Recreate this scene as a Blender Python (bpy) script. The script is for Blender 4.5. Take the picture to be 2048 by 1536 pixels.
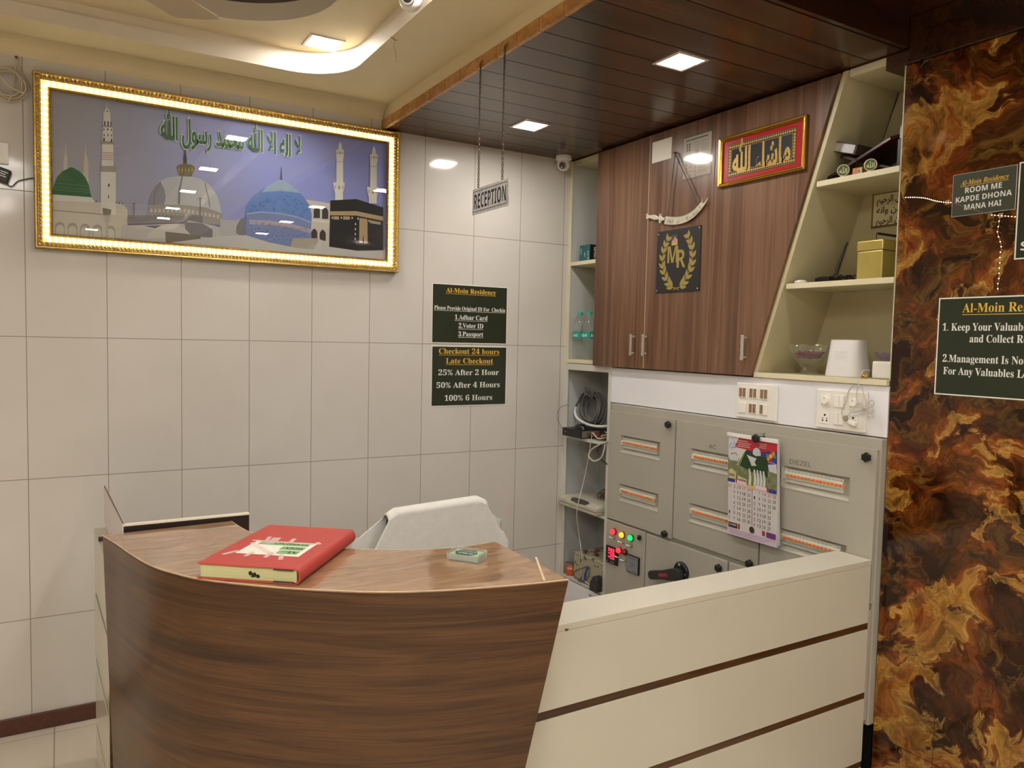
import bpy, bmesh, math, random
from mathutils import Vector, Matrix

for _o in list(bpy.data.objects):
    bpy.data.objects.remove(_o)
SC = bpy.context.scene
COL = SC.collection
random.seed(7)
PI = math.pi

# ------------------------------------------------------------------ camera
# World: x runs along the tiled left wall (0 at the corner), y along the cabinet wall, z up, metres.
CAM = Vector((-2.617, -3.774, 1.721))
YAW, PIT, ROL = math.radians(59.297), math.radians(-3.290), math.radians(-1.243)
FPX = 1519.4
_f = Vector((math.cos(PIT) * math.cos(YAW), math.cos(PIT) * math.sin(YAW), math.sin(PIT)))
_r = Vector((math.sin(YAW), -math.cos(YAW), 0))
_d = _f.cross(_r)
_r2 = _r * math.cos(ROL) + _d * math.sin(ROL)
_d2 = _d * math.cos(ROL) - _r * math.sin(ROL)
cd = bpy.data.cameras.new('camera')
cd.sensor_fit = 'HORIZONTAL'
cd.sensor_width = 36
cd.lens = FPX / 2048 * 36
cd.clip_start = 0.05
cam = bpy.data.objects.new('camera', cd)
COL.objects.link(cam)
cam.matrix_world = Matrix((
    (_r2.x, -_d2.x, -_f.x, CAM.x),
    (_r2.y, -_d2.y, -_f.y, CAM.y),
    (_r2.z, -_d2.z, -_f.z, CAM.z),
    (0, 0, 0, 1)))
SC.camera = cam

# ------------------------------------------------------------------ world, exposure
W = bpy.data.worlds.new('world')
SC.world = W
W.use_nodes = True
W.node_tree.nodes['Background'].inputs[0].default_value = (1.0, 0.93, 0.82, 1)
W.node_tree.nodes['Background'].inputs[1].default_value = 0.05
SC.view_settings.view_transform = 'Standard'
SC.view_settings.look = 'None'
SC.view_settings.gamma = 1
SC.view_settings.use_curve_mapping = False
SC.view_settings.exposure = 1.2
LAMP = 70.0            # radiance of the ceiling lamp diffusers
SC.cycles.max_bounces = 8
SC.cycles.transparent_max_bounces = 16
SC.cycles.caustics_reflective = False
SC.cycles.caustics_refractive = False
SC.cycles.sample_clamp_indirect = 6.0

# ------------------------------------------------------------------ materials
def srgb(r, g, b):
    def c(x):
        x /= 255
        return x / 12.92 if x <= .04045 else ((x + .055) / 1.055) ** 2.4
    return (c(r), c(g), c(b), 1)

class NT:
    """small node-tree helper"""
    def __init__(s, name):
        s.m = bpy.data.materials.new(name)
        s.m.use_nodes = True
        s.t = s.m.node_tree
        s.b = s.t.nodes['Principled BSDF']
        s.out = s.t.nodes['Material Output']
    def n(s, typ, **k):
        nd = s.t.nodes.new('ShaderNode' + typ)
        for a, v in k.items():
            if a.startswith('i_'):
                key = a[2:]
                key = int(key) if key.isdigit() else key.replace('_', ' ')
                nd.inputs[key].default_value = v
            else:
                setattr(nd, a, v)
        return nd
    def l(s, a, b):
        s.t.links.new(a, b)
    def coord(s, kind='Object'):
        return s.n('TexCoord').outputs[kind]
    def mapping(s, vec, scale=(1, 1, 1), loc=(0, 0, 0), rot=(0, 0, 0)):
        m = s.n('Mapping')
        m.inputs['Scale'].default_value = scale
        m.inputs['Location'].default_value = loc
        m.inputs['Rotation'].default_value = rot
        s.l(vec, m.inputs['Vector'])
        return m.outputs[0]
    def noise(s, vec, scale, detail=6, rough=.6, dist=0):
        q = s.n('TexNoise')
        q.inputs['Scale'].default_value = scale
        q.inputs['Detail'].default_value = detail
        q.inputs['Roughness'].default_value = rough
        q.inputs['Distortion'].default_value = dist
        s.l(vec, q.inputs['Vector'])
        return q
    def ramp(s, fac, stops, interp='LINEAR'):
        r = s.n('ValToRGB')
        r.color_ramp.interpolation = interp
        e = r.color_ramp.elements
        while len(e) < len(stops):
            e.new(.5)
        for i, (p, c) in enumerate(stops):
            e[i].position = p
            e[i].color = c if len(c) == 4 else (*c, 1)
        s.l(fac, r.inputs[0])
        return r.outputs[0]
    def math(s, op, a, b=None, c=None):
        q = s.n('Math', operation=op)
        for i, v in enumerate((a, b, c)):
            if v is None:
                continue
            if isinstance(v, (int, float)):
                q.inputs[i].default_value = v
            else:
                s.l(v, q.inputs[i])
        return q.outputs[0]
    def mix(s, fac, a, b, blend='MIX'):
        q = s.n('MixRGB', blend_type=blend)
        for i, v in enumerate((fac, a, b)):
            if isinstance(v, (int, float)):
                q.inputs[i].default_value = v
            elif isinstance(v, tuple):
                q.inputs[i].default_value = v
            else:
                s.l(v, q.inputs[i])
        return q.outputs[0]
    def bump(s, h, strength=.2, dist=.01):
        q = s.n('Bump')
        q.inputs['Strength'].default_value = strength
        q.inputs['Distance'].default_value = dist
        s.l(h, q.inputs['Height'])
        s.l(q.outputs[0], s.b.inputs['Normal'])
    def setp(s, rough=None, metal=None, spec=None, coat=None, coatr=None):
        for k, v in (('Roughness', rough), ('Metallic', metal), ('Specular IOR Level', spec),
                     ('Coat Weight', coat), ('Coat Roughness', coatr)):
            if v is not None:
                s.b.inputs[k].default_value = v

MATS = {}
def pm(name, col, rough=.5, metal=0, spec=.5, var=.06, vs=9, coat=0, emit=None, es=0, bump=0, bs=200):
    """plain procedural material: base colour with a faint cloudy variation"""
    if name in MATS:
        return MATS[name]
    t = NT(name)
    c = srgb(*col) if max(col[:3]) > 1 else (*col[:3], 1)
    if var:
        ns = t.noise(t.coord(), vs, 4, .6)
        f = t.ramp(ns.outputs[0], [(.3, (1 - var,) * 3), (.7, (1 + var * .5,) * 3)])
        t.l(t.mix(1, c, f, 'MULTIPLY'), t.b.inputs['Base Color'])
    else:
        t.b.inputs['Base Color'].default_value = c
    t.setp(rough, metal, spec, coat, .05)
    if emit:
        t.b.inputs['Emission Color'].default_value = srgb(*emit)
        t.b.inputs['Emission Strength'].default_value = es
    if bump:
        t.bump(t.noise(t.coord(), bs, 3, .6).outputs[0], bump, .002)
    MATS[name] = t.m
    return t.m

def emission(name, col, strength):
    if name in MATS:
        return MATS[name]
    t = NT(name)
    e = t.n('Emission')
    e.inputs[0].default_value = srgb(*col)
    e.inputs[1].default_value = strength
    t.l(e.outputs[0], t.out.inputs[0])
    MATS[name] = t.m
    return t.m

def clear(name, tint=(255, 255, 255), ior=1.45, rough=.02, cloud=0):
    """thin clear sheet: light passes straight through, the surface mirrors by fresnel"""
    if name in MATS:
        return MATS[name]
    t = NT(name)
    tr = t.n('BsdfTransparent')
    tr.inputs[0].default_value = srgb(*tint)
    gl = t.n('BsdfGlossy')
    gl.inputs['Roughness'].default_value = rough
    fr = t.n('Fresnel')
    ge = t.n('NewGeometry')
    mr = t.n('MapRange')
    t.l(ge.outputs['Backfacing'], mr.inputs[0])
    mr.inputs[3].default_value = ior; mr.inputs[4].default_value = 1 / ior
    t.l(mr.outputs[0], fr.inputs[0])
    mx = t.n('MixShader')
    t.l(fr.outputs[0], mx.inputs[0])
    t.l(tr.outputs[0], mx.inputs[1])
    t.l(gl.outputs[0], mx.inputs[2])
    last = mx
    if cloud:
        df = t.n('BsdfDiffuse')
        df.inputs[0].default_value = srgb(*tint)
        m2 = t.n('MixShader')
        m2.inputs[0].default_value = cloud
        t.l(mx.outputs[0], m2.inputs[1])
        t.l(df.outputs[0], m2.inputs[2])
        last = m2
    t.l(last.outputs[0], t.out.inputs[0])
    MATS[name] = t.m
    return t.m

def wood(name, stops, scale, fine, rough=.3, spec=.5, bump=.05, dist=.8, coat=0, grain=.35, loc=(0, 0, 0)):
    t = NT(name)
    co = t.coord()
    v = t.mapping(co, scale, loc)
    a = t.noise(v, 1, 5, .55, dist)
    c = t.ramp(a.outputs[0], stops)
    v2 = t.mapping(co, fine, loc)
    b = t.noise(v2, 1, 6, .7, .3)
    g = t.ramp(b.outputs[0], [(.35, (1 - grain,) * 3), (.6, (1.0,) * 3), (.75, (1 + grain * .5,) * 3)])
    t.l(t.mix(1, c, g, 'MULTIPLY'), t.b.inputs['Base Color'])
    t.setp(rough, 0, spec, coat, .08)
    if bump:
        t.bump(b.outputs[0], bump, .002)
    MATS[name] = t.m
    return t.m

def grid_tiles(name, base, line, ax, per, off, half, rough=.12, spec=.5, var=.05):
    """tiles with thin joints: ax = two axis names, per = tile size, off = joint position, half = half joint width"""
    t = NT(name)
    co = t.coord()
    sx = t.n('SeparateXYZ')
    t.l(co, sx.inputs[0])
    fac = None
    ids = []
    for a, p, o, h in zip(ax, per, off, half):
        u = t.math('DIVIDE', t.math('SUBTRACT', sx.outputs[a], o), p)
        fr = t.math('FRACT', u)
        ids.append(t.math('FLOOR', u))
        d = t.math('ABSOLUTE', t.math('SUBTRACT', fr, .5))
        g = t.math('GREATER_THAN', d, .5 - h / p)
        fac = g if fac is None else t.math('MAXIMUM', fac, g)
    cmb = t.n('CombineXYZ')
    t.l(ids[0], cmb.inputs[0]); t.l(ids[1], cmb.inputs[1])
    wn = t.n('TexWhiteNoise')
    t.l(cmb.outputs[0], wn.inputs[0])
    tone = t.ramp(wn.outputs[0], [(0, (1 - var,) * 3), (1, (1 + var * .4,) * 3)])
    cl = t.noise(co, 2.2, 4, .6)
    cloud = t.ramp(cl.outputs[0], [(.35, (.955, .945, .93)), (.65, (1.0, 1.0, 1.0))])
    c = t.mix(1, t.mix(1, srgb(*base), tone, 'MULTIPLY'), cloud, 'MULTIPLY')
    t.l(t.mix(fac, c, srgb(*line)), t.b.inputs['Base Color'])
    t.l(t.math('MULTIPLY_ADD', fac, .5, rough), t.b.inputs['Roughness'])
    t.setp(None, 0, spec)
    inv = t.math('SUBTRACT', 1, fac)
    t.bump(inv, .25, .002)
    MATS[name] = t.m
    return t.m

def onyx_material(name):
    t = NT(name)
    co = t.coord()
    def warp(v, scale, amp, detail=4, seed=(0, 0, 0)):
        n_ = t.noise(t.mapping(v, (1, 1, 1), seed), scale, detail, .55)
        s_ = t.n('VectorMath', operation='SUBTRACT')
        t.l(n_.outputs['Color'], s_.inputs[0]); s_.inputs[1].default_value = (.5, .5, .5)
        q = t.n('VectorMath', operation='MULTIPLY_ADD')
        t.l(s_.outputs[0], q.inputs[0]); q.inputs[1].default_value = (0, amp, amp)
        t.l(v, q.inputs[2])
        return q.outputs[0]
    v0 = t.mapping(co, (1, 1, 1), (0, .9, 1.3), (math.radians(28), 0, 0))
    v1 = warp(v0, 2.3, .46)
    v2 = warp(v1, 9, .09, 6, (4, 1, 7))
    vs = t.mapping(v2, (1, 1.0, 1.45))
    # big masses with ragged edges
    A = t.noise(vs, 2.7, 15, .60, .2).outputs[0]
    B = t.noise(t.mapping(v2, (1, 1, 1.2), (9, 3, 2)), 2.6, 10, .56, .2).outputs[0]
    C = t.noise(t.mapping(v2, (1, 1, 1), (2, 8, 5)), 5.5, 12, .62, .2).outputs[0]
    base = t.ramp(B, [(.30, srgb(28, 9, 5)), (.42, srgb(58, 20, 9)), (.49, srgb(96, 44, 16)), (.54, srgb(70, 40, 24)), (.62, srgb(104, 80, 54)), (.70, srgb(50, 30, 20))])
    amber = t.ramp(C, [(.40, srgb(50, 18, 7)), (.49, srgb(112, 54, 17)), (.56, srgb(164, 96, 36)), (.64, srgb(132, 56, 20)), (.74, srgb(76, 38, 18))])
    c = t.mix(t.ramp(A, [(.40, (0, 0, 0)), (.52, (1, 1, 1))]), base, amber)
    gold = t.ramp(C, [(.36, srgb(122, 84, 40)), (.46, srgb(170, 128, 62)), (.54, srgb(192, 154, 84)), (.60, srgb(150, 104, 48)), (.68, srgb(118, 70, 32))])
    gm = t.ramp(A, [(.395, (0, 0, 0)), (.420, (.7, .7, .7)), (.440, (.1, .1, .1)), (.520, (.05, .05, .05)), (.545, (1, 1, 1)), (.60, (.7, .7, .7)), (.66, (.1, .1, .1))])
    c = t.mix(t.math('MULTIPLY', gm, .86), c, gold)
    # contour-like bands hugging the pale masses
    fr = t.math('FRACT', t.math('MULTIPLY', A, 22.0))
    band = t.ramp(fr, [(0, (.80, .78, .74)), (.5, (1.04, 1.03, 1.0)), (.86, (1.22, 1.2, 1.14)), (1, (.74, .70, .66))])
    c = t.mix(.6, c, t.mix(1, c, band, 'MULTIPLY'))
    edge = t.ramp(t.math('ABSOLUTE', t.math('SUBTRACT', A, .540)), [(0, (1, 1, 1)), (.007, (0, 0, 0))])
    c = t.mix(t.math('MULTIPLY', edge, .30), c, srgb(226, 202, 144))
    dk = t.ramp(A, [(.32, (1, 1, 1)), (.40, (.5, .5, .5)), (.49, (.15, .15, .15)), (.53, (0, 0, 0))])
    c = t.mix(t.math('MULTIPLY', dk, .75), c, srgb(34, 13, 7))
    e2 = t.ramp(t.math('ABSOLUTE', t.math('SUBTRACT', B, .47)), [(0, (1, 1, 1)), (.006, (0, 0, 0))])
    c = t.mix(t.math('MULTIPLY', e2, .20), c, srgb(196, 158, 96))
    rd = t.ramp(t.noise(t.mapping(v2, (1, 1, 1), (7, 2, 4)), 4.4, 8, .62).outputs[0], [(.60, (0, 0, 0)), (.70, (1, 1, 1))])
    c = t.mix(t.math('MULTIPLY', rd, .55), c, srgb(132, 56, 22))
    fine = t.noise(v2, 38, 8, .72)
    c = t.mix(1, c, t.ramp(fine.outputs[0], [(.3, (.66, .64, .62)), (.5, (.98, .98, .98)), (.7, (1.26, 1.24, 1.18))]), 'MULTIPLY')
    # slab joints: one level joint low down, one upright joint
    sx = t.n('SeparateXYZ'); t.l(co, sx.inputs[0])
    j1 = t.math('LESS_THAN', t.math('ABSOLUTE', t.math('SUBTRACT', sx.outputs[2], .268)), .0018)
    j2 = t.math('LESS_THAN', t.math('ABSOLUTE', t.math('SUBTRACT', sx.outputs[1], -2.315)), .0012)
    c = t.mix(t.math('MULTIPLY', t.math('MAXIMUM', j1, t.math('MULTIPLY', j2, t.math('LESS_THAN', sx.outputs[2], .5))), .7), c, srgb(25, 10, 6))
    gm_ = t.n('Gamma'); gm_.inputs[1].default_value = 1.38
    t.l(c, gm_.inputs[0])
    hs = t.n('HueSaturation'); hs.inputs['Saturation'].default_value = .98; hs.inputs['Value'].default_value = 1.0; hs.inputs['Hue'].default_value = .508
    t.l(gm_.outputs[0], hs.inputs['Color'])
    c = hs.outputs[0]
    t.l(c, t.b.inputs['Base Color'])
    t.setp(.1, 0, .5)
    MATS[name] = t.m
    return t.m

# ------------------------------------------------------------------ mesh builder
class Fr:
    """a flat frame in space: origin, right, up; its normal is right x up"""
    def __init__(s, o, u, v):
        s.o = Vector(o); s.u = Vector(u).normalized(); s.v = Vector(v).normalized()
        s.n = s.u.cross(s.v)
    def p(s, a, b, c=0.0):
        return s.o + s.u * a + s.v * b + s.n * c

def wloc(o):
    v = Vector((0, 0, 0))
    while o is not None:
        v += o.location
        o = o.parent
    return v

class MB:
    def __init__(s):
        s.v = []; s.f = []; s.m = []; s.mats = []
    def mi(s, mat):
        if mat is None:
            return 0
        if mat not in s.mats:
            s.mats.append(mat)
        return s.mats.index(mat)
    def face(s, pts, mat=None):
        b = len(s.v)
        s.v += [Vector(p) for p in pts]
        s.f.append(list(range(b, b + len(pts))))
        s.m.append(s.mi(mat))
    def raw(s, vs, fs, mat=None):
        b = len(s.v)
        s.v += [Vector(p) for p in vs]
        k = s.mi(mat)
        for f in fs:
            s.f.append([b + i for i in f]); s.m.append(k)
    def box(s, x0, x1, y0, y1, z0, z1, mat=None):
        x0, x1 = sorted((x0, x1)); y0, y1 = sorted((y0, y1)); z0, z1 = sorted((z0, z1))
        vs = [(x, y, z) for z in (z0, z1) for y in (y0, y1) for x in (x0, x1)]
        s.raw(vs, [(0, 2, 3, 1), (4, 5, 7, 6), (0, 1, 5, 4), (2, 6, 7, 3), (0, 4, 6, 2), (1, 3, 7, 5)], mat)
        return s
    def obox(s, fr, a0, a1, b0, b1, c0, c1, mat=None):
        vs = [fr.p(a, b, c) for c in (c0, c1) for b in (b0, b1) for a in (a0, a1)]
        s.raw(vs, [(0, 2, 3, 1), (4, 5, 7, 6), (0, 1, 5, 4), (2, 6, 7, 3), (0, 4, 6, 2), (1, 3, 7, 5)], mat)
        return s
    def prism(s, fr, pts, c0, c1, mat=None):
        n = len(pts)
        ar = sum(pts[i][0] * pts[(i + 1) % n][1] - pts[(i + 1) % n][0] * pts[i][1] for i in range(n))
        if ar < 0:
            pts = pts[::-1]
        vs = [fr.p(a, b, c0) for a, b in pts] + [fr.p(a, b, c1) for a, b in pts]
        fs = [tuple(range(n - 1, -1, -1)), tuple(range(n, 2 * n))]
        fs += [(i, (i + 1) % n, n + (i + 1) % n, n + i) for i in range(n)]
        s.raw(vs, fs, mat)
        return s
    def flat(s, fr, pts, c=0.0, mat=None):
        n = len(pts)
        ar = sum(pts[i][0] * pts[(i + 1) % n][1] - pts[(i + 1) % n][0] * pts[i][1] for i in range(n))
        if ar < 0:
            pts = pts[::-1]
        s.face([fr.p(a, b, c) for a, b in pts], mat)
        return s
    def rect(s, fr, a0, a1, b0, b1, c=0.0, mat=None):
        return s.flat(fr, [(a0, b0), (a1, b0), (a1, b1), (a0, b1)], c, mat)
    def disc(s, fr, a, b, r, c=0.0, mat=None, n=20, ry=None):
        return s.flat(fr, [(a + r * math.cos(2 * PI * i / n), b + (ry or r) * math.sin(2 * PI * i / n)) for i in range(n)], c, mat)
    def stroke(s, fr, pts, w, c=0.0, mat=None):
        """a ribbon of width w (number or list) along 2-D points"""
        n = len(pts)
        L, R = [], []
        for i, (a, b) in enumerate(pts):
            p0 = pts[max(i - 1, 0)]; p1 = pts[min(i + 1, n - 1)]
            dx, dy = p1[0] - p0[0], p1[1] - p0[1]
            l = math.hypot(dx, dy) or 1
            h = (w[i] if isinstance(w, (list, tuple)) else w) / 2
            L.append((a - dy / l * h, b + dx / l * h)); R.append((a + dy / l * h, b - dx / l * h))
        for i in range(n - 1):
            s.flat(fr, [R[i], R[i + 1], L[i + 1], L[i]], c, mat)
        return s
    def tube(s, pts, r, n=8, mat=None, closed=False, caps=True):
        pts = [Vector(p) for p in pts]
        k = len(pts)
        rings = []
        up = Vector((0, 0, 1))
        prev = None
        for i, p in enumerate(pts):
            if closed:
                t = pts[(i + 1) % k] - pts[i - 1]
            else:
                t = pts[min(i + 1, k - 1)] - pts[max(i - 1, 0)]
            if t.length < 1e-9:
                t = Vector((0, 0, 1))
            t.normalize()
            if prev is None:
                a = up if abs(t.z) < .9 else Vector((1, 0, 0))
                u = t.cross(a).normalized()
            else:
                u = (prev - t * prev.dot(t))
                u = u.normalized() if u.length > 1e-6 else t.cross(Vector((1, 0, 0))).normalized()
            prev = u
            w = t.cross(u)
            rr = r[i] if isinstance(r, (list, tuple)) else r
            rings.append([p + (u * math.cos(2 * PI * j / n) + w * math.sin(2 * PI * j / n)) * rr for j in range(n)])
        vs = [q for g in rings for q in g]
        fs = []
        last = k if closed else k - 1
        for i in range(last):
            a, b = i * n, ((i + 1) % k) * n
            fs += [(a + j, a + (j + 1) % n, b + (j + 1) % n, b + j) for j in range(n)]
        if caps and not closed:
            fs.append(tuple(range(n - 1, -1, -1)))
            fs.append(tuple((k - 1) * n + j for j in range(n)))
        s.raw(vs, fs, mat)
        return s
    def cyl(s, p0, p1, r, n=20, mat=None, r1=None):
        return s.tube([p0, p1], [r, r if r1 is None else r1], n, mat)
    def lathe(s, prof, o, axis=(0, 0, 1), n=24, mat=None, lobes=None):
        """profile of (radius, height) turned about an axis through o"""
        o = Vector(o); ax = Vector(axis).normalized()
        a = Vector((1, 0, 0)) if abs(ax.x) < .9 else Vector((0, 1, 0))
        u = ax.cross(a).normalized(); w = ax.cross(u)
        vs, fs = [], []
        for r, h in prof:
            for j in range(n):
                th = 2 * PI * j / n
                k = r * (lobes(th, h) if lobes else 1)
                vs.append(o + ax * h + (u * math.cos(th) + w * math.sin(th)) * k)
        for i in range(len(prof) - 1):
            for j in range(n):
                fs.append((i * n + j, i * n + (j + 1) % n, (i + 1) * n + (j + 1) % n, (i + 1) * n + j))
        if prof[0][0] > 1e-6:
            fs.append(tuple(range(n - 1, -1, -1)))
        if prof[-1][0] > 1e-6:
            fs.append(tuple((len(prof) - 1) * n + j for j in range(n)))
        s.raw(vs, fs, mat)
        return s
    def ball(s, o, r, mat=None, n=12, m=8, sc=(1, 1, 1)):
        o = Vector(o)
        vs = [o + Vector((0, 0, -r * sc[2]))]
        for i in range(1, m):
            ph = -PI / 2 + PI * i / m
            for j in range(n):
                th = 2 * PI * j / n
                vs.append(o + Vector((r * sc[0] * math.cos(ph) * math.cos(th), r * sc[1] * math.cos(ph) * math.sin(th), r * sc[2] * math.sin(ph))))
        vs.append(o + Vector((0, 0, r * sc[2])))
        fs = [(0, 1 + (j + 1) % n, 1 + j) for j in range(n)]
        for i in range(m - 2):
            a, b = 1 + i * n, 1 + (i + 1) * n
            fs += [(a + j, a + (j + 1) % n, b + (j + 1) % n, b + j) for j in range(n)]
        e = len(vs) - 1; a = 1 + (m - 2) * n
        fs += [(a + j, a + (j + 1) % n, e) for j in range(n)]
        s.raw(vs, fs, mat)
        return s
    def text(s, fr, body, a, b, h=None, w=None, c=0.0, mat=None, off=0.0, align='C', shear=0):
        """lettering: centred (or left/right aligned) on a, capitals' middle at b; h = capital height, w = width"""
        vs, fs, x0, x1 = text_mesh(body, off)
        if not vs:
            return s
        cap = .70
        sy = h / cap if h else None
        sx = w / max(x1 - x0, 1e-6) if w else None
        sy = sy or sx; sx = sx or sy
        hh = cap * sy
        ox = {'C': a - sx * (x0 + x1) / 2, 'L': a - sx * x0, 'R': a - sx * x1}[align]
        s.raw([fr.p(ox + sx * (x + shear * y), b - hh / 2 + sy * y, c) for x, y in vs], fs, mat)
        return s
    def build(s, name, mat=None, parent=None, smooth=False, bevel=0, world=True, solid=0, seg=2, angle=35):
        me = bpy.data.meshes.new(name)
        o0 = wloc(parent) if (parent is not None and world) else Vector((0, 0, 0))
        me.from_pydata([tuple(p - o0) for p in s.v], [], s.f)
        mats = s.mats or ([mat] if mat else [])
        for q in mats:
            me.materials.append(q)
        if len(mats) > 1:
            me.polygons.foreach_set('material_index', s.m)
        if smooth:
            bm = bmesh.new(); bm.from_mesh(me)
            bmesh.ops.remove_doubles(bm, verts=bm.verts, dist=1e-6)
            bm.to_mesh(me); bm.free()
            me.polygons.foreach_set('use_smooth', [True] * len(me.polygons))
            try:
                me.set_sharp_from_angle(angle=math.radians(angle))
            except Exception:
                pass
        me.update()
        ob = bpy.data.objects.new(name, me)
        COL.objects.link(ob)
        if parent is not None:
            ob.parent = parent
        if solid:
            md = ob.modifiers.new('solidify', 'SOLIDIFY'); md.thickness = solid; md.offset = 0
        if bevel:
            md = ob.modifiers.new('bevel', 'BEVEL'); md.width = bevel; md.segments = seg
            md.limit_method = 'ANGLE'; md.angle_limit = math.radians(40)
        return ob

_TX = {}
def text_mesh(body, off=0.0):
    key = (body, off)
    if key not in _TX:
        cu = bpy.data.curves.new('lettering', 'FONT')
        cu.body = body
        cu.offset = off
        cu.resolution_u = 3
        ob = bpy.data.objects.new('lettering', cu)
        me = ob.to_mesh()
        vs = [(v.co.x, v.co.y) for v in me.vertices]
        fs = [tuple(p.vertices) for p in me.polygons]
        ob.to_mesh_clear()
        bpy.data.objects.remove(ob); bpy.data.curves.remove(cu)
        xs = [v[0] for v in vs] or [0]
        _TX[key] = (vs, fs, min(xs), max(xs))
    return _TX[key]

def serif(s, up=0x1D400, lo=0x1D41A, dg=0x1D7CE):
    return ''.join(chr(up + ord(c) - 65) if 'A' <= c <= 'Z' else chr(lo + ord(c) - 97) if 'a' <= c <= 'z'
                   else chr(dg + ord(c) - 48) if c.isdigit() and dg else c for c in s)
def serif_italic(s):
    return serif(s, 0x1D468, 0x1D482)
def sans(s):
    return serif(s, 0x1D5D4, 0x1D5EE, 0x1D7EC)

_AR = {'ا': 0xFE8D, 'آ': 0xFE81, 'ب': 0xFE8F, 'ت': 0xFE95, 'ح': 0xFEA1, 'خ': 0xFEA5, 'د': 0xFEA9, 'ذ': 0xFEAB, 'ر': 0xFEAD, 'س': 0xFEB1,
       'ش': 0xFEB5, 'ع': 0xFEC9, 'ف': 0xFED1, 'ق': 0xFED5, 'ل': 0xFEDD, 'م': 0xFEE1, 'ن': 0xFEE5, 'ه': 0xFEE9, 'و': 0xFEED, 'ي': 0xFEF1, 'ى': 0xFEEF}
_NOJ = set('اآدذرزوىء')
def arabic(s):
    """joined Arabic letters in drawing order (left to right)"""
    out = []
    for word in s.split(' '):
        if word == 'الله':
            out.append(chr(0xFDF2)); continue
        r = []; i = 0; pj = False
        while i < len(word):
            c = word[i]
            if c == 'ل' and i + 1 < len(word) and word[i + 1] == 'ا':
                r.append(chr(0xFEFC if pj else 0xFEFB)); pj = False; i += 2; continue
            if c == 'ء':
                r.append(chr(0xFE80)); pj = False; i += 1; continue
            nj = c not in _NOJ and i + 1 < len(word) and word[i + 1] != 'ء'
            r.append(chr(_AR[c] + (3 if pj and nj else 2 if nj else 1 if pj else 0)))
            pj = nj; i += 1
        out.append(''.join(r))
    return ' '.join(w[::-1] for w in out[::-1])

# ------------------------------------------------------------------ scene objects
def thing(name, label, cat, loc=(0, 0, 0), group=None):
    o = bpy.data.objects.new(name, None)
    o.empty_display_size = .05
    COL.objects.link(o)
    o.location = loc
    o['label'] = label; o['category'] = cat
    if group:
        o['group'] = group
    return o
def tag(o, label, cat, group=None):
    o['label'] = label; o['category'] = cat
    if group:
        o['group'] = group
    return o
def struct(o):
    o['kind'] = 'structure'
    return o
def dup(root, loc, label=None, rotz=None):
    """a copy of a thing together with copies of its parts and sub-parts"""
    r = root.copy(); COL.objects.link(r); r.location = loc
    if rotz is not None:
        r.rotation_euler.z = rotz
    if label:
        r['label'] = label
    for ch in list(root.children):
        c = ch.copy(); COL.objects.link(c); c.parent = r
        for g in list(ch.children):
            d = g.copy(); COL.objects.link(d); d.parent = c
    return r
def rr(x0, x1, y0, y1, r, n=8):
    """rounded rectangle, counter-clockwise"""
    pts = []
    for cx, cy, a in ((x1 - r, y1 - r, 0), (x0 + r, y1 - r, 90), (x0 + r, y0 + r, 180), (x1 - r, y0 + r, 270)):
        pts += [(cx + r * math.cos(math.radians(a + 90 * i / n)), cy + r * math.sin(math.radians(a + 90 * i / n))) for i in range(n + 1)]
    return pts
def spline(pts, n=8, closed=False):
    """Catmull-Rom through points of any dimension"""
    k = len(pts); out = []
    P = [Vector(p) if len(p) == 3 else Vector((p[0], p[1], 0)) for p in pts]
    two = len(pts[0]) == 2
    for i in range(k if closed else k - 1):
        if closed:
            a, b, c, d = P[i - 1], P[i], P[(i + 1) % k], P[(i + 2) % k]
        else:
            a, b, c, d = P[max(i - 1, 0)], P[i], P[i + 1], P[min(i + 2, k - 1)]
        for j in range(n):
            t = j / n
            out.append(.5 * ((2 * b) + (c - a) * t + (2 * a - 5 * b + 4 * c - d) * t * t + (3 * b - a - 3 * c + d) * t ** 3))
    if not closed:
        out.append(P[-1])
    return [(p.x, p.y) for p in out] if two else out
def holed(outer, holes, z, flip=False):
    """flat face at height z with holes, as triangles"""
    bm = bmesh.new()
    ed = []
    for loop in [outer] + holes:
        vs = [bm.verts.new((x, y, z)) for x, y in loop]
        ed += [bm.edges.new((vs[i], vs[(i + 1) % len(vs)])) for i in range(len(vs))]
    bmesh.ops.triangle_fill(bm, use_beauty=True, use_dissolve=False, edges=ed)
    bm.verts.index_update()
    vs = [v.co.copy() for v in bm.verts]
    fs = [tuple(v.index for v in f.verts) for f in bm.faces]
    bm.free()
    return vs, fs
FB = lambda x, y=0, z=0: Fr((x, y, z), (0, -1, 0), (0, 0, 1))     # on the cabinet wall: right = -y, up = z, normal = -x
FL = lambda y, x=0, z=0: Fr((x, y, z), (1, 0, 0), (0, 0, 1))      # on the tiled wall: right = +x, up = z, normal = -y
FT = lambda z, x=0, y=0: Fr((x, y, z), (1, 0, 0), (0, 1, 0))      # lying flat: normal up
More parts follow.
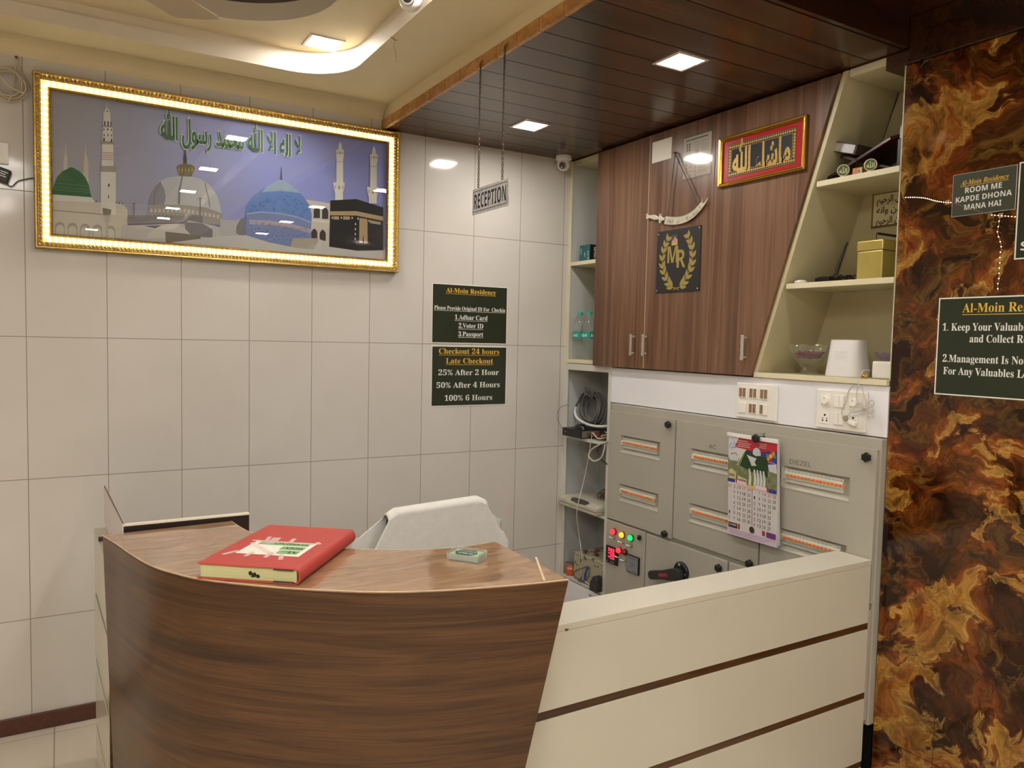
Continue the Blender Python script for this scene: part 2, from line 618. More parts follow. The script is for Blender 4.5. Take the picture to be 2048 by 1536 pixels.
# ------------------------------------------------------------------ shared materials
TILE = grid_tiles('glazed_wall_tile', (208, 203, 196), (140, 130, 116), ('X', 'Z'), (.3, .602), (-2.443, 1.692), (.0017, .0017), .09, .5, .025)
FLOORM = grid_tiles('floor_tile', (214, 204, 186), (150, 138, 118), ('X', 'Y'), (.6, .6), (-2.66, -.07), (.0022, .0022), .16, .5)
PLASTER = pm('cream_plaster', (222, 207, 170), .6, var=.04, vs=2)
PLASTER_W = pm('pale_plaster', (226, 216, 200), .6, var=.04, vs=2)
BACKWALL = pm('painted_wall', (216, 208, 194), .55, var=.04, vs=2)
PLANK = wood('ceiling_plank_wood', [(.3, srgb(56, 36, 22)), (.5, srgb(78, 50, 31)), (.7, srgb(98, 64, 41))], (1.3, 9, 9), (3, 90, 90), .24, .5, .05, .6)
PLANK_EDGE = wood('fascia_wood', [(.3, srgb(150, 100, 46)), (.5, srgb(184, 128, 62)), (.7, srgb(204, 152, 84))], (9, 9, 20), (60, 60, 160), .3, .5, .06)
DARKWOOD = wood('dark_soffit_wood', [(.3, srgb(34, 20, 12)), (.5, srgb(56, 32, 18)), (.7, srgb(74, 44, 24))], (2, 7, 7), (5, 60, 60), .2, .5, .03)
CABWOOD = wood('cabinet_laminate', [(.26, srgb(78, 52, 38)), (.40, srgb(104, 74, 56)), (.50, srgb(128, 94, 72)), (.58, srgb(98, 67, 49)), (.68, srgb(116, 84, 64)), (.78, srgb(86, 58, 43))],
               (1, 9, .22), (1, 120, 3.0), .30, .45, .03, .5, grain=.24)
COUNTERWOOD = wood('counter_laminate', [(.26, srgb(54, 33, 16)), (.40, srgb(78, 49, 24)), (.50, srgb(96, 63, 33)), (.58, srgb(73, 45, 21)), (.72, srgb(89, 57, 29))],
                   (.7, .7, 13), (3.5, 3.5, 170), .28, .5, .03, .7, grain=.42)
TOPWOOD = wood('counter_top_laminate', [(.28, srgb(138, 104, 76)), (.42, srgb(156, 120, 90)), (.52, srgb(170, 134, 100)), (.60, srgb(152, 115, 85)), (.72, srgb(164, 127, 95))],
               (3.2, 14, 3), (8, 120, 5), .16, .6, .0, .9, coat=.7, grain=.14)
def _figure(m):
    nt = m.node_tree
    b = nt.nodes['Principled BSDF']
    tc = nt.nodes.new('ShaderNodeTexCoord'); mp = nt.nodes.new('ShaderNodeMapping'); mp.inputs['Scale'].default_value = (5, 11, 8)
    ns = nt.nodes.new('ShaderNodeTexNoise'); ns.inputs['Scale'].default_value = 1; ns.inputs['Detail'].default_value = 1.5
    bp_ = nt.nodes.new('ShaderNodeBump'); bp_.inputs['Strength'].default_value = .8; bp_.inputs['Distance'].default_value = .006
    nt.links.new(tc.outputs['Object'], mp.inputs[0]); nt.links.new(mp.outputs[0], ns.inputs['Vector'])
    nt.links.new(ns.outputs[0], bp_.inputs['Height']); nt.links.new(bp_.outputs[0], b.inputs['Normal'])
    nt.links.new(bp_.outputs[0], b.inputs['Coat Normal'])
_figure(TOPWOOD)
CREAMLAM = pm('cream_laminate', (203, 197, 180), .22, var=.03, vs=3)
IVORY = pm('ivory_board', (220, 210, 178), .4, var=.04, vs=4)
OLIVECREAM = pm('cream_shelf_lining', (196, 186, 150), .45, var=.05, vs=4)
BLUEGREY = pm('blue_grey_laminate', (188, 190, 189), .4, var=.05, vs=5)
WHITEBOARD = pm('white_laminate', (230, 228, 232), .35, var=.025, vs=4)
NICHEWHITE = pm('white_niche_board', (206, 204, 192), .45, var=.05, vs=6)
NICHEIN = pm('grey_niche_lining', (170, 172, 168), .55, var=.08, vs=8)
GRANITE = pm('brown_granite', (84, 44, 34), .3, var=.35, vs=90)
ONYX = onyx_material('polished_onyx')
WHITEPL = pm('white_plastic', (232, 228, 220), .35, var=.02)
BLACKPL = pm('black_plastic', (22, 22, 23), .4, var=.1)
GREYMETAL = pm('grey_enamel', (168, 163, 150), .42, var=.04, vs=3)
STEEL = pm('brushed_steel', (190, 188, 182), .3, metal=1, var=.1, vs=60)
CHROME = pm('chrome', (225, 222, 215), .16, metal=1, var=0)
BRASS = pm('gold_metal', (212, 168, 76), .24, metal=1, var=.08, vs=40)
LAMPGLOW = emission('lamp_diffuser_glow', (255, 249, 240), LAMP)

# ------------------------------------------------------------------ room shell
ZW, ZB, ZU = 2.790, 2.900, 3.000
struct(MB().box(-6, .40, 0, .12, -.1, 3.2).build('wall_left', TILE))
struct(MB().box(.34, .46, -7, 0, -.1, 3.2).build('wall_back', BACKWALL))
struct(MB().box(-6, .46, -7.12, -7, -.1, 3.2).build('wall_front', BACKWALL))
struct(MB().box(-6.12, -6, -7.12, .12, -.1, 3.2).build('wall_far', BACKWALL))
struct(MB().box(-6.1, .46, -7.1, .12, -.1, 0).build('floor', FLOORM))
struct(MB().box(0, .338, -6.99, -2.087, 0, 2.734).build('wall_right', ONYX, bevel=.003))
bb = MB().box(-5.99, -.005, -.016, -.0005, .001, .072)
struct(bb.build('baseboard_left', GRANITE, bevel=.002))

# plaster ceiling: flat band, stepped tray, inner recess
tray = rr(-4.9, -1.49, -5.9, -.275, .25)
tray2 = rr(-4.912, -1.478, -5.912, -.263, .26)
rec = rr(-4.3, -1.70, -5.3, -.44, .42, 12)
cm = MB()
vs, fs = holed([(-6, -7), (-1.178, -7), (-1.178, 0), (-6, 0)], [tray], ZB)
cm.raw(vs, fs, PLASTER)
def wallring(mb, a, za, b, zb_, mat):
    n = len(a)
    mb.raw([(x, y, za) for x, y in a] + [(x, y, zb_) for x, y in b], [(i, (i + 1) % n, n + (i + 1) % n, n + i) for i in range(n)], mat)
wallring(cm, tray, ZB, tray, ZB + .056, PLASTER_W)
wallring(cm, tray, ZB + .056, tray2, ZB + .060, PLASTER_W)
wallring(cm, tray2, ZB + .060, tray2, ZU, PLASTER_W)
vs, fs = holed(tray2, [rec], ZU)
cm.raw(vs, fs, PLASTER)
wallring(cm, rec, ZU, rec, ZU + .07, PLASTER_W)
vs, fs = holed(rec, [], ZU + .07)
cm.raw(vs, fs, DARKWOOD)
cm.box(-6.1, .46, -7.1, .12, 3.2, 3.3, PLASTER)
struct(cm.build('ceiling', smooth=True, angle=30))
# small cove where the plaster meets the tiles
cv = MB()
k = 6
prof = [(-.075 + .075 * math.sin(PI / 2 * i / k), ZB - .001 - .062 * (1 - math.cos(PI / 2 * i / k))) for i in range(k + 1)]
for i in range(k):
    (y0, z0), (y1, z1) = prof[i], prof[i + 1]
    cv.face([(-6, y0, z0), (-1.18, y0, z0), (-1.18, y1, z1), (-6, y1, z1)])
struct(cv.build('trim_1', PLASTER, smooth=True))
# lower timber ceiling over the desk: boards with open joints, fascia, pale upstand
wm = MB()
y = 0.0
while y > -2.06:
    y1 = max(y - .15, -2.081)
    ya, yb = y1 + .0045, y - .0005
    JOINT_SHADE = pm('joint_shadow_board', (20, 12, 8), .9)
    wm.box(-1.172, .336, ya, yb, ZW, ZW + .014, PLANK)
    wm.m[-4] = wm.mi(JOINT_SHADE); wm.m[-3] = wm.mi(JOINT_SHADE)        # groove shade painted as dark edges along the joints
    y = y1
    if y1 <= -2.08:
        break
wm.box(-1.17, .336, -2.078, -.002, ZW + .0142, ZW + .03, pm('joint_shadow_board', (20, 12, 8), .9))  # near-black backing paints the shade inside the open joints
struct(wm.build('ceiling_wood', PLANK))
fm = MB()
y = 0.0
while y > -2.06:
    y1 = max(y - .15, -2.081)
    fm.box(-1.190, -1.173, y1 + .003, y - .001, ZW - .004, ZW + .045)
    y = y1
    if y1 <= -2.08:
        break
fm.box(-1.184, -1.173, -2.08, -.001, ZW, ZW + .043)
struct(fm.build('trim_2', PLANK_EDGE, bevel=.002, seg=1))
struct(MB().box(-1.178, -1.165, -2.08, 0, ZW + .045, ZB + .002).box(-1.178, -1.165, -6.99, -2.08, ZB - .004, ZB + .05).build('trim_3', PLASTER))
dm = MB().box(-1.176, .336, -6.99, -2.085, ZB - .002, ZB + .03)
dm.box(-1.172, .336, -2.100, -2.0825, ZW + .001, ZB)
struct(dm.build('ceiling_timber', DARKWOOD))
struct(MB().box(-.012, .336, -6.98, -2.101, 2.7345, ZB - .003).build('trim_4', DARKWOOD, bevel=.003))
struct(MB().box(-.006, .30, -2.100, -2.012, 2.736, 2.786).build('trim_5', PLANK))

# ------------------------------------------------------------------ recessed ceiling lamps
def ceiling_lamp(x, y, z, label, rim, s=.062):
    t = thing('ceiling_light', label, 'ceiling light', (x, y, z), 'square recessed ceiling lamps')
    m = MB()
    for a0, a1, b0, b1 in ((-s - .014, s + .014, -s - .014, -s), (-s - .014, s + .014, s, s + .014), (-s - .014, -s, -s, s), (s, s + .014, -s, s)):
        m.box(x + a0, x + a1, y + b0, y + b1, z - .005, z - .0005)
    m.build('bezel', rim, t, bevel=.0015)
    MB().box(x - s, x + s, y - s, y + s, z - .003, z - .0008, LAMPGLOW).build('diffuser', LAMPGLOW, t)
    return t
BEZ = pm('lamp_bezel', (205, 195, 175), .4)
ceiling_lamp(-.600, -.500, ZW, 'square lamp in the wooden ceiling nearest the tiled wall', BEZ)
ceiling_lamp(-.588, -1.556, ZW, 'square lamp in the wooden ceiling in front of the wall cabinet', BEZ)
ceiling_lamp(-1.620, -.42, ZU, 'square lamp in the curved corner of the cream tray ceiling', BEZ)
for lx, ly, lz, lb in (  # fill lamps here are added to brighten the lower walls and counter front
        (-1.62, -1.52, ZU, 'square lamp in the cream tray ceiling, second from the curved corner'),
        (-1.62, -2.62, ZU, 'square lamp in the cream tray ceiling, third from the curved corner'),
        (-1.62, -3.72, ZU, 'square lamp in the cream tray ceiling above the viewer'),
        (-1.62, -4.82, ZU, 'added fill lamp in the cream tray ceiling just behind the viewer'),
        (-1.62, -5.62, ZU, 'added fill lamp in the far rear corner of the cream tray ceiling'),
        (-3.10, -5.60, ZU, 'added fill lamp in the middle of the rear side of the tray ceiling'),
        (-4.58, -5.60, ZU, 'added fill lamp in the far left rear corner of the tray ceiling'),
        (-4.60, -2.0, ZU, 'added fill lamp on the far side of the cream tray ceiling'),
        (-4.60, -3.9, ZU, 'added fill lamp on the far side of the cream tray ceiling, deeper in the room'),
        (-2.30, -6.40, ZB, 'added fill lamp in the flat plaster by the rear wall'),
        (-3.80, -6.40, ZB, 'added fill lamp in the flat plaster by the rear wall, further left'),
        (-.60, -3.20, ZB - .002, 'square lamp in the dark timber ceiling by the onyx wall'),
        (-.60, -4.30, ZB - .002, 'added fill lamp in the dark timber ceiling behind the viewer'),
        (-.60, -5.40, ZB - .002, 'added fill lamp in the dark timber ceiling at the rear')):
    ceiling_lamp(lx, ly, lz, lb, BEZ)

# large fill panels added to even out the brightness, behind the viewer
FILLGLOW = emission('fill_panel_glow', (255, 249, 240), 9.5)
def fill_panel(x, y, label):
    z = ZU + .0698
    t = thing('fill_panel', label, 'ceiling light', (x, y, z))
    m = MB()
    for a0, a1, b0, b1 in ((-.31, .31, -.31, -.295), (-.31, .31, .295, .31), (-.31, -.295, -.295, .295), (.295, .31, -.295, .295)):
        m.box(x + a0, x + a1, y + b0, y + b1, z - .012, z)
    m.build('bezel', BEZ, t)
    MB().box(x - .2945, x + .2945, y - .2945, y + .2945, z - .008, z, FILLGLOW).build('diffuser', FILLGLOW, t)
fill_panel(-3.15, -3.55, 'added square fill panel in the ceiling recess beside the fan')
fill_panel(-3.15, -4.65, 'added square fill panel in the ceiling recess, rear end')
fill_panel(-4.00, -2.90, 'added square fill panel in the ceiling recess, far left side')

# ------------------------------------------------------------------ reception counter
ZC = 1.10
OUT = [(-2.515, -1.172), (-2.487, -1.281), (-2.457, -1.419), (-2.419, -1.560), (-2.370, -1.665), (-2.318, -1.745), (-2.219, -1.846),
       (-2.118, -1.932), (-1.963, -2.036), (-1.817, -2.098), (-1.654, -2.141), (-1.561, -2.160), (-1.481, -2.172)]
INN = [(-1.472, -1.764), (-1.581, -1.774), (-1.686, -1.753), (-1.793, -1.708), (-1.896, -1.645), (-1.985, -1.565), (-2.058, -1.455), (-2.108, -1.335), (-2.119, -1.288), (-2.129, -1.218), (-2.136, -1.150)]
outc = spline(OUT, 6)
innc = spline(INN, 6)
ct = thing('reception_counter', 'curved brown wood-grain reception counter with the red register on it', 'counter', (-2.0, -1.7, 0))
MB().prism(FT(0), outc + innc, ZC - .006, ZC).build('counter_top', TOPWOOD, ct, bevel=.0015)
# thin pale edge strip round the top
em = MB()
ol = [Vector((x, y, ZC - .0012)) for x, y in outc]
em.tube([p + Vector((0, 0, 0)) for p in ol], .0016, 6)
em.tube([Vector((x, y, ZC - .0012)) for x, y in innc], .0016, 6)
em.build('edge_strip', pm('pale_edging', (206, 176, 140), .4), ct)
# front skin: follows the curve, its right-hand edge is cut back towards the floor
def xend(z):
    return -1.481 - .226 * (ZC - .006 - z)
def xbeg(z):
    return -2.515 + .028 * (ZC - z)
pm_ = MB()
rows = []
N = 64
def cut_curve(x0, x1, off):
    L = [0]
    P = [Vector((a, b)) for a, b in outc]
    for i in range(1, len(P)):
        L.append(L[-1] + (P[i] - P[i - 1]).length)
    def s_at(x):
        for i in range(1, len(P)):
            if P[i].x >= x:
                t = (x - P[i - 1].x) / (P[i].x - P[i - 1].x)
                return L[i - 1] + (L[i] - L[i - 1]) * max(0, min(1, t))
        return L[-1]
    a, b = s_at(x0), s_at(x1)
    res = []
    for q in range(N + 1):
        s_ = a + (b - a) * q / N
        i = max(k for k in range(len(L)) if L[k] <= s_ + 1e-9)
        i = min(i, len(P) - 2)
        t = (s_ - L[i]) / (L[i + 1] - L[i])
        p = P[i].lerp(P[i + 1], t)
        d = (P[i + 1] - P[i]).normalized()
        nrm = Vector((-d.y, d.x))            # towards the inside
        res.append(p + nrm * off)
    return res
zs = [0, .2, .4, .6, .8, .95, ZC - .0065]
vs = []
for z in zs:
    for off in (0.0, .016):
        vs += [(p.x, p.y, z) for p in cut_curve(xbeg(z), xend(z), off)]
R = 2 * (N + 1)
fs = []
for i in range(len(zs) - 1):
    for q in range(N):
        a = i * R + q; b = (i + 1) * R + q
        fs.append((a, a + 1, b + 1, b))
        fs.append((b + N + 1, b + N + 2, a + N + 2, a + N + 1))
    for q in (0, N):
        a = i * R + q; b = (i + 1) * R + q
        fs.append((a, b, b + N + 1, a + N + 1) if q == 0 else (a + N + 1, b + N + 1, b, a))
pm_.raw(vs, fs)
pm_.build('front_panel', COUNTERWOOD, ct, smooth=True)
im = MB()
inner = innc[::-1]
for i in range(len(inner) - 1):
    (x0, y0), (x1, y1) = inner[i], inner[i + 1]
    im.face([(x0, y0, .02), (x1, y1, .02), (x1, y1, ZC - .007), (x0, y0, ZC - .007)])
im.build('inner_panel', CREAMLAM, ct, smooth=True, solid=.012)
MB().box(-2.50, -2.14, -1.172, -1.156, .02, ZC - .007).build('end_panel', COUNTERWOOD, ct)
e2 = MB()
e2.prism(Fr((0, 0, 0), (1, 0, 0), (0, 0, 1)), [(-1.487, ZC - .007), (-1.503, ZC - .007), (-1.76, .02), (-1.744, .02)], 1.78, 2.150)
e2.build('end_panel', COUNTERWOOD, ct)
# thin scratch-like joint strip across the right tip of the top
sm = MB().stroke(FT(ZC + .0006), [(-1.449, -2.013 + .05), (-1.545, -2.155)], .006)
sm.build('joint_strip', pm('pale_joint', (214, 180, 146), .5), ct)

def low_wing(name, label, fr, length, depth, parts_top=.94, cut=0.0):
    """low cream partition: fr runs along the outer face (right = length, up = height, normal = outwards)"""
    t = thing(name, label, 'counter', tuple(fr.p(length / 2, 0, -depth / 2)))
    def slab(b0, b1, c0, c1):        # the left end can be cut back at a slant (cut = run per unit of drop)
        l0, l1 = cut * (parts_top - b0), cut * (parts_top - b1)
        return MB().prism(fr, [(-l0, b0), (length, b0), (length, b1), (-l1, b1)], c0, c1)
    slab(0.0, parts_top - .02, -depth, -.007).build('core', COUNTERWOOD, t)
    zz = [.02, .148, .173, .413, .438, .678, .703, parts_top - .0205]
    for i in range(0, 8, 2):
        slab(zz[i], zz[i + 1], -.0068, 0).build('front_panel', CREAMLAM, t, bevel=.0012)
    for i in range(1, 7, 2):
        slab(zz[i] + .0003, zz[i + 1] - .0003, -.0066, -.003).build('strip', COUNTERWOOD, t)
    slab(parts_top - .02, parts_top, -depth - .004, .001).build('top', CREAMLAM, t, bevel=.0015)
    return t
rw = low_wing('counter_wing', 'low cream counter wing with brown strips running to the grey panel', Fr((-1.487, -2.08, 0), (1, 0, 0), (0, 0, 1)), 1.437, .14, cut=.226)
m = MB().prism(Fr((-1.425, -2.0812, .924), (1, 0, 0), (0, 0, 1)), [(.0, .002), (.014, 0), (.010, -.006), (.003, -.005)], 0, .0006)
m.build('chip', pm('raw_board', (92, 70, 46), .8), rw)
lw = low_wing('counter_wing', 'low cream counter wing behind the left end of the curved counter', Fr((-2.513, -.378, 0), (.035, -.999, 0), (0, 0, 1)), .745, .12)
# raised board with white top edge and the tall white side sheet behind the counter's left end
ps = thing('desk_partition', 'dark brown board with white top edge and white side sheet behind counter', 'partition', (-2.3, -1.13, 0))
MB().box(-2.456, -2.078, -1.146, -1.130, .25, 1.114).build('board', pm('dark_brown_laminate', (34, 20, 14), .4), ps)
MB().box(-2.457, -2.077, -1.147, -1.129, 1.1142, 1.120).build('edging', pm('white_edging', (236, 228, 210), .4), ps)
sm = MB()
a, b = Vector((-2.4600, -1.146, 0)), Vector((-2.4735, -.27, 0))
dvec = (b - a).normalized(); nv = Vector((-dvec.y, dvec.x, 0)) * .008
vs = [a, b, b - nv, a - nv]
sm.raw([(p.x, p.y, .9415) for p in vs] + [(p.x, p.y, 1.124 if i in (0, 3) else 1.085) for i, p in enumerate(vs)],
       [(3, 2, 1, 0), (4, 5, 6, 7), (0, 1, 5, 4), (1, 2, 6, 5), (2, 3, 7, 6), (3, 0, 4, 7)])
sd = sm.build('side_panel', pm('lavender_white_laminate', (214, 204, 202), .35, var=.02), ps)
MB().tube([(vs[0].x + .003, vs[0].y, 1.1255), (vs[1].x + .003, vs[1].y, 1.0865)], .0026, 6).build('edging', pm('dull_brown_edging', (104, 88, 74), .5), sd)
lt = MB().box(-2.506, -2.482, -.60, -.575, .9402, .952)
tag(lt.build('bolt_latch', pm('dark_latch', (50, 40, 34), .5)), 'small dark latch on top of the left counter wing', 'latch')

# ------------------------------------------------------------------ red register on the counter
O3 = Vector((-2.113, -1.912, ZC))
e1 = Vector((-.784, .6205, 0)).normalized()
e2v = Vector((0, 0, 1)).cross(e1) * -1
if e2v.y < 0:
    e2v = -e2v
bw, bl, bt = .273, .405, .042
rb = thing('register_book', 'thick red hardbound register with a taped paper label on the counter', 'book', tuple(O3 + e1 * bw / 2 + e2v * bl / 2))
RED = pm('red_cloth_cover', (184, 66, 58), .55, var=.05, vs=30, bump=.08, bs=500)
bf = Fr(O3, e1, e2v)     # normal is down or up?
up = bf.n.z
bf = Fr(O3, e1, e2v) if up > 0 else Fr(O3 + e1 * 0, e2v, e1)
flip = up < 0
def bp(a, b, c):         # a across the width from the spine, b along the spine, c up
    return O3 + e1 * a + e2v * b + Vector((0, 0, c))
def bslab(mb, a0, a1, b0, b1, c0, c1, mat=None):
    vs = [bp(a, b, c) for c in (c0, c1) for b in (b0, b1) for a in (a0, a1)]
    mb.raw(vs, [(0, 2, 3, 1), (4, 5, 7, 6), (0, 1, 5, 4), (2, 6, 7, 3), (0, 4, 6, 2), (1, 3, 7, 5)], mat)
m = MB(); bslab(m, .012, bw, 0, bl, bt - .004, bt)
m.build('front_cover', RED, rb, bevel=.0015)
m = MB(); bslab(m, .012, bw, 0, bl, .0003, .004)
m.build('back_cover', RED, rb, bevel=.0015)
m = MB()
prof = [(.014, .0003)] + [(.014 - .016 * math.sin(PI * i / 12), bt / 2 - (bt / 2 - .0003) * math.cos(PI * i / 12)) for i in range(1, 12)] + [(.014, bt)]
prof2 = [(a + .004 * 1.0, min(max(c, .004), bt - .004)) for a, c in prof[::-1]]
pts = prof + prof2
n = len(pts)
m.raw([bp(a, 0, c) for a, c in pts] + [bp(a, bl, c) for a, c in pts],
      [tuple(range(n)), tuple(range(2 * n - 1, n - 1, -1))] + [(i, n + i, n + (i + 1) % n, (i + 1) % n) for i in range(n)])
m.build('spine', RED, rb, smooth=True)
PAGES = None
t = NT('page_edges')
v = t.mapping(t.coord(), (1, 1, 900))
ns = t.noise(v, 1, 3, .6)
t.l(t.ramp(ns.outputs[0], [(.3, srgb(176, 176, 124)), (.7, srgb(206, 204, 156))]), t.b.inputs['Base Color'])
t.setp(.8)
PAGES = t.m
m = MB(); bslab(m, .010, bw - .006, .005, bl - .005, .0042, bt - .0042)
m.build('page_block', PAGES, rb, bevel=.001)
m = MB()
for i, (a, b, w_, h_) in enumerate(((.132, .022, .012, .012), (.122, .018, .014, .014), (.112, .015, .010, .010), (.128, .014, .006, .005))):
    pts = [(a + w_ * .5 * math.cos(k * PI / 5) * random.uniform(.8, 1.15), b + h_ * .5 * math.sin(k * PI / 5) * random.uniform(.8, 1.15)) for k in range(10)]
    vs_ = [bp(x, .0046 - .0001 * i, z) for x, z in pts]
    m.face(vs_)
m.build('ink_stain', pm('black_ink', (28, 26, 22), .7), rb)
m = MB()
bslab(m, .018, .070, .0002, .010, bt - .0072, bt - .0041)
m.build('corner_cloth', pm('dark_green_cloth', (46, 60, 48), .8), rb)
m = MB()
bslab(m, .018, .070, .0002, .010, .0041, .0066)
m.build('corner_cloth', pm('dark_green_cloth', (46, 60, 48), .8), rb)
# label: paper, green strips with hand lettering, clear tape
def bfr(c):
    return Fr(O3 + Vector((0, 0, c)), e1, -e2v)   # right = away from the spine, up = towards the reader
L0, L1, B0, B1 = .046, .222, .098, .228     # label extents across and along
m = MB().rect(bfr(bt + .0004), L0, L1, -B1, -B0)
PAPER = pm('white_paper', (232, 226, 214), .7, var=.03, vs=40)
m.build('label', PAPER, rb)
GREENP = pm('green_paper', (134, 178, 118), .7, var=.05, vs=60)
INK = pm('green_black_ink', (30, 52, 40), .7, var=0)
m = MB()
f = bfr(bt + .0008)
rows_ = (('RESIDENCY', .060, .205, B1 - .022, 0), ('MOIN', .060, .126, B1 - .062, 0), ('AL-', .060, .118, B1 - .100, 0))
for s_, a0, a1, bm_, _ in rows_:
    m.rect(f, a0, a1, -bm_ - .017, -bm_ + .014, 0, GREENP)
f2 = bfr(bt + .0012)
for s_, a0, a1, bm_, _ in rows_:
    m.text(f2, serif(s_), (a0 + a1) / 2 - .006 if s_ != 'RESIDENCY' else .116, -bm_ - .001, h=.018, w=(a1 - a0) * (.72 if s_ == 'RESIDENCY' else .8), mat=INK)
m.build('lettering', None, rb)
TAPE = clear('clear_tape', (255, 240, 236), 1.3, .3, .42)
m = MB()
f = bfr(bt + .0016)
for a0, b0, a1, b1, w_ in ((.205, -.268, .190, -.205, .012), (.180, -.262, .172, -.20, .024), (.128, -.262, .122, -.21, .013), (.052, -.238, .036, -.22, .012),
                           (.222, -.118, .245, -.075, .014), (.178, -.112, .182, -.072, .012), (.128, -.118, .126, -.070, .012), (.096, -.108, .078, -.060, .012),
                           (.226, -.20, .120, -.10, .014), (.05, -.215, .235, -.222, .012)):
    m.stroke(f, [(a0, b0), (a1, b1)], w_)
m.build('tape', TAPE, rb)

# ------------------------------------------------------------------ business cards in a clear box
cf = Fr((-1.689, -1.871, ZC), (.058, -.077, 0), (.051, .0384, 0))
cb = thing('card_box', 'clear plastic box of business cards on the brown counter', 'card box', tuple(cf.p(.048, .03, 0)))
CL = clear('clear_acrylic', (250, 252, 250), 1.45, .03, .14)
m = MB()
A, B, H = .098, .062, .024
m.obox(cf, 0, A, 0, B, .0005, .0025)
m.obox(cf, 0, A, 0, .002, .0026, H * .8); m.obox(cf, 0, .002, .0021, B - .0021, .0026, H)
m.obox(cf, A - .002, A, .0021, B - .0021, .0026, H); m.obox(cf, 0, A, B - .002, B, .0026, H)
m.build('tray', CL, cb)
m = MB()
for i in range(9):
    m.obox(cf, .005 + .0006 * random.random(), A - .005, .004, B - .004 - .0006 * random.random(), .003 + i * .0016, .003 + i * .0016 + .0013)
m.build('card_stack', pm('pale_green_card', (178, 192, 170), .6), cb)
m = MB()
f = Fr(cf.p(0, 0, .0176), -cf.u, -cf.v)
GD = pm('dark_green_print', (38, 70, 58), .5); GL = pm('light_green_print', (150, 176, 134), .5)
m.rect(f, -A + .006, -.006, -B + .005, -.005, 0, GD)
m.flat(f, [(-A + .006, -B + .005), (-A + .030, -B + .005), (-A + .016, -.03), (-A + .030, -.005), (-A + .006, -.005)], .0002, GL)
m.flat(f, [(-.006, -B + .005), (-.026, -B + .005), (-.012, -.03), (-.026, -.005), (-.006, -.005)], .0002, GL)
WH = pm('white_print', (236, 236, 228), .5, var=0)
m.text(f, serif_italic('Al-Moin'), -.049, -.024, w=.05, h=.012, c=.0004, mat=WH)
m.text(f, serif('RESIDENCY'), -.049, -.043, w=.046, h=.006, c=.0004, mat=WH)
m.build('top_card', None, cb)

# ------------------------------------------------------------------ chair and towel behind the counter
ch = thing('office_chair', 'office chair behind the counter with a white towel over its back', 'chair', (-1.16, -.86, 0))
CHF = pm('black_chair_fabric', (34, 33, 34), .8)
m = MB()
bkp = rr(-1.40, -.92, .56, .965, .06, 6)
m.prism(Fr((0, 0, 0), (1, 0, 0), (0, 0, 1)), bkp, .655, .71)
m.build('backrest', CHF, ch, bevel=.012)
MB().prism(FT(0), rr(-1.41, -.91, -1.16, -.70, .07, 6), .43, .50).build('seat', CHF, ch, bevel=.015)
MB().box(-1.20, -1.12, -.675, -.650, .40, .70).build('back_bracket', BLACKPL, ch, bevel=.004)
MB().cyl((-1.16, -.92, .09), (-1.16, -.92, .43), .028, 16).build('post', STEEL, ch, smooth=True)
for k in range(5):
    a = k * 2 * PI / 5 + .3
    ex, ey = -1.16 + .27 * math.cos(a), -.92 + .27 * math.sin(a)
    lg = MB().tube([(-1.16, -.92, .105), (ex, ey, .075)], [.026, .018], 8).build('leg', BLACKPL, ch, smooth=True)
    MB().lathe([(.01, -.02), (.028, -.018), (.03, 0), (.028, .018), (.01, .02)], (ex, ey, .0305), (-math.sin(a), math.cos(a), 0), 16).build('caster', BLACKPL, lg, smooth=True)
# the towel: a sheet folded over the top edge, hanging a little wider than the chair on both sides
NU, NV = 44, 60
vs = []
def towel_pt(u, v):
    # v: 0 front hem .. 0.5 the fold .. 1 back hem
    R_ = .040
    hf, hb = .44, .30
    L = hf + PI * R_ + hb
    s_ = v * L
    if s_ < hf:
        yy, zz = -.7105 - .004, .968 - R_ * .2 - (hf - s_)
        drop = (hf - s_) / hf
    elif s_ < hf + PI * R_:
        a = (s_ - hf) / R_
        yy, zz = -.6825 - .034 * math.cos(a), .966 - R_ * .2 + .026 * math.sin(a)
        drop = 0
    else:
        yy, zz = -.6825 + .034, .966 - R_ * .2 - (s_ - hf - PI * R_)
        drop = -(s_ - hf - PI * R_) / hb
    wd = .245 + .105 * min(1, max(drop, 0) * 2.4) + .13 * min(1, max(-drop, 0) * 3)
    uu = (u - .5) * 2
    xx = -1.165 + uu * wd + .02 * drop
    # rounded shoulders
    zz -= .022 * max(0, abs(uu) - .82) / .18 * (1 if abs(drop) < .3 else .4)
    zz += .012 * uu * (1 - abs(drop))
    fold = math.sin(uu * 9 + 1.3) * .006 * abs(drop) + math.sin(uu * 21 + v * 5) * .0022 * min(1, abs(drop) * 2)
    fold += .014 * max(0, abs(uu) - .86) / .14 * abs(drop)
    sgn = -1 if drop >= 0 else 1
    yy += sgn * (abs(fold) + .006 * abs(drop) + .004)
    return (xx, yy, zz)
for j in range(NV + 1):
    for i in range(NU + 1):
        vs.append(towel_pt(i / NU, j / NV))
fs = [(j * (NU + 1) + i, j * (NU + 1) + i + 1, (j + 1) * (NU + 1) + i + 1, (j + 1) * (NU + 1) + i) for j in range(NV) for i in range(NU)]
m = MB(); m.raw(vs, fs)
TOW = pm('white_terry_towel', (228, 225, 218), .95, var=.05, vs=25, bump=.6, bs=420)
tw = m.build('towel', TOW, None, smooth=True, solid=.006)
tag(tw, 'white towel draped over the chair back behind the counter', 'towel')
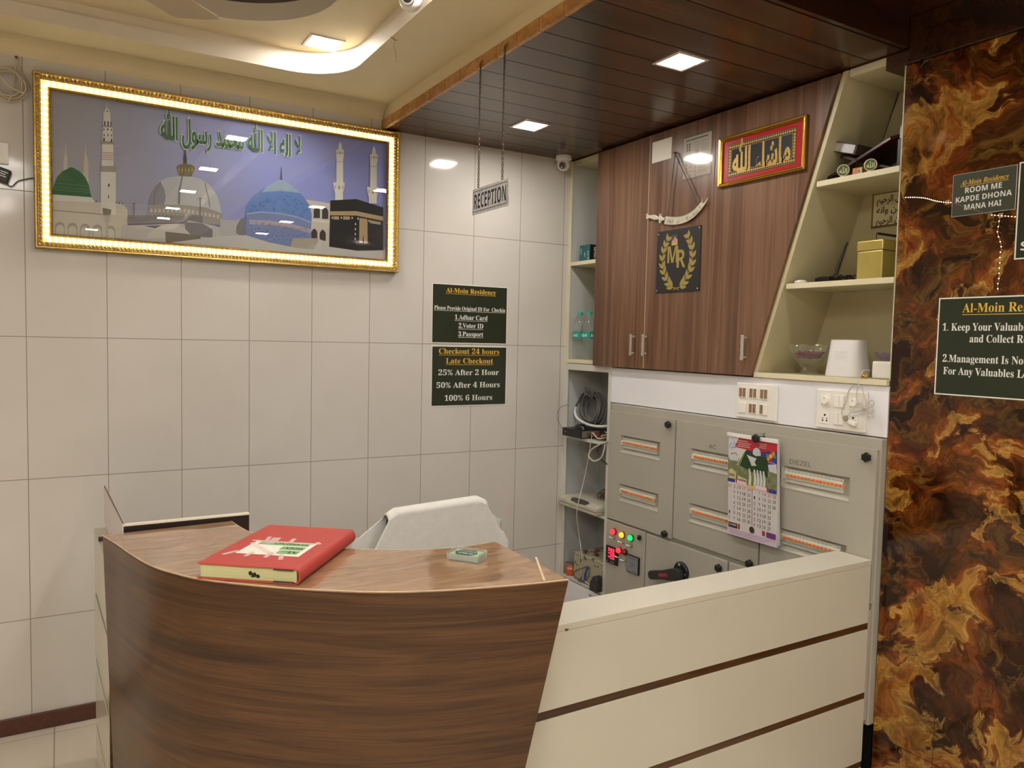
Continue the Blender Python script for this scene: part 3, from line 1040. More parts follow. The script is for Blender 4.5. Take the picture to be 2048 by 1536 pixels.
# ------------------------------------------------------------------ measuring helper: a sight line met with a real plane
def on(px, py, ax, val):
    d = _r2 * ((px - 1024) / FPX) + _d2 * ((py - 768) / FPX) + _f
    return CAM + d * ((val - CAM[ax]) / d[ax])
def LW(px, py, y=0.0):
    p = on(px, py, 1, y); return (p.x, p.z)
def BW(px, py, x=0.0):
    p = on(px, py, 0, x); return (-p.y, p.z)
def TP(px, py, z):
    p = on(px, py, 2, z); return (p.x, p.y)

# ------------------------------------------------------------------ lit picture on the tiled wall
fx0, fx1, fz0, fz1 = -2.708, -1.100, 2.060, 2.781
pic = thing('framed_picture', 'wide gold-framed picture of domes and minarets with a lit border', 'picture', ((fx0 + fx1) / 2, -.02, fz0))
GOLDF = pm('antique_gold_moulding', (184, 154, 90), .3, metal=1, var=.25, vs=60)
def moulding(mb, x0, x1, z0, z1, prof, mat=None):
    """profile of (inset, height off the wall) mitred round a rectangle facing -y"""
    loops = [[(x0 + d, -h, z0 + d), (x1 - d, -h, z0 + d), (x1 - d, -h, z1 - d), (x0 + d, -h, z1 - d)] for d, h in prof]
    vs = [p for l in loops for p in l]
    fs = []
    for i in range(len(loops) - 1):
        for j in range(4):
            fs.append((i * 4 + j, i * 4 + (j + 1) % 4, i * 4 + 4 + (j + 1) % 4, i * 4 + 4 + j))
    mb.raw(vs, fs, mat)
m = MB()
moulding(m, fx0, fx1, fz0, fz1, [(0, .001), (0, .034), (.004, .038), (.010, .036), (.014, .028), (.030, .024), (.034, .018), (.052, .018), (.056, .024), (.062, .024), (.066, .017)])
def along(d, step):
    pts = []
    x0, x1, z0, z1 = fx0 + d, fx1 - d, fz0 + d, fz1 - d
    nx = round((x1 - x0) / step); nz = round((z1 - z0) / step)
    for i in range(nx):
        pts += [(x0 + (i + .5) * (x1 - x0) / nx, z0, 0), (x0 + (i + .5) * (x1 - x0) / nx, z1, 0)]
    for i in range(nz):
        pts += [(x0, z0 + (i + .5) * (z1 - z0) / nz, 1), (x1, z0 + (i + .5) * (z1 - z0) / nz, 1)]
    return pts
for x, z, _ in along(.021, .0155):
    m.ball((x, -.0255, z), .0068, None, 8, 5)
for x, z, _ in along(.059, .010):
    m.ball((x, -.0245, z), .0042, None, 6, 4)
m.build('frame', GOLDF, pic, smooth=True)
LEDM = emission('warm_led_glow', (255, 236, 186), 2.6)
LEDS = emission('warm_led_strip', (248, 206, 122), .75)
m = MB()
moulding(m, fx0, fx1, fz0, fz1, [(.029, .0185), (.029, .0245), (.0535, .0245), (.0535, .0185)], LEDS)
for x, z, h in along(.0415, .0225):
    m.ball((x, -.0250, z), .0084, LEDM, 10, 6, (1.45, .5, .95) if h else (.95, .5, 1.45))
m.build('led_border', None, pic)
# the print
PF = FL(-.006)
ix0, ix1, iz0, iz1 = fx0 + .064, fx1 - .064, fz0 + .064, fz1 - .064
def A1(pts):
    return [LW(100 + x / 4.8, 180 + y / 4.8, -.006) for x, y in pts]
def A2(pts):
    return [LW(440 + x / 5.689, 280 + y / 5.689, -.006) for x, y in pts]
def clip(pts):
    return [(min(max(x, ix0), ix1), min(max(z, iz0), iz1)) for x, z in pts]
pr = MB()
def prn(name, col):
    return pm('print_' + name, tuple(min(255, c * 1.04 + 4) for c in col), .6, var=.05, vs=14)
t = NT('print_sky')
sx = t.n('SeparateXYZ'); t.l(t.coord('Generated'), sx.inputs[0])
t.l(t.mix(t.math('MULTIPLY', t.ramp(t.noise(t.mapping(t.coord(), (1.2, 1, 3)), 4, 6, .6).outputs[0], [(.45, (0, 0, 0)), (.7, (1, 1, 1))]), .35),
          t.ramp(sx.outputs[0], [(0, srgb(184, 174, 178)), (.25, srgb(168, 166, 192)), (.6, srgb(148, 151, 216)), (1, srgb(146, 148, 214))]), srgb(172, 166, 186)), t.b.inputs['Base Color'])
t.setp(.6)
SKY = t.m
pr.rect(PF, ix0 - .006, ix1 + .006, iz0 - .006, iz1 + .006, 0, SKY)
cc = [.0002]
def lay(pts, mat, up=True):
    if up:
        cc[0] += .00012
    pr.flat(PF, clip(pts), cc[0], mat)
S1, S2, S3 = prn('stone', (206, 194, 178)), prn('stone_shade', (166, 152, 138)), prn('stone_light', (222, 214, 204))
DK, GR, GY = prn('window_dark', (58, 50, 48)), prn('green_dome', (34, 92, 44)), prn('grey_dome', (186, 182, 186))
GY2, GRY = prn('dome_shade', (140, 136, 146)), prn('old_grey', (124, 116, 122))
# left: slim minarets, green dome, arcaded wall, tall minaret
lay(A1([(128, 770), (132, 660), (145, 600), (150, 490), (156, 600), (170, 660), (165, 770)]), S1)
lay(A1([(320, 900), (325, 690), (336, 600), (338, 490), (345, 600), (366, 680), (372, 900)]), S1)
lay(A1([(22, 1000), (28, 950), (46, 890), (70, 830), (120, 780), (200, 742), (215, 742), (290, 785), (340, 840), (372, 910), (386, 985), (402, 1030)]), GR)
for y in (890, 925, 950):
    lay(A1([(46 - (y - 890) * .2, y), (366 + (y - 890) * .25, y + 32), (366 + (y - 890) * .25, y + 36), (46 - (y - 890) * .2, y + 5)]), prn('green_rib', (96, 132, 92)), y == 890)
lay(A1([(-5, 1000), (400, 1030), (440, 1090), (-5, 1060)]), S3)
lay(A1([(-5, 1058), (700, 1090), (745, 1150), (745, 1430), (-5, 1400)]), S1)
lay(A1([(-5, 1148), (500, 1190), (500, 1197), (-5, 1155)]), prn('brown_line', (132, 106, 88)))
for i, cx in enumerate((-25, 95, 215, 335, 455, 580)):
    y0 = 1262 + i * 9
    a = [(cx - 46, y0 + 120), (cx - 46, y0 + 40)] + [(cx - 46 * math.cos(PI * k / 10), y0 + 40 - 46 * math.sin(PI * k / 10)) for k in range(1, 10)] + [(cx + 46, y0 + 40), (cx + 46, y0 + 130)]
    lay(A1(a), S2, i == 0)
cc[0] += .00012
for i, cx in enumerate((-25, 95, 215, 335, 455, 580)):
    y0 = 1284 + i * 9
    a = [(cx - 38, y0 + 125), (cx - 38, y0 + 40)] + [(cx - 38 * math.cos(PI * k / 10), y0 + 40 - 38 * math.sin(PI * k / 10)) for k in range(1, 10)] + [(cx + 38, y0 + 40), (cx + 38, y0 + 130)]
    lay(A1(a), prn('arch_light', (206, 198, 184)), False)
lay(A1([(488, 780), (632, 790), (632, 1200), (488, 1190)]), S3)
lay(A1([(478, 730), (642, 720), (636, 790), (484, 785)]), S2)
lay(A1([(500, 520), (606, 520), (610, 730), (496, 730)]), S3)
lay(A1([(480, 490), (622, 494), (616, 524), (486, 520)]), S2)
lay(A1([(506, 352), (600, 352), (604, 495), (502, 490)]), S3)
lay(A1([(486, 336), (612, 342), (604, 362), (494, 356)]), S2)
lay(A1([(514, 215), (578, 215), (582, 345), (510, 340)]), S3)
lay(A1([(522, 215), (528, 190), (542, 172), (545, 108), (549, 172), (564, 190), (572, 215)]), S3)
cc[0] += .00012
for y in (600, 622, 644, 664):
    lay(A1([(502, y), (604, y + 3), (604, y + 9), (502, y + 6)]), prn('red_course', (176, 110, 100)), False)
for x, y, w_, h_ in ((520, 300, 12, 44), (552, 300, 12, 48), (580, 306, 9, 40), (512, 372, 10, 16), (548, 370, 12, 18), (584, 374, 10, 18), (512, 460, 14, 34), (584, 470, 12, 34), (516, 424, 8, 22), (552, 424, 8, 22), (586, 428, 8, 22), (558, 900, 14, 30), (558, 1010, 8, 30), (542, 198, 12, 12), (440, 1062, 10, 14), (634, 1076, 10, 14), (660, 1080, 10, 14), (690, 1084, 10, 14)):
    lay(A1([(x, y), (x + w_, y), (x + w_, y + h_), (x, y + h_)]), DK, False)
lay(A1([(525, 1200), (575, 1200), (572, 1260), (560, 1300), (562, 1420), (525, 1420), (540, 1290), (526, 1260)]), prn('lamp_post_stone', (186, 176, 164)))
lay(A1([(505, 1130), (590, 1150), (580, 1200), (510, 1200)]), prn('lamp_head', (126, 112, 100)))
# middle: ribbed white dome with a gold crown, battlements, court roofs
lay(A1([(947, 1130), (953, 1070), (975, 980), (1005, 920), (1060, 872), (1130, 842), (1230, 826), (1340, 828), (1440, 852), (1530, 910), (1595, 1000), (1630, 1090), (1645, 1190), (1300, 1150)]), GY)
lay(A1([(950, 1110), (953, 1070), (975, 985), (1005, 925), (1060, 880), (1100, 960), (1110, 1040), (1090, 1120)]), GY2)
lay(A1([(1225, 1100), (1232, 960), (1262, 830), (1276, 830), (1252, 960), (1246, 1100)]), prn('dome_rib', (128, 118, 116)))
lay(A1([(990, 1110), (996, 1000), (1058, 876), (1066, 874), (1008, 1000), (1002, 1110)]), prn('dome_rib', (128, 118, 116)), False)
lay(A1([(1490, 890), (1530, 1060), (1536, 1130), (1528, 1130), (1516, 1040), (1482, 890)]), prn('dome_rib', (128, 118, 116)), False)
lay(A1([(945, 1125), (1000, 1104), (1300, 1104), (1500, 1130), (1648, 1186), (1650, 1300), (945, 1240)]), prn('drum_stone', (156, 146, 138)))
cc[0] += .00012
for i in range(17):
    x = 960 + i * 40; y = 1136 + max(0, i - 8) * 7
    lay(A1([(x, y + 40), (x, y + 12), (x + 12, y), (x + 24, y + 12), (x + 24, y + 40)]), prn('drum_niche', (190, 182, 174)), False)
lay(A1([(1215, 738), (1240, 716), (1300, 708), (1368, 722), (1392, 748), (1372, 800), (1358, 832), (1246, 826), (1240, 780)]), prn('crown_gold', (120, 104, 66)))
lay(A1([(1284, 708), (1282, 660), (1290, 600), (1282, 550), (1296, 534), (1310, 550), (1302, 600), (1312, 660), (1312, 708)]), prn('crown_dark', (72, 62, 60)))
cc[0] += .00012
for i in range(5):
    x = 1228 + i * 32
    lay(A1([(x, 770), (x + 8, 740), (x + 16, 770), (x + 8, 800)]), prn('crown_lights', (168, 148, 92)), False)
lay(A1([(745, 1215)] + [q for i in range(18) for q in ((745 + i * 40, 1216), (752 + i * 40, 1202), (772 + i * 40, 1202), (780 + i * 40, 1216))] + [(1465, 1200), (1465, 1275), (1280, 1282), (745, 1300)]), GRY)
lay(A1([(745, 1288), (1280, 1270), (1280, 1282), (745, 1302)]), prn('plum_shadow', (70, 60, 92)))
lay(A1([(700, 1302), (1290, 1284), (1330, 1252), (1560, 1300), (1728, 1350), (1760, 1530), (690, 1440)]), prn('court_wall', (188, 180, 176)))
lay(A1([(1290, 1270), (1460, 1280), (1560, 1340), (1560, 1420), (1330, 1400), (1300, 1350)]), GRY)
lay(A1([(905, 1305), (1070, 1300), (1010, 1330)]), prn('plum_shadow', (70, 60, 92)), False)
lay(A1([(935, 1385), (1010, 1330), (1120, 1290), (1210, 1286), (1300, 1340), (1362, 1400), (1100, 1424), (935, 1424)]), prn('tent_canvas', (202, 194, 186)))
lay(A1([(1105, 1360), (1440, 1396), (1450, 1480), (1110, 1466)]), prn('lattice_roof', (116, 106, 94)))
for x in (805, 1440):
    yb, yt = (1200, 1100) if x < 1000 else (1200, 1050)
    lay(A1([(x - 5, yb), (x - 5, yt), (x - 18, yt - 14), (x + 20, yt - 14), (x + 7, yt), (x + 7, yb)]), prn('post_grey', (120, 112, 112)), x < 1000)
# right: blue tiled dome, arcade, twin minarets, black draped cube, pavement
lay(A2([(0, 900), (180, 920), (240, 890), (300, 900), (300, 1100), (0, 1110)]), prn('far_stone', (178, 172, 172)))
lay(A2([(180, 1060), (186, 980), (230, 900), (290, 880), (290, 1090), (210, 1080)]), GRY)
lay(A2([(955, 676), (1250, 722), (1250, 1180), (1010, 1130)]), prn('rose_stone', (204, 190, 178)))
cc[0] += .00012
for x, y, w_, h_ in ((1062, 762, 72, 128), (1158, 770, 70, 130), (1034, 1012, 70, 112), (1130, 1024, 70, 124)):
    a = [(x, y + h_), (x, y + 36), (x + w_ * .2, y + 14), (x + w_ / 2, y - 6), (x + w_ * .8, y + 14), (x + w_, y + 36), (x + w_, y + h_)]
    lay(A2(a), DK, False)
lay(A2([(1030, 905), (1245, 930), (1245, 945), (1030, 920)]), S3, False)
for sx_, sy_, bot in ((0, 0, 690), (383, 52, 672)):
    def mm(pts):
        return A2([(x + sx_, y + sy_) for x, y in pts])
    lay(mm([(1308, 600), (1396, 600), (1396, bot), (1306, bot)]), S3)
    lay(mm([(1284, 484), (1416, 486), (1410, 545), (1392, 610), (1308, 610), (1292, 545)]), S3)
    lay(mm([(1324, 170), (1396, 170), (1398, 490), (1320, 490)]), S3)
    lay(mm([(1318, 112), (1406, 112), (1404, 200), (1396, 214), (1326, 214), (1320, 200)]), S3)
    lay(mm([(1342, 112), (1346, 60), (1356, 34), (1362, 14), (1370, 34), (1382, 60), (1384, 112)]), S3)
    cc[0] += .00012
    for x, y, w_, h_ in ((1330, 136, 10, 26), (1354, 134, 20, 30), (1386, 138, 10, 26), (1334, 240, 8, 20), (1354, 240, 10, 22), (1380, 242, 8, 20), (1302, 520, 10, 34), (1340, 524, 22, 38), (1388, 526, 10, 34)):
        lay(mm([(x, y), (x + w_, y), (x + w_, y + h_), (x, y + h_)]), S2, False)
BL1, BL2, BL3 = prn('tile_blue', (98, 128, 186)), prn('tile_pale', (150, 164, 184)), prn('tile_drum', (118, 128, 172))
lay(A2([(294, 870), (296, 780), (318, 710), (370, 645), (440, 590), (530, 530), (610, 488), (685, 452), (770, 492), (870, 566), (950, 650), (1010, 740), (1040, 840), (1038, 950), (700, 900)]), BL1)
lay(A2([(470, 596), (530, 530), (610, 488), (685, 452), (770, 492), (870, 566), (905, 605), (700, 580)]), BL2)
lay(A2([(292, 850), (460, 826), (700, 846), (880, 886), (1036, 945), (1030, 1120), (824, 1124), (800, 1218), (560, 1170), (288, 1090)]), BL3)
lay(A2([(292, 838), (460, 814), (700, 834), (880, 874), (1038, 934), (1036, 948), (880, 888), (700, 848), (460, 828), (292, 852)]), BL2)
lay(A2([(330, 908), (560, 920), (800, 956), (1032, 1016), (1030, 1062), (800, 1006), (560, 972), (330, 958)]), prn('script_band', (170, 156, 166)))
SCR = prn('tile_scroll', (58, 78, 150))
cc[0] += .00012
rs = random.Random(3)
for i in range(90):
    x = rs.uniform(330, 1010); top = 600 + abs(x - 690) * .42
    y = rs.uniform(max(600, top), 810 + max(0, x - 700) * .25)
    r_ = rs.uniform(6, 15)
    a0 = rs.uniform(0, 6)
    pts = A2([(x + r_ * math.cos(a0 + k * .7), y + r_ * .8 * math.sin(a0 + k * .7)) for k in range(6)])
    pr.stroke(PF, pts, .0016, cc[0], SCR)
for i in range(70):
    x = rs.uniform(345, 1010); y = 920 + (x - 345) * .14 + rs.uniform(4, 34)
    pr.stroke(PF, A2([(x, y), (x + rs.uniform(4, 14), y - rs.uniform(2, 14)), (x + 16, y + 8)]), .0012, cc[0], prn('script_ink', (112, 92, 116)))
for i in range(160):
    x = rs.uniform(310, 1000); y = 985 + (x - 310) * .13 + rs.uniform(0, 120) * (1 - max(0, (x - 800)) / 300)
    r_ = rs.uniform(3, 7)
    pr.disc(PF, *A2([(x, y)])[0], r_ / 5.689 * .0022, cc[0], rs.choice([BL2, SCR]), 5)
lay(A2([(676, 456), (684, 400), (690, 310), (697, 310), (700, 400), (706, 456)]), prn('finial', (86, 74, 104)))
lay(A2([(0, 1095), (290, 1085), (560, 1168), (800, 1216), (826, 1120), (1100, 1120), (1240, 1170), (1560, 1262), (1860, 1256), (1930, 1230), (1930, 1400), (-600, 1300), (-600, 1180)]), prn('pavement', (196, 188, 182)))
lay(A2([(800, 1216), (826, 1122), (1110, 1122), (1110, 1160), (1060, 1250), (820, 1222)]), prn('low_wall', (170, 158, 142)))
KB, KB2, KG = prn('black_cloth', (24, 20, 22)), prn('black_cloth_lit', (32, 27, 29)), prn('gold_thread', (176, 148, 108))
lay(A2([(1250, 690), (1545, 674), (1562, 1262), (1238, 1216)]), KB)
lay(A2([(1545, 674), (1850, 770), (1850, 1256), (1562, 1262)]), KB2, False)
lay(A2([(1249, 814), (1545, 812), (1850, 874), (1850, 922), (1545, 862), (1248, 858)]), KG)
for x0, x1, y0, y1 in ((1286, 1350, 868, 872), (1396, 1472, 870, 872)):
    lay(A2([(x0, y0), (x1, y1), (x1, y1 + 36), (x0, y0 + 38)]), KG, False)
lay(A2([(1700, 914), (1822, 936), (1822, 966), (1700, 948)]), KG, False)
lay(A2([(1580, 888), (1672, 902), (1674, 1178), (1634, 1178), (1626, 1070), (1614, 1174), (1578, 1168)]), KG, False)
KW = prn('pale_lamps', (206, 196, 180))
for x, y in ((1272, 888), (1376, 888), (1498, 890), (1536, 960), (1535, 1018), (1534, 1074), (1532, 1128), (1564, 898), (1690, 924)):
    lay(A2([(x - 9, y), (x, y - 20), (x + 9, y), (x, y + 14)]), KW, False)
# green calligraphy with a pale outline
body = arabic('لا اله الا الله محمد رسول الله')
(tx0, tz), (tx1, _) = LW(319, 256, -.006), LW(603, 290, -.006)
tz = (LW(460, 272, -.006)[1])
pr.text(PF, body, (tx0 + tx1) / 2, tz - .005, w=(tx1 - tx0), h=.098, c=.0042, mat=prn('calligraphy_outline', (196, 204, 196)), off=.05)
pr.text(PF, body, (tx0 + tx1) / 2, tz - .005, w=(tx1 - tx0) * .985, h=.097, c=.0046, mat=prn('calligraphy_green', (52, 100, 46)), off=.02)
print('print depth', cc[0])
pr.build('print', None, pic)
MB().box(ix0 - .004, ix1 + .004, -.0148, -.0142, iz0 - .004, iz1 + .004).build('glass', clear('picture_glass', (248, 250, 250), 1.5, .006), pic)

# ------------------------------------------------------------------ notices
DGREEN = pm('dark_green_print_sheet', (38, 46, 31), .3, var=.05, vs=10)
GOLDTXT = pm('yellow_lettering', (222, 178, 66), .4, var=0)
WHITETXT = pm('white_lettering', (228, 228, 218), .4, var=0)
SHEETW = pm('white_sheet_edge', (226, 224, 214), .4, var=0)
def notice(name, label, fr, a0, a1, b0, b1, lines, bord=.0045, bg=None):
    """lines: (text, middle a, middle b, capital height, width, material, underline)"""
    t = thing(name, label, 'sign', tuple(fr.p((a0 + a1) / 2, b0, 0)))
    MB().obox(fr, a0, a1, b0, b1, .0004, .0016).build('sheet', SHEETW, t)
    m = MB().rect(fr, a0 + bord, a1 - bord, b0 + bord, b1 - bord, .0019)
    m.build('print', bg or DGREEN, t)
    for nm, want in (('heading', GOLDTXT), ('lettering', WHITETXT)):
        m = MB()
        for tx, a, b, h, w, mat, ul in lines:
            if mat is not want:
                continue
            m.text(fr, tx, a, b, h=h, w=w, c=.0023, mat=mat)
            if ul:
                m.rect(fr, a - w / 2, a + w / 2, b - h * .78, b - h * .78 + max(.0016, h * .07), .0023, mat)
        if m.f:
            m.build(nm, None, t)
    return t
F0 = FL(-.0003)
def lz(y):
    return LW(939, y)[1]
notice('notice_board', 'dark green identity card notice on the tiled wall above the checkout notice', F0, -.891, -.419, 1.697, 2.022, [
    (serif('Al-Moin Residency'), -.652, lz(582.5), .026, .312, GOLDTXT, True),
    (serif('Please Provide Original ID For  Checkin'), -.655, lz(617.5), .0215, .444, WHITETXT, True),
    (serif('1.Adhar Card'), -.650, lz(635), .026, .205, WHITETXT, True),
    (serif('2.Voter ID'), -.651, lz(651.5), .026, .155, WHITETXT, True),
    (serif('3.Passport'), -.651, lz(668), .026, .156, WHITETXT, True)])
notice('notice_board', 'dark green checkout hours notice on the tiled wall below the identity notice', F0, -.889, -.416, 1.350, 1.683, [
    (serif('Checkout 24 hours'), -.656, lz(702.5), .030, .380, GOLDTXT, True),
    (serif('Late Checkout'), -.654, lz(721.5), .030, .296, GOLDTXT, True),
    (serif('25% After 2 Hour'), -.657, lz(744.5), .031, .380, WHITETXT, False),
    (serif('50% After 4 Hours'), -.658, lz(769.5), .031, .398, WHITETXT, False),
    (serif('100% 6 Hours'), -.657, lz(795), .031, .300, WHITETXT, False)])
# three notices on the onyx wall (right = -y)
FO = FB(-.0006)
def bz(px, py):
    return BW(px, py, 0)
def lnB(text, p0, p1, h, mat, ul=False):
    a0, b0 = bz(*p0); a1, b1 = bz(*p1)
    return (text, (a0 + a1) / 2, (b0 + b1) / 2, h, abs(a1 - a0), mat, ul)
GREYGREEN = pm('glossy_grey_green_sheet', (66, 70, 60), .3, var=.05, vs=8)
def c3(x, y):
    return (1780 + x / 5.907, 300 + y / 5.907)
n1 = notice('notice_board', 'small grey-green laundry notice taped high on the onyx wall', FO, 2.279, 2.481, 2.172, 2.313, [
    lnB(serif_italic('Al-Moin Residency'), c3(840, 395), c3(1410, 305), .0165, GOLDTXT, True),
    lnB(sans('ROOM ME'), c3(893, 480), c3(1328, 415), .0175, WHITETXT),
    lnB(sans('KAPDE DHONA'), c3(783, 597), c3(1445, 500), .0175, WHITETXT),
    lnB(sans('MANA HAI'), c3(883, 678), c3(1322, 625), .0175, WHITETXT)], .001, GREYGREEN)
notice('notice_board', 'dark green notice on the onyx wall cut off by the photo edge, beside laundry notice', FO, 2.4865, 2.80, 2.012, 2.318, [
    (sans('S'), 2.515, 2.053, .027, .022, WHITETXT, False)])
def s3(px, py, qx, qy):
    return bz(px, py), bz(qx, qy)
def c2(x, y):
    return (1740 + x / 5.909, 560 + y / 5.909)
def lineL(text, p0, p1, full, h, mat, ul=False):
    """text whose visible part runs p0..p1 of the full string; returns a line entry for the whole string"""
    a0, b0 = bz(*p0); a1, b1 = bz(*p1)
    v = text_mesh(serif(text[:full]))
    f_ = text_mesh(serif(text))
    w = (a1 - a0) / (v[3] - v[2]) * (f_[3] - f_[2])
    return (serif(text), a0 + w / 2, (b0 + b1) / 2, h, w, mat, ul)
notice('notice_board', 'large dark green valuables notice on the onyx wall', FO, 2.2525, 2.93, 1.566, 1.899, [
    lineL('Al-Moin Residency', c2(1100, 325), c2(1810, 318), 10, .0305, GOLDTXT, True),
    lineL('1. Keep Your Valuables', c2(865, 552), c2(1815, 553), 19, .0255, WHITETXT),
    lineL('and Collect Receipt', c2(1183, 692), c2(1820, 694), 13, .0255, WHITETXT),
    lineL('2.Management Is Not', c2(865, 918), c2(1815, 955), 18, .0255, WHITETXT),
    lineL('For Any Valuables Lost', c2(872, 1062), c2(1815, 1115), 19, .0255, WHITETXT)], .0045)
# string of tiny lights taped across the onyx
ls = thing('string_lights', 'thin string of tiny warm lights taped to the onyx wall', 'string lights', (-.004, -2.25, 2.05))
def P0(px, py, x=-.006):
    p = on(px, py, 0, x); return Vector((p.x, p.y, p.z))
run1 = [P0(*c3(x, y)) for x, y in ((165, 562), (300, 560), (420, 570), (530, 600), (645, 618), (740, 622))]
run2 = [P0(*c3(x, y)) for x, y in ((1170, 765), (1300, 775), (1485, 790))]
run3 = [P0(*c3(x, y)) for x, y in ((1300, 778), (1285, 880), (1272, 980), (1300, 1070), (1315, 1150), (1300, 1250), (1298, 1350), (1290, 1440), (1288, 1536))] + [P0(*c2(1510, 60)), P0(*c2(1514, 128))]
behind = [run1[-1] + Vector((.003, 0, 0)), run2[0] + Vector((.003, 0, 0))]
m = MB()
for q in (run1, run2, run3, behind):
    m.tube([Vector(p) for p in spline([tuple(v) for v in q], 6)], .0009, 5)
m.build('wire', pm('clear_wire', (150, 120, 80), .3), ls)
BULB = emission('tiny_warm_bulb', (255, 222, 170), 3)
b0 = None
for q, step in ((run1, .0075), (run2, .009), (run3, .0165)):
    sp = [Vector(p) for p in spline([tuple(v) for v in q], 24)]
    acc = 0
    for i in range(1, len(sp)):
        acc += (sp[i] - sp[i - 1]).length
        if acc >= step:
            acc = 0
            if b0 is None:
                b0 = MB().ball((0, 0, 0), .0017, BULB, 6, 4).build('bulb', BULB, ls, world=False)
                b0.location = sp[i] + Vector((-.0012, 0, 0)) - ls.location
            else:
                c = b0.copy(); COL.objects.link(c); c.parent = ls
                c.location = sp[i] + Vector((-.0012, 0, 0)) - ls.location
TAPEB = clear('brownish_tape', (244, 206, 176), 1.35, .15, .35)
for (x, y) in ((680, 615), (1310, 770)):
    m = MB(); f = FB(-.0085)
    a, b = BW(*c3(x, y), -.0085)
    m.rect(f, a - .007, a + .007, b - .008, b + .007)
    m.build('tape', TAPEB, ls)

# ------------------------------------------------------------------ RECEPTION sign on chains
sx_ = -1.1965
rs_ = thing('hanging_sign', 'silver RECEPTION sign hanging on two chains from the wooden ceiling edge', 'sign', (sx_, -1.187, 2.215))
t = NT('brushed_silver_sheet')
v = t.mapping(t.coord(), (1, 60, 22), (0, 0, 0), (.5, 0, 0))
ns = t.noise(v, 1, 3, .5, 1.5)
t.l(t.ramp(ns.outputs[0], [(.35, srgb(168, 166, 162)), (.65, srgb(202, 197, 186))]), t.b.inputs['Base Color'])
t.setp(.34, .3)
SILV = t.m
y0, y1, z0, z1 = -1.045, -1.330, 2.2155, 2.3165
MB().box(sx_ - .0015, sx_ + .0015, y1, y0, z0, z1).build('plate', SILV, rs_)
m = MB(); f = FB(sx_ - .0018)
INKB = pm('black_lettering', (26, 25, 28), .4, var=0)
a0, a1 = -y0 + .006, -y1 - .010
for r_ in ((a0, a1, z0 + .010, z0 + .0125), (a0, a1, z1 - .0125, z1 - .010), (a0, a0 + .0025, z0 + .0125, z1 - .0125), (a1 - .0025, a1, z0 + .0125, z1 - .0125)):
    m.rect(f, *r_)
m.text(f, sans('RECEPTION'), (a0 + a1) / 2, (z0 + z1) / 2 - .001, h=.056, w=.252)
m.build('lettering', INKB, rs_)
CHM = pm('dark_chain_metal', (96, 88, 76), .35, metal=1, var=.2, vs=80)
for yc, zt in ((-1.0895, 2.802), (-1.2785, 2.806)):
    m = MB()
    z = z1 - .006; i = 0
    zl = .0105
    top = zt
    nl = int((top - z) / zl)
    for i in range(nl):
        zc = z + (i + .5) * zl
        ring = []
        for k_ in range(10):
            th = 2 * PI * k_ / 10
            u, w_ = .0036 * math.cos(th), .0072 * math.sin(th)
            ring.append((sx_ + (u if i % 2 else 0), yc + (0 if i % 2 else u), zc + w_))
        m.tube(ring, .0016, 5, closed=True)
    c = m.build('chain', CHM, rs_, smooth=True)
    hk = MB().tube([(sx_ + .006, yc - .008, top + .010), (sx_ + .001, yc - .009, top - .004), (sx_ - .002, yc, top - .010), (sx_ + .001, yc + .009, top - .004), (sx_ + .006, yc + .006, top + .010)], .0013, 6)
    hk.build('hook', CHM, rs_, smooth=True)

# ------------------------------------------------------------------ dome cameras
def dome_camera(loc, aim, label, base_r=.047):
    t = thing('security_camera', label, 'camera', loc)
    L = Vector(loc)
    MB().lathe([(base_r * .98, -.0005), (base_r, -.006), (base_r * .98, -.020), (base_r * .80, -.026), (.0, -.026)], L, n=32).build('base', WHITEPL, t, smooth=True)
    c = L + Vector((0, 0, -.046))
    MB().ball(c, base_r * .80, None, 24, 16).build('housing', WHITEPL, t, smooth=True)
    d = Vector(aim).normalized()
    ln = MB().lathe([(.023, base_r * .66), (.022, base_r * .84), (.017, base_r * .86), (.0, base_r * .86)], c, d, 24).build('lens_ring', pm('camera_ring', (120, 116, 110), .3), t, smooth=True)
    MB().lathe([(.0155, base_r * .862), (.011, base_r * .90), (.006, base_r * .86), (0, base_r * .87)], c, d, 20).build('lens', pm('lens_black', (18, 18, 22), .1, spec=.8), ln, smooth=True)
    return t
dome_camera((-.105, -.075, ZW - .0005), (-.70, -.66, -.36), 'white dome camera in the corner under the wooden ceiling')
dome_camera((-1.572, -1.276, ZB + .028), (-.62, -.80, -.30), 'white dome camera on the cream tray ceiling, cut off by the top edge', .05)
# ------------------------------------------------------------------ ceiling fan: a blade tip reaches into view
hub = Vector((-2.80, -1.62, 2.765))
fan = thing('ceiling_fan', 'beige ceiling fan with one blade tip showing under the tray ceiling', 'fan', tuple(hub))
FANM = pm('beige_fan_enamel', (176, 156, 118), .35)
MB().lathe([(.0, -.055), (.07, -.05), (.105, -.02), (.11, .02), (.08, .05), (.02, .06), (0, .06)], hub, n=32).build('motor', FANM, fan, smooth=True)
MB().cyl(hub + Vector((0, 0, .055)), (hub.x, hub.y, ZU + .129), .013, 14).build('rod', FANM, fan, smooth=True)
MB().lathe([(.013, 0), (.05, .05), (.055, .085), (0, .085)], (hub.x, hub.y, ZU + .043), n=24).build('canopy', FANM, fan, smooth=True)
tipm = Vector((-2.2195, -1.058, 2.75))
ang0 = math.atan2(tipm.y - hub.y, tipm.x - hub.x)
rad = (tipm.xy - hub.xy).length
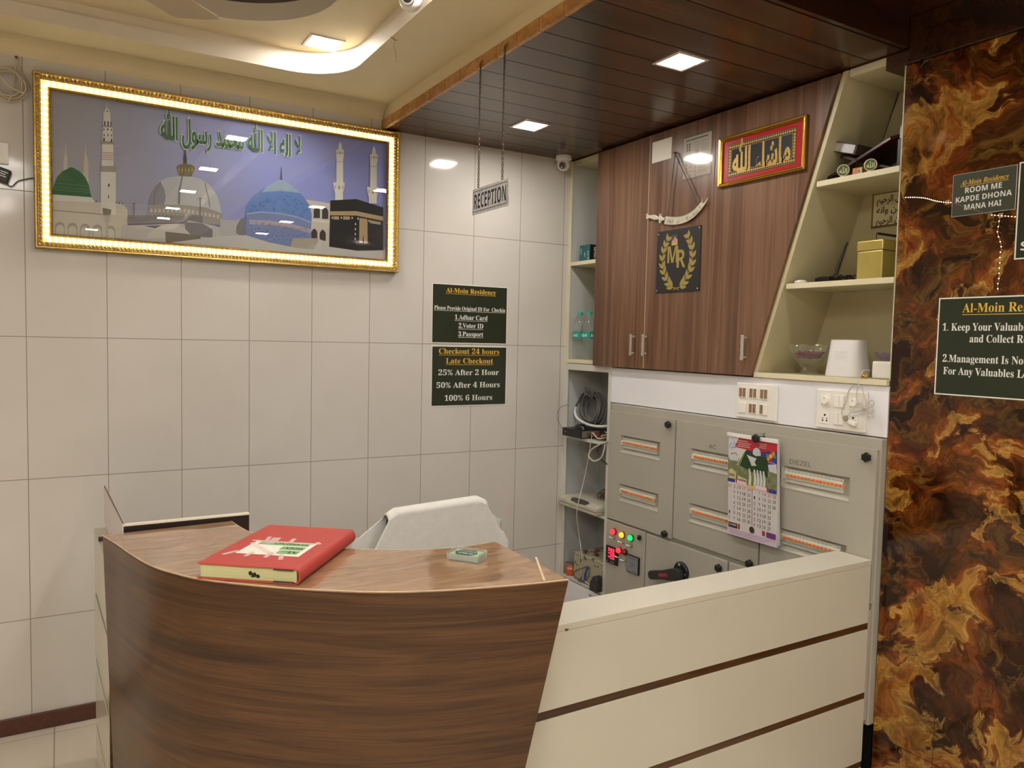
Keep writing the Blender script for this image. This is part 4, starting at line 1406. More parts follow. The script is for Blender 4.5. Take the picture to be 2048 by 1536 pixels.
for k_ in range(3):
    a = ang0 + k_ * 2 * PI / 3
    d = Vector((math.cos(a), math.sin(a), 0)); s_ = Vector((-d.y, d.x, 0))
    f = Fr(hub + Vector((0, 0, -.020)), d, s_ + Vector((0, 0, .10)))
    bl_ = MB().prism(f, [(.17, -.055), (.30, -.068), (rad - .015, -.086), (rad, -.078), (rad + .004, -.02), (rad - .01, .082), (rad - .03, .088), (.30, .068), (.17, .055)], -.002, .002).build('blade', FANM, fan, bevel=.001)
    MB().obox(f, .085, .21, -.018, .018, .0022, .006).build('blade_arm', FANM, bl_, bevel=.001)
# loose wire hanging from a nail at the tray edge
p = on(781, 73, 2, ZB)
wv = thing('ceiling_wire', 'thin loose wire dangling from the rounded corner of the tray ceiling', 'wire', (p.x, p.y, ZB))
pts = [p + Vector((0, 0, -.001)), p + Vector((.004, -.004, -.006)), p + Vector((.012, -.012, -.012)), p + Vector((.010, -.010, -.04)), p + Vector((.017, -.016, -.07)), p + Vector((.015, -.015, -.098))]
MB().tube([Vector(q) for q in spline([tuple(v) for v in pts], 5)], .0013, 5).build('strand', pm('dull_wire', (112, 92, 62), .5), wv, smooth=True)
MB().tube([Vector(q) for q in spline([tuple(v) for v in (pts[1], pts[1] + Vector((.016, .010, -.002)), pts[1] + Vector((.026, .012, .002)))], 4)], .0012, 5).build('loose_end', pm('dull_wire', (112, 92, 62), .5), wv)

# ------------------------------------------------------------------ left end of the tiled wall: nail, cable coil, switch plate, adapter
cx, cz = LW(17, 168, -.02)
nx, nz = LW(33, 116, -.01)
coil = thing('cable_coil', 'coil of white cable hanging on a nail left of the picture', 'cable', (cx, -.02, cz))
CABW = pm('off_white_cable', (198, 182, 156), .45)
MB().cyl((nx, -.0005, nz), (nx, -.02, nz), .0028, 8).cyl((nx, -.02, nz), (nx, -.022, nz), .006, 10).build('nail', pm('rusty_nail', (96, 66, 44), .6), coil)
m = MB()
rc = random.Random(5)
for k_ in range(7):
    ra = .050 + rc.uniform(-.008, .008); rb2 = .060 + rc.uniform(-.008, .008)
    ox, oz = rc.uniform(-.006, .006), rc.uniform(-.006, .006)
    m.tube([(cx + ox + ra * math.cos(2 * PI * j / 28), -.010 - .0035 * k_ - .002 * math.sin(j), cz + oz + rb2 * math.sin(2 * PI * j / 28)) for j in range(28)], .0030, 6, closed=True)
m.build('loops', CABW, coil, smooth=True)
m = MB()
for q in ([(nx, -.018, nz - .004), (nx - .006, -.018, cz + .055), (nx - .012, -.022, cz - .02), (nx - .03, -.036, cz - .075)],
          [(cx - .045, -.036, cz + .045), (cx, -.040, cz - .01), (cx + .03, -.038, cz - .025), (cx + .052, -.03, cz - .03)],
          [(nx - .004, -.02, nz - .03), (cx + .035, -.016, cz + .075), (cx + .062, -.012, cz + .02), (cx + .072, -.006, cz - .005)]):
    m.tube([Vector(v) for v in spline(q, 8)], .0030, 6)
m.build('cable_end', CABW, coil, smooth=True)
swx, swz = LW(8.5, 308)
sw = thing('switch_plate', 'white switch plate at the left edge beside the lit picture', 'switch', (swx - .06, -.005, swz))
f = FL(-.0005)
xr = LW(17, 300)[0]
MB().obox(f, xr - .15, xr, swz - .043, swz + .043, 0, .010).build('plate', WHITEPL, sw, bevel=.003)
MB().obox(f, xr - .055, xr - .030, swz - .022, swz + .022, .010, .0135).build('rocker', WHITEPL, sw, bevel=.0015)
MB().obox(f, xr - .085, xr - .060, swz - .022, swz + .022, .010, .0135).build('rocker', WHITEPL, sw, bevel=.0015)
ax_, az_ = LW(4, 349, -.025)
ad = thing('power_adapter', 'small black power adapter under the switch plate at the left edge', 'adapter', (ax_, -.02, az_))
f = Fr((ax_, -.001, az_), (.94, 0, -.30), (.30, 0, .94))
MB().obox(f, -.045, .027, -.030, .026, 0, .036).build('body', BLACKPL, ad, bevel=.004)
m = MB()
for i, w_ in enumerate((.026, .020, .024)):
    m.rect(f, -.008, -.008 + w_, .010 - i * .009, .013 - i * .009, .0364)
m.build('marking', WHITETXT, ad)
q0 = f.p(.02, -.026, .016)
q = [tuple(q0), (q0.x + .02, -.018, q0.z - .012)] + [(*(lambda v: (v[0], -.015, v[1]))(LW(px, py, -.015)),) for px, py in ((35, 363), (48, 359))] + [(fx0 - .002, -.012, LW(60, 355, -.015)[1])]
MB().tube([Vector(v) for v in spline(q, 8)], .0022, 6).build('cord', BLACKPL, ad, smooth=True)
# ------------------------------------------------------------------ brown wall cabinet
Z0, Z1 = 1.588, 2.776
XD = -.026
def yslant(z):
    return -1.455 - .3215 * (z - Z0)
cab = thing('wall_cabinet', 'brown wood-grain wall cabinet with three doors and a slanted right side', 'cabinet', (0, -.95, Z0))
fB = FB(0)
MB().prism(FB(-.006), [(.300, Z0 + .002), (-yslant(Z0) - .003, Z0 + .002), (-yslant(Z1) - .003, Z1), (.300, Z1)], -.335, 0).build('carcass', IVORY, cab)
def door(a0, a1, slant=False):
    if slant:
        pts = [(a0, Z0), (-yslant(Z0) - .004, Z0), (-yslant(Z1) - .004, Z1), (a0, Z1)]
    else:
        pts = [(a0, Z0), (a1, Z0), (a1, Z1), (a0, Z1)]
    return MB().prism(FB(0), pts, .0065, -XD).build('door', CABWOOD, cab, bevel=.0015)
MB().obox(FB(0), .7340, .7390, Z0 + .002, Z1, .0062, .0255).build('door_gap_strip', pm('tan_edge_band', (178, 156, 130), .5), cab)
HAND = pm('wavy_handle_metal', (222, 218, 206), .28, metal=.55, var=.1, vs=50)
WAVE = pm('handle_groove', (84, 76, 66), .4, metal=1, var=0)
def handle(dr, a, zlo=1.656, zhi=1.766):
    m = MB(); f = FB(XD)
    m.obox(f, a - .0075, a + .0075, zlo, zhi, .022, .029)
    for z in (zlo + .012, zhi - .012):
        m.obox(f, a - .005, a + .005, z - .005, z + .005, .0001, .0225)
    h = m.build('handle', HAND, dr, bevel=.002)
    g = MB()
    for o in (-.0028, .0028):
        g.stroke(f, [(a + o + .0022 * math.sin(k * .62), zlo + .004 + (zhi - zlo - .008) * k / 30) for k in range(31)], .0013, .0294)
    g.build('wave_inlay', WAVE, h)
d1 = door(.300, .7335); handle(d1, .660)
d2 = door(.7395, 1.1915); handle(d2, .757)
d3 = door(1.1935, 0, True); handle(d3, 1.420)

# ------------------------------------------------------------------ slanted open shelves right of the cabinet
sh = thing('open_shelf_unit', 'cream open shelves with a slanted side between cabinet and onyx wall', 'shelf', (.16, -1.8, 1.58))
XB = .318
for nm, mat, pts, c0, c1 in (
        ('side_panel', OLIVECREAM, [(-yslant(Z0), 1.604), (-yslant(Z0) + .022, 1.604), (-yslant(Z1) + .022, Z1 + .006), (-yslant(Z1), Z1 + .006)], -XB, .012),
        ('top_panel', OLIVECREAM, [(-yslant(Z1) + .0225, 2.756), (2.099, 2.756), (2.099, 2.784), (-yslant(Z1) + .0225, 2.784)], -XB, .0),
        ('side_panel', OLIVECREAM, [(2.081, 1.6045), (2.0855, 1.6045), (2.0855, 2.7355), (2.081, 2.7355)], -XB, -.002),
        ('back_panel', OLIVECREAM, [(1.43, 1.582), (2.0855, 1.582), (2.0855, 2.755), (1.86, 2.755)], -XB - .015, -XB)):
    MB().prism(FB(0), pts, c0, c1).build(nm, mat, sh)
def slshelf(zt, zb_, x_front=0.0):
    ys = -yslant((zt + zb_) / 2) + (.0225 if zt > 1.62 else 0)
    s_ = MB().obox(FB(0), ys, 2.0805, zb_, zt, -XB + .0005, -.004).build('shelf', OLIVECREAM, sh)
    MB().obox(FB(0), ys, 2.0805, zb_ - .0005, zt + .0005, -.0038, x_front).build('edge_band', IVORY, s_, bevel=.001)
    return s_
slshelf(1.604, 1.584, .014)
slshelf(1.982, 1.961, .002)
slshelf(2.383, 2.362, .002)
MB().obox(FB(0), -yslant(Z1) + .024, 2.012, 2.7585, 2.785, .0005, .004).build('edge_band', IVORY, sh)

# ------------------------------------------------------------------ left open shelves (upper niche)
lu = thing('open_shelf_unit', 'narrow cream open shelves between the tiled wall and the wall cabinet', 'shelf', (.16, -.15, 1.58))
MB().box(.001, .318, -.018, -.0006, 1.592, 2.784).build('side_panel', BLUEGREY, lu)
MB().box(-.004, .0005, -.024, -.0006, 1.592, 2.784).build('stile', IVORY, lu, bevel=.001)
MB().box(.306, .318, -.2985, -.0185, 1.592, 2.784).build('back_panel', OLIVECREAM, lu)
MB().box(.0, .305, -.2985, -.0245, 2.762, 2.784).build('top_panel', OLIVECREAM, lu)
for zt in (1.616, 2.192):
    MB().box(-.003, .305, -.2985, -.0245, zt - .022, zt).build('shelf', IVORY if zt > 2 else IVORY, lu, bevel=.001)

# ------------------------------------------------------------------ lower niche
ln_ = thing('niche_unit', 'white open niche shelves with cables and boxes beside the grey panel', 'shelf', (.14, -.23, .31))
MB().box(.001, .276, -.012, -.0006, .02, 1.5905).build('side_panel', BLUEGREY, ln_)
MB().box(-.003, .0005, -.028, -.0006, .02, 1.5905).build('stile', NICHEWHITE, ln_, bevel=.001)
MB().box(-.003, .276, -.445, -.419, .02, 1.5905).build('side_panel', NICHEWHITE, ln_, bevel=.001)
MB().box(-.003, .276, -.4185, -.0285, 1.553, 1.5905).build('top_panel', NICHEWHITE, ln_, bevel=.001)
MB().box(.262, .276, -.4185, -.0125, .02, 1.5525).build('back_panel', NICHEIN, ln_)
for zt in (1.160, .745, .310):
    MB().box(-.002, .2615, -.4185, -.0285, zt - .018, zt).build('shelf', NICHEWHITE, ln_, bevel=.001)
pl_ = MB().box(-.006, .0, -.4185, -.0285, .02, .288).build('plinth_board', WHITEBOARD, ln_)
m = MB()
m.text(FB(-.0066), '2RM', .315, .262, h=.012, w=.03)
m.build('pencil_mark', pm('pencil_grey', (84, 82, 80), .7), pl_)
sk = MB()
# black plug in the socket high on the niche's back panel
so = thing('wall_socket', 'white socket with a black plug at the back of the cable niche', 'socket', (.258, -.33, 1.43))
MB().box(.2555, .2615, -.395, -.300, 1.40, 1.51).build('plate', WHITEPL, so, bevel=.002)
MB().box(.215, .2552, -.385, -.325, 1.425, 1.465).build('plug', BLACKPL, so, bevel=.006)
MB().tube([Vector(v) for v in spline([(.222, -.355, 1.424), (.215, -.352, 1.38), (.20, -.345, 1.33), (.18, -.35, 1.29), (.17, -.36, 1.24)], 6)], .004, 6).build('cord', BLACKPL, so, smooth=True)

# ------------------------------------------------------------------ white boards above the grey panel
wb = thing('wall_board', 'white laminate boards between the wall cabinet and the grey panel', 'board', (0, -1.27, 1.37))
MB().box(.0, .30, -1.266, -.4455, 1.392, 1.5815).build('board', WHITEBOARD, wb)
MB().box(-.0035, .30, -2.085, -1.2685, 1.392, 1.5815).build('board', WHITEBOARD, wb)

# ------------------------------------------------------------------ switch plates
ROCKW = pm('switch_white', (236, 232, 222), .3, var=0)
WORN = pm('worn_brown_sticker', (150, 118, 84), .7, var=.45, vs=120)
DARKH = pm('socket_hole', (24, 20, 18), .7, var=0)
def plate(label, a0, a1, b0, b1):
    t = thing('switch_board', label, 'switch board', (-.006, -(a0 + a1) / 2, b0))
    MB().obox(FB(-.0038), a0, a1, b0, b1, 0, .012).build('plate', WHITEPL, t, bevel=.004)
    return t
s1_ = plate('white switch board with brown worn stickers, left one above the grey panel', 1.364, 1.590, 1.4, 1.5555)
f = FB(-.0158)
for r_ in range(2):
    for c_ in range(3):
        a = 1.404 + c_ * .0595; b = 1.513 - r_ * .067
        md = MB().obox(f, a - .021, a + .021, b - .0235, b + .0235, .0002, .002).build('module', ROCKW, s1_)
        for k_ in range(2):
            aa = a - .0105 + k_ * .021
            m = MB().obox(f, aa - .0095, aa + .0095, b - .022, b + .022, .0021, .0048)
            m.build('rocker', ROCKW, md, bevel=.001)
            worn = (r_ == 0) or (c_ == 1) or (c_ == 2 and k_ == 0)
            if worn:
                MB().rect(f, aa - .0085, aa + .0085, b - .019, b + .020, .0051).build('sticker', WORN, md)
s2_ = plate('white switch board with regulators and sockets, right one above the grey panel', 1.785, 2.006, 1.4, 1.5545)
for r_ in range(2):
    for c_ in range(3):
        a = 1.829 + c_ * .0625; b = 1.512 - r_ * .068
        md = MB().obox(f, a - .0225, a + .0225, b - .025, b + .025, .0002, .002).build('module', ROCKW, s2_)
        if c_ == 1:
            for k_ in range(2):
                aa = a - .011 + k_ * .022
                MB().obox(f, aa - .010, aa + .010, b - .023, b + .023, .0021, .005).build('rocker', ROCKW, md, bevel=.001)
        elif r_ == 0:
            o = f.p(a + .002, b, .002)
            MB().lathe([(.0175, 0), (.0165, .010), (.0145, .012), (0, .012)], o, f.n, 24).build('regulator_knob', ROCKW, md, smooth=True)
            m = MB()
            m.rect(f, a + .001, a + .003, b + .004, b + .012, .0146); m.disc(f, a - .014, b - .018, .002, .0023)
            m.build('marking', DARKH, md)
        else:
            m = MB()
            m.disc(f, a, b + .009, .0045, .0023, None, 14)
            for q in (-1, 1):
                m.disc(f, a + q * .009, b - .004, .0026, .0023, None, 10)
                m.disc(f, a + q * .009, b - .013, .0038, .0023, None, 12)
            m.build('socket_holes', DARKH, md)
# charger with tied white cable hanging in front of the right plate
wc = thing('charger_cable', 'white charger plug with tied white cable hanging before right switch board', 'cable', (-.03, -1.93, 1.45))
GCAB = pm('greyish_white_cable', (190, 184, 174), .45, var=0)
def C5(x, y, X=-.032):
    p = on(1480 + x / 5.12, 700 + y / 5.12, 0, X); return (p.x, p.y, p.z)
def tubeC(mb, pts, r, n=8, X=-.032):
    mb.tube([Vector(v) for v in spline([C5(*p[:2], (p[2] if len(p) > 2 else X)) for p in pts], n)], r, 7)
m = MB()
tubeC(m, [(1330, 215, .03), (1290, 203, .0), (1250, 225, -.022), (1222, 290, -.028), (1215, 355), (1200, 410), (1192, 480), (1215, 540), (1265, 590)], .0021)
tubeC(m, [(1215, 365), (1150, 375), (1110, 430), (1090, 520), (1055, 590), (1040, 650), (1065, 680)], .0026)
tubeC(m, [(1225, 368), (1250, 400), (1275, 480), (1290, 540), (1275, 590)], .0016)
tubeC(m, [(1312, 430), (1318, 500), (1300, 570), (1280, 600)], .0016)
m.build('lead', GCAB, wc, smooth=True)
m = MB()
for pts in ([(1270, 595), (1210, 575), (1195, 550), (1240, 545), (1275, 590)], [(1275, 590), (1320, 530), (1355, 515), (1372, 545), (1340, 585), (1280, 600)],
            [(1280, 600), (1335, 600), (1370, 625), (1345, 640), (1285, 605)], [(1275, 605), (1310, 640), (1355, 660), (1362, 690), (1315, 670), (1275, 610)],
            [(1270, 590), (1225, 560), (1200, 575), (1235, 600), (1275, 600)], [(1280, 600), (1305, 650), (1312, 720)], [(1285, 590), (1300, 550), (1340, 560), (1365, 600), (1350, 625), (1300, 600)]):
    tubeC(m, pts, .0023)
m.ball(C5(1275, 598, -.036), .005, None, 10, 6)
m.build('tied_bundle', GCAB, wc, smooth=True)
m = MB()
tubeC(m, [(1255, 610), (1180, 620), (1125, 650), (1120, 675), (1190, 665), (1255, 640)], .0026, 8, -.036)
m.build('flat_loop', pm('clear_grey_cable', (196, 194, 196), .3, var=0), wc, smooth=True)
o = Vector(C5(1075, 690, -.034)); q = Vector(C5(1095, 745, -.030))
fr = Fr(o, (0, -.45, -.9), (0, -.9, .45))
m = MB().obox(fr, -.006, .013, -.008, .008, -.006, .006)
m.build('plug_head', GCAB, wc, bevel=.002)
m = MB()
for i in range(6):
    m.obox(fr, -.004 + i * .003, -.0028 + i * .003, -.0084, .0084, -.0064, .0064)
m.build('grip_ribs', pm('dark_gold_ribs', (120, 104, 70), .4), wc)
fr = Fr(C5(1160, 750, -.030), (0, -.97, -.25), (0, -.25, .97))
MB().obox(fr, -.019, .013, -.008, .008, -.008, .010).build('charger_body', WHITEPL, wc, bevel=.003)

# ------------------------------------------------------------------ grey distribution panel
XP = -.045
pn = thing('distribution_panel', 'large grey enamel electrical distribution panel with rows of breakers', 'electrical panel', (.12, -1.29, .30))
MB().box(-.028, .28, -2.084, -.488, .305, 1.388).build('body', GREYMETAL, pn, bevel=.003)
MB().box(.02, .26, -2.07, -.51, .0, .3045).build('base', BLACKPL, pn)
def pdoor(a0, a1, b0, b1, holes=()):
    """door plate with windows, each window a sloped surround around its breakers"""
    f = FB(0)
    cf_, cb_ = -XP, .0285
    as_ = sorted({a0, a1} | {h[0] for h in holes} | {h[1] for h in holes})
    bs_ = sorted({b0, b1} | {h[2] for h in holes} | {h[3] for h in holes})
    m = MB()
    if not holes:
        m.obox(f, a0, a1, b0, b1, cb_, cf_)
        return m.build('door', GREYMETAL, pn, bevel=.003)
    for i in range(len(as_) - 1):
        for j in range(len(bs_) - 1):
            ca, cb2 = (as_[i] + as_[i + 1]) / 2, (bs_[j] + bs_[j + 1]) / 2
            if any(h[0] < ca < h[1] and h[2] < cb2 < h[3] for h in holes):
                continue
            m.rect(f, as_[i], as_[i + 1], bs_[j], bs_[j + 1], cf_)
    for (p, q) in (((a0, b0), (a1, b0)), ((a1, b0), (a1, b1)), ((a1, b1), (a0, b1)), ((a0, b1), (a0, b0))):
        m.face([f.p(*p, cb_), f.p(*q, cb_), f.p(*q, cf_), f.p(*p, cf_)])
    dr = m.build('door', GREYMETAL, pn)
    for h in holes:
        w = MB()
        o = [(h[0], h[2]), (h[1], h[2]), (h[1], h[3]), (h[0], h[3])]
        i_ = [(h[0] + .018, h[2] + .021), (h[1] - .013, h[2] + .021), (h[1] - .013, h[3] - .010), (h[0] + .018, h[3] - .010)]
        # thin proud lip, then the slope inwards
        l0 = [(x - .003 * (1 if k in (0, 3) else -1), y - .003 * (1 if k in (0, 1) else -1)) for k, (x, y) in enumerate(o)]
        for k in range(4):
            k2 = (k + 1) % 4
            w.face([f.p(*l0[k], cf_ + .0015), f.p(*l0[k2], cf_ + .0015), f.p(*o[k2], cf_ + .0015), f.p(*o[k], cf_ + .0015)])
            w.face([f.p(*l0[k], cf_), f.p(*l0[k2], cf_), f.p(*l0[k2], cf_ + .0015), f.p(*l0[k], cf_ + .0015)])
            w.face([f.p(*o[k], cf_ + .0015), f.p(*o[k2], cf_ + .0015), f.p(*i_[k2], cf_ - .020), f.p(*i_[k], cf_ - .020)])
        w.face([f.p(*q, cf_ - .020) for q in i_])
        w.build('window_surround', GREYMETAL, dr)
    return dr
WZ = [(1.137, 1.228), (.876, .966)]
W1, W2, W3 = (.591, .906), (1.123, 1.438), (1.656, 1.972)
pdoor(.494, 1.011, .762, 1.352, [(*W1, *z) for z in WZ])
pdoor(1.020, 1.549, .772, 1.350, [(*W2, *z) for z in WZ])
pdoor(1.558, 2.078, .772, 1.348, [(*W3, *z) for z in WZ])
pdoor(.494, .816, .325, .750)
pdoor(.825, 1.376, .325, .747)
pdoor(1.386, 2.078, .325, .747)
# breakers: one modelled, the rest copies
BRW = pm('breaker_white', (206, 206, 194), .4, var=.03, vs=80)
BRO = pm('breaker_orange', (226, 128, 60), .45, var=.04, vs=60)
BRG = pm('breaker_print', (128, 150, 124), .5, var=0)
bw_ = .0176
f = FB(0)
m = MB()
m.prism(Fr((0, bw_ / 2 - .0002, 0), (-1, 0, 0), (0, 0, 1)), [(0, 0), (.010, 0), (.010, .014), (.017, .017), (.017, .040), (.010, .043), (.010, .056), (0, .056)], 0, bw_ - .0006)
m.rect(f, -bw_ * .28, bw_ * .25, .046, .048, .0104, BRG)
m.rect(f, -bw_ * .28, bw_ * .05, .051, .0525, .0104, BRG)
m.mats = [BRW, BRG]
m.m = [0] * (len(m.f) - 2) + [1, 1]
br0 = m.build('breaker', None, pn, world=False)
tg = MB().obox(f, -bw_ * .29, bw_ * .29, .0145, .0235, .0172, .0255)
tg0 = tg.build('toggle', BRO, br0, world=False, bevel=.0008)
tgu = MB().obox(f, -bw_ * .29, bw_ * .29, .0265, .0355, .0172, .0255)
tgu_ob = tgu.build('toggle', BRO, br0, world=False, bevel=.0008)
first = True
tgu_me = tgu_ob.data
bpy.data.objects.remove(tgu_ob)
rp = random.Random(11)
for (w0, w1), lst in ((W1, ('u' * 16, 'dddd' + 'u' * 11 + 'd')), (W2, ('d' * 16, 'dddddudddduuudddd')), (W3, ('ddddddddddudddud', 'dddddddduddddudd'))):
    for (zb, zt), st in zip(WZ, lst):
        for i in range(16):
            loc = Vector((-.0250, -(w0 + .0187 + bw_ * (i + .5)), zb + .0225)) - pn.location
            if first:
                b, g = br0, tg0; first = False
            else:
                b = br0.copy(); COL.objects.link(b); b.parent = pn
                g = tg0.copy(); COL.objects.link(g); g.parent = b
            b.location = loc
            if st[i] == 'u':
                g.data = tgu_me
# star knobs
lob = lambda th, h: 1 + .10 * math.cos(6 * th)
def knob(a, b, r=.017, dz=.0):
    o = FB(XP).p(a, b, .0003 + dz)
    return MB().lathe([(r * .55, 0), (r * .55, .008), (r * .98, .009), (r, .020), (r * .8, .025), (0, .026)], o, (-1, 0, 0), 36, None, lob).build('knob', BLACKPL, pn, smooth=True)
for a, b in ((.974, 1.324), (.974, .780), (1.515, .775), (2.045, 1.317), (1.338, .708)):
    knob(a, b)
f = FB(XP)
lk = MB().obox(f, .768, .788, .703, .726, .0002, .012)
lk.lathe([(.009, .012), (.009, .020), (0, .021)], f.p(.784, .715, 0), f.n, 16)
lk.build('lock', BLACKPL, pn, bevel=.002)
_p = on(1510.5, 877, 0, -.100)
kc = MB().lathe([(.008, 0), (.008, .046), (.009, .0462), (.0166, .0465), (.017, .058), (.0136, .063), (0, .064)], (XP - .0003, _p.y, _p.z), (-1, 0, 0), 36, None, lambda th, h: 1 + (.10 * math.cos(6 * th) if h > .046 else 0))
kc.build('knob', BLACKPL, pn, smooth=True)
def indicator(a, b, col, glow, nm):
    o = f.p(a, b, 0)
    r_ = MB().lathe([(.0185, .0003), (.0185, .007), (.016, .008), (.016, .0085), (0, .0085)], o, f.n, 24).build('indicator_lamp', pm(nm + '_lamp_ring', tuple(int(c * .5) for c in col), .4), pn, smooth=True)
    mt = pm(nm + '_lamp_lens', col, .25, emit=col, es=glow, var=0)
    MB().lathe([(.0150, .0087), (.0148, .016), (.012, .021), (.006, .023), (0, .0234)], o, f.n, 24).build('lens', mt, r_, smooth=True)
indicator(.568, .698, (236, 40, 48), 1.0, 'red')
indicator(.641, .697, (240, 150, 30), 1.0, 'amber')
indicator(.713, .698, (20, 190, 90), .8, 'green')
indicator(.619, .608, (236, 40, 48), 1.0, 'red')
indicator(.666, .609, (132, 34, 30), 0.0, 'unlit_red')
for a, b in ((.568, .661), (.641, .655), (.713, .653), (.620, .568), (.664, .562)):
    o = f.p(a, b, 0)
    tgm = MB().lathe([(.008, .0003), (.008, .004), (.005, .005), (.005, .009), (0, .0095)], o, f.n, 12).build('toggle_switch', STEEL, pn, smooth=True)
    MB().tube([f.p(a, b, .008), f.p(a - .010, b + .004, .020), f.p(a - .016, b + .006, .024)], [.0022, .003, .0035], 8).build('lever', STEEL, tgm, smooth=True)
# digital meter with red digits
mt = MB().obox(f, .507, .607, .517, .613, .0003, .010).build('meter', BLACKPL, pn, bevel=.003)
SEG = emission('red_digit_glow', (255, 40, 60), 2.6)
m = MB()
def digit(mb, fr, a, b, w, h, c, segs='abcdefg'):
    s_ = .16 * w
    P = {'a': (a, a + w, b + h - s_, b + h), 'd': (a, a + w, b, b + s_), 'g': (a, a + w, b + h / 2 - s_ / 2, b + h / 2 + s_ / 2),
         'f': (a, a + s_, b + h / 2 + s_ / 2, b + h - s_), 'b': (a + w - s_, a + w, b + h / 2 + s_ / 2, b + h - s_),
         'e': (a, a + s_, b + s_, b + h / 2 - s_ / 2), 'c': (a + w - s_, a + w, b + s_, b + h / 2 - s_ / 2)}
    for k_ in segs:
        mb.rect(fr, *P[k_], c)
for r_, row in enumerate((('abdeg', 'abcdefg', 'abcdg'), ('bcfg', 'abcdef', 'abcdefg'), ('bcfg', 'abcdef', 'acdfg'))):
    for c_, sg in enumerate(row):
        digit(m, f, .530 + c_ * .019, .586 - r_ * .0205, .014, .0165, .0106, sg)
m.build('digits', SEG, mt)
m = MB()
for a in (.522, .556, .574):
    m.disc(f, a, .528, .0038, .0106, None, 10)
m.build('buttons', pm('meter_buttons', (206, 196, 190), .5), mt)
m2_ = MB().obox(f, .687, .785, .515, .609, .0003, .012).build('meter', BLACKPL, pn, bevel=.003)
MB().rect(f, .692, .780, .520, .604, .0124).build('face', pm('blue_grey_meter_face', (124, 128, 134), .35, var=.03), m2_)
m = MB()
m.rect(f, .700, .772, .592, .5955, .0127); m.rect(f, .735, .772, .526, .529, .0127)
for k_ in range(18):
    th = 2 * PI * k_ / 18
    m.disc(f, .736 + .024 * math.cos(th), .560 + .022 * math.sin(th), .0014, .0127, None, 6)
for k_ in range(3):
    m.rect(f, .722, .750, .566 - k_ * .007, .568 - k_ * .007, .0127)
m.build('dial_print', pm('meter_print', (66, 70, 78), .5, var=0), m2_)
# rotary main switch
rot = MB().lathe([(.048, .0003), (.048, .010), (.044, .014), (.0, .014)], f.p(1.092, .622, 0), f.n, 36).build('rotary_switch', BLACKPL, pn, smooth=True)
m = MB()
m.text(f, sans('O'), 1.086, .657, h=.012, c=.0144); m.text(f, sans('I'), 1.128, .618, h=.011, c=.0144)
m.build('marking', WHITETXT, rot)
a_, b_ = Vector((1.098, .614)), Vector((.903, .558))
dd = (b_ - a_).normalized(); nn = Vector((-dd.y, dd.x))
def hp(s_, w):
    p = a_ + dd * s_ + nn * w; return (p.x, p.y)
LN = (b_ - a_).length
m = MB().prism(f, [hp(-.028, -.016), hp(-.028, .016), hp(.0, .030), hp(.05, .028), hp(.10, .0215), hp(LN - .015, .022), hp(LN, .012), hp(LN, -.012), hp(LN - .015, -.022), hp(.10, -.0215), hp(.05, -.028), hp(.0, -.030)], .020, .050)
m.cyl(f.p(a_.x, a_.y, .0142), f.p(a_.x, a_.y, .021), .020, 20)
hd = m.build('handle', pm('charcoal_plastic', (42, 40, 40), .45), rot, bevel=.006)
MB().prism(f, [hp(.055, -.0085), hp(.055, .0085), hp(.120, .0085), hp(.120, -.0085)], .0502, .0512).build('red_inset', pm('red_plastic', (150, 46, 36), .4), hd)
# pencil notes on the doors
PEN = pm('pencil_note', (104, 98, 82), .7, var=0)
m = MB()
m.text(f, 'AC', 1.262, 1.253, h=.021, w=.046, c=.0004)
m.text(f, 'DIEZEL', 1.745, 1.250, h=.020, w=.105, c=.0004)
m.build('pencil_note', PEN, pn)

# ------------------------------------------------------------------ wall calendar hanging from a panel knob
XC = -.078
cal = thing('wall_calendar', 'wall calendar with green and white picture hanging from a panel knob', 'calendar', (XC, -1.53, .885))
fC = Fr(on(1450, 1065.4, 0, XC), (0, -1, 0), (0, 0, 1))
q00 = Vector((0, 0)); 
q10 = Vector((on(1549, 1097, 0, XC).y * -1 + on(1450, 1065.4, 0, XC).y, on(1549, 1097, 0, XC).z - on(1450, 1065.4, 0, XC).z))
cw = .274; chh = .447
fC = Fr((XC, -1.397, .884), (0, -1, 0), (0, .04, 1))
m = MB()
for i in range(5):
    k_ = i * .0014
    m.face([fC.p(.001 * i, .004 * (4 - i) * .6, -.010 + k_), fC.p(cw + .002 * (4 - i), .004 * (4 - i) * .8, -.012 + k_), fC.p(cw + .001 * (4 - i), chh - .002, -.010 + k_), fC.p(.001 * i, chh - .002, -.009 + k_)])
m.build('pages', pm('calendar_paper', (204, 198, 196), .6, var=.03), cal, solid=.0007)
m = MB().obox(fC, -.001, cw + .001, chh - .012, chh + .004, -.0095, .001)
m.build('top_binding', pm('white_binding', (232, 228, 224), .4), cal, bevel=.001)
m = MB()
m.ring = None
hang = MB().tube([Vector((XC - .006, _p.y + .0105 * math.cos(a), _p.z + .0105 * math.sin(a))) for a in [i * PI / 8 for i in range(17)]], .0008, 5)
hang.build('hanger', STEEL, cal)
def C6(x, y):
    """a spot on the calendar sheet from its measured place, as fractions of the sheet"""
    u = x / 860; return u
m = MB()
CR, CBl, CGr, CGr2, CWt = (pm('cal_red', (176, 40, 44), .45), pm('cal_blue', (48, 52, 132), .45), pm('cal_green', (30, 60, 26), .5, var=.3, vs=60),
                           pm('cal_green_light', (112, 128, 60), .5, var=.3, vs=60), pm('cal_white', (196, 196, 196), .5))
CSt, CPk, CDk, CSk = pm('cal_stone', (196, 182, 140), .5, var=.2, vs=60), pm('cal_pink', (226, 196, 196), .5), pm('cal_dark', (58, 40, 34), .5), pm('cal_haze', (120, 124, 88), .5, var=.4, vs=40)
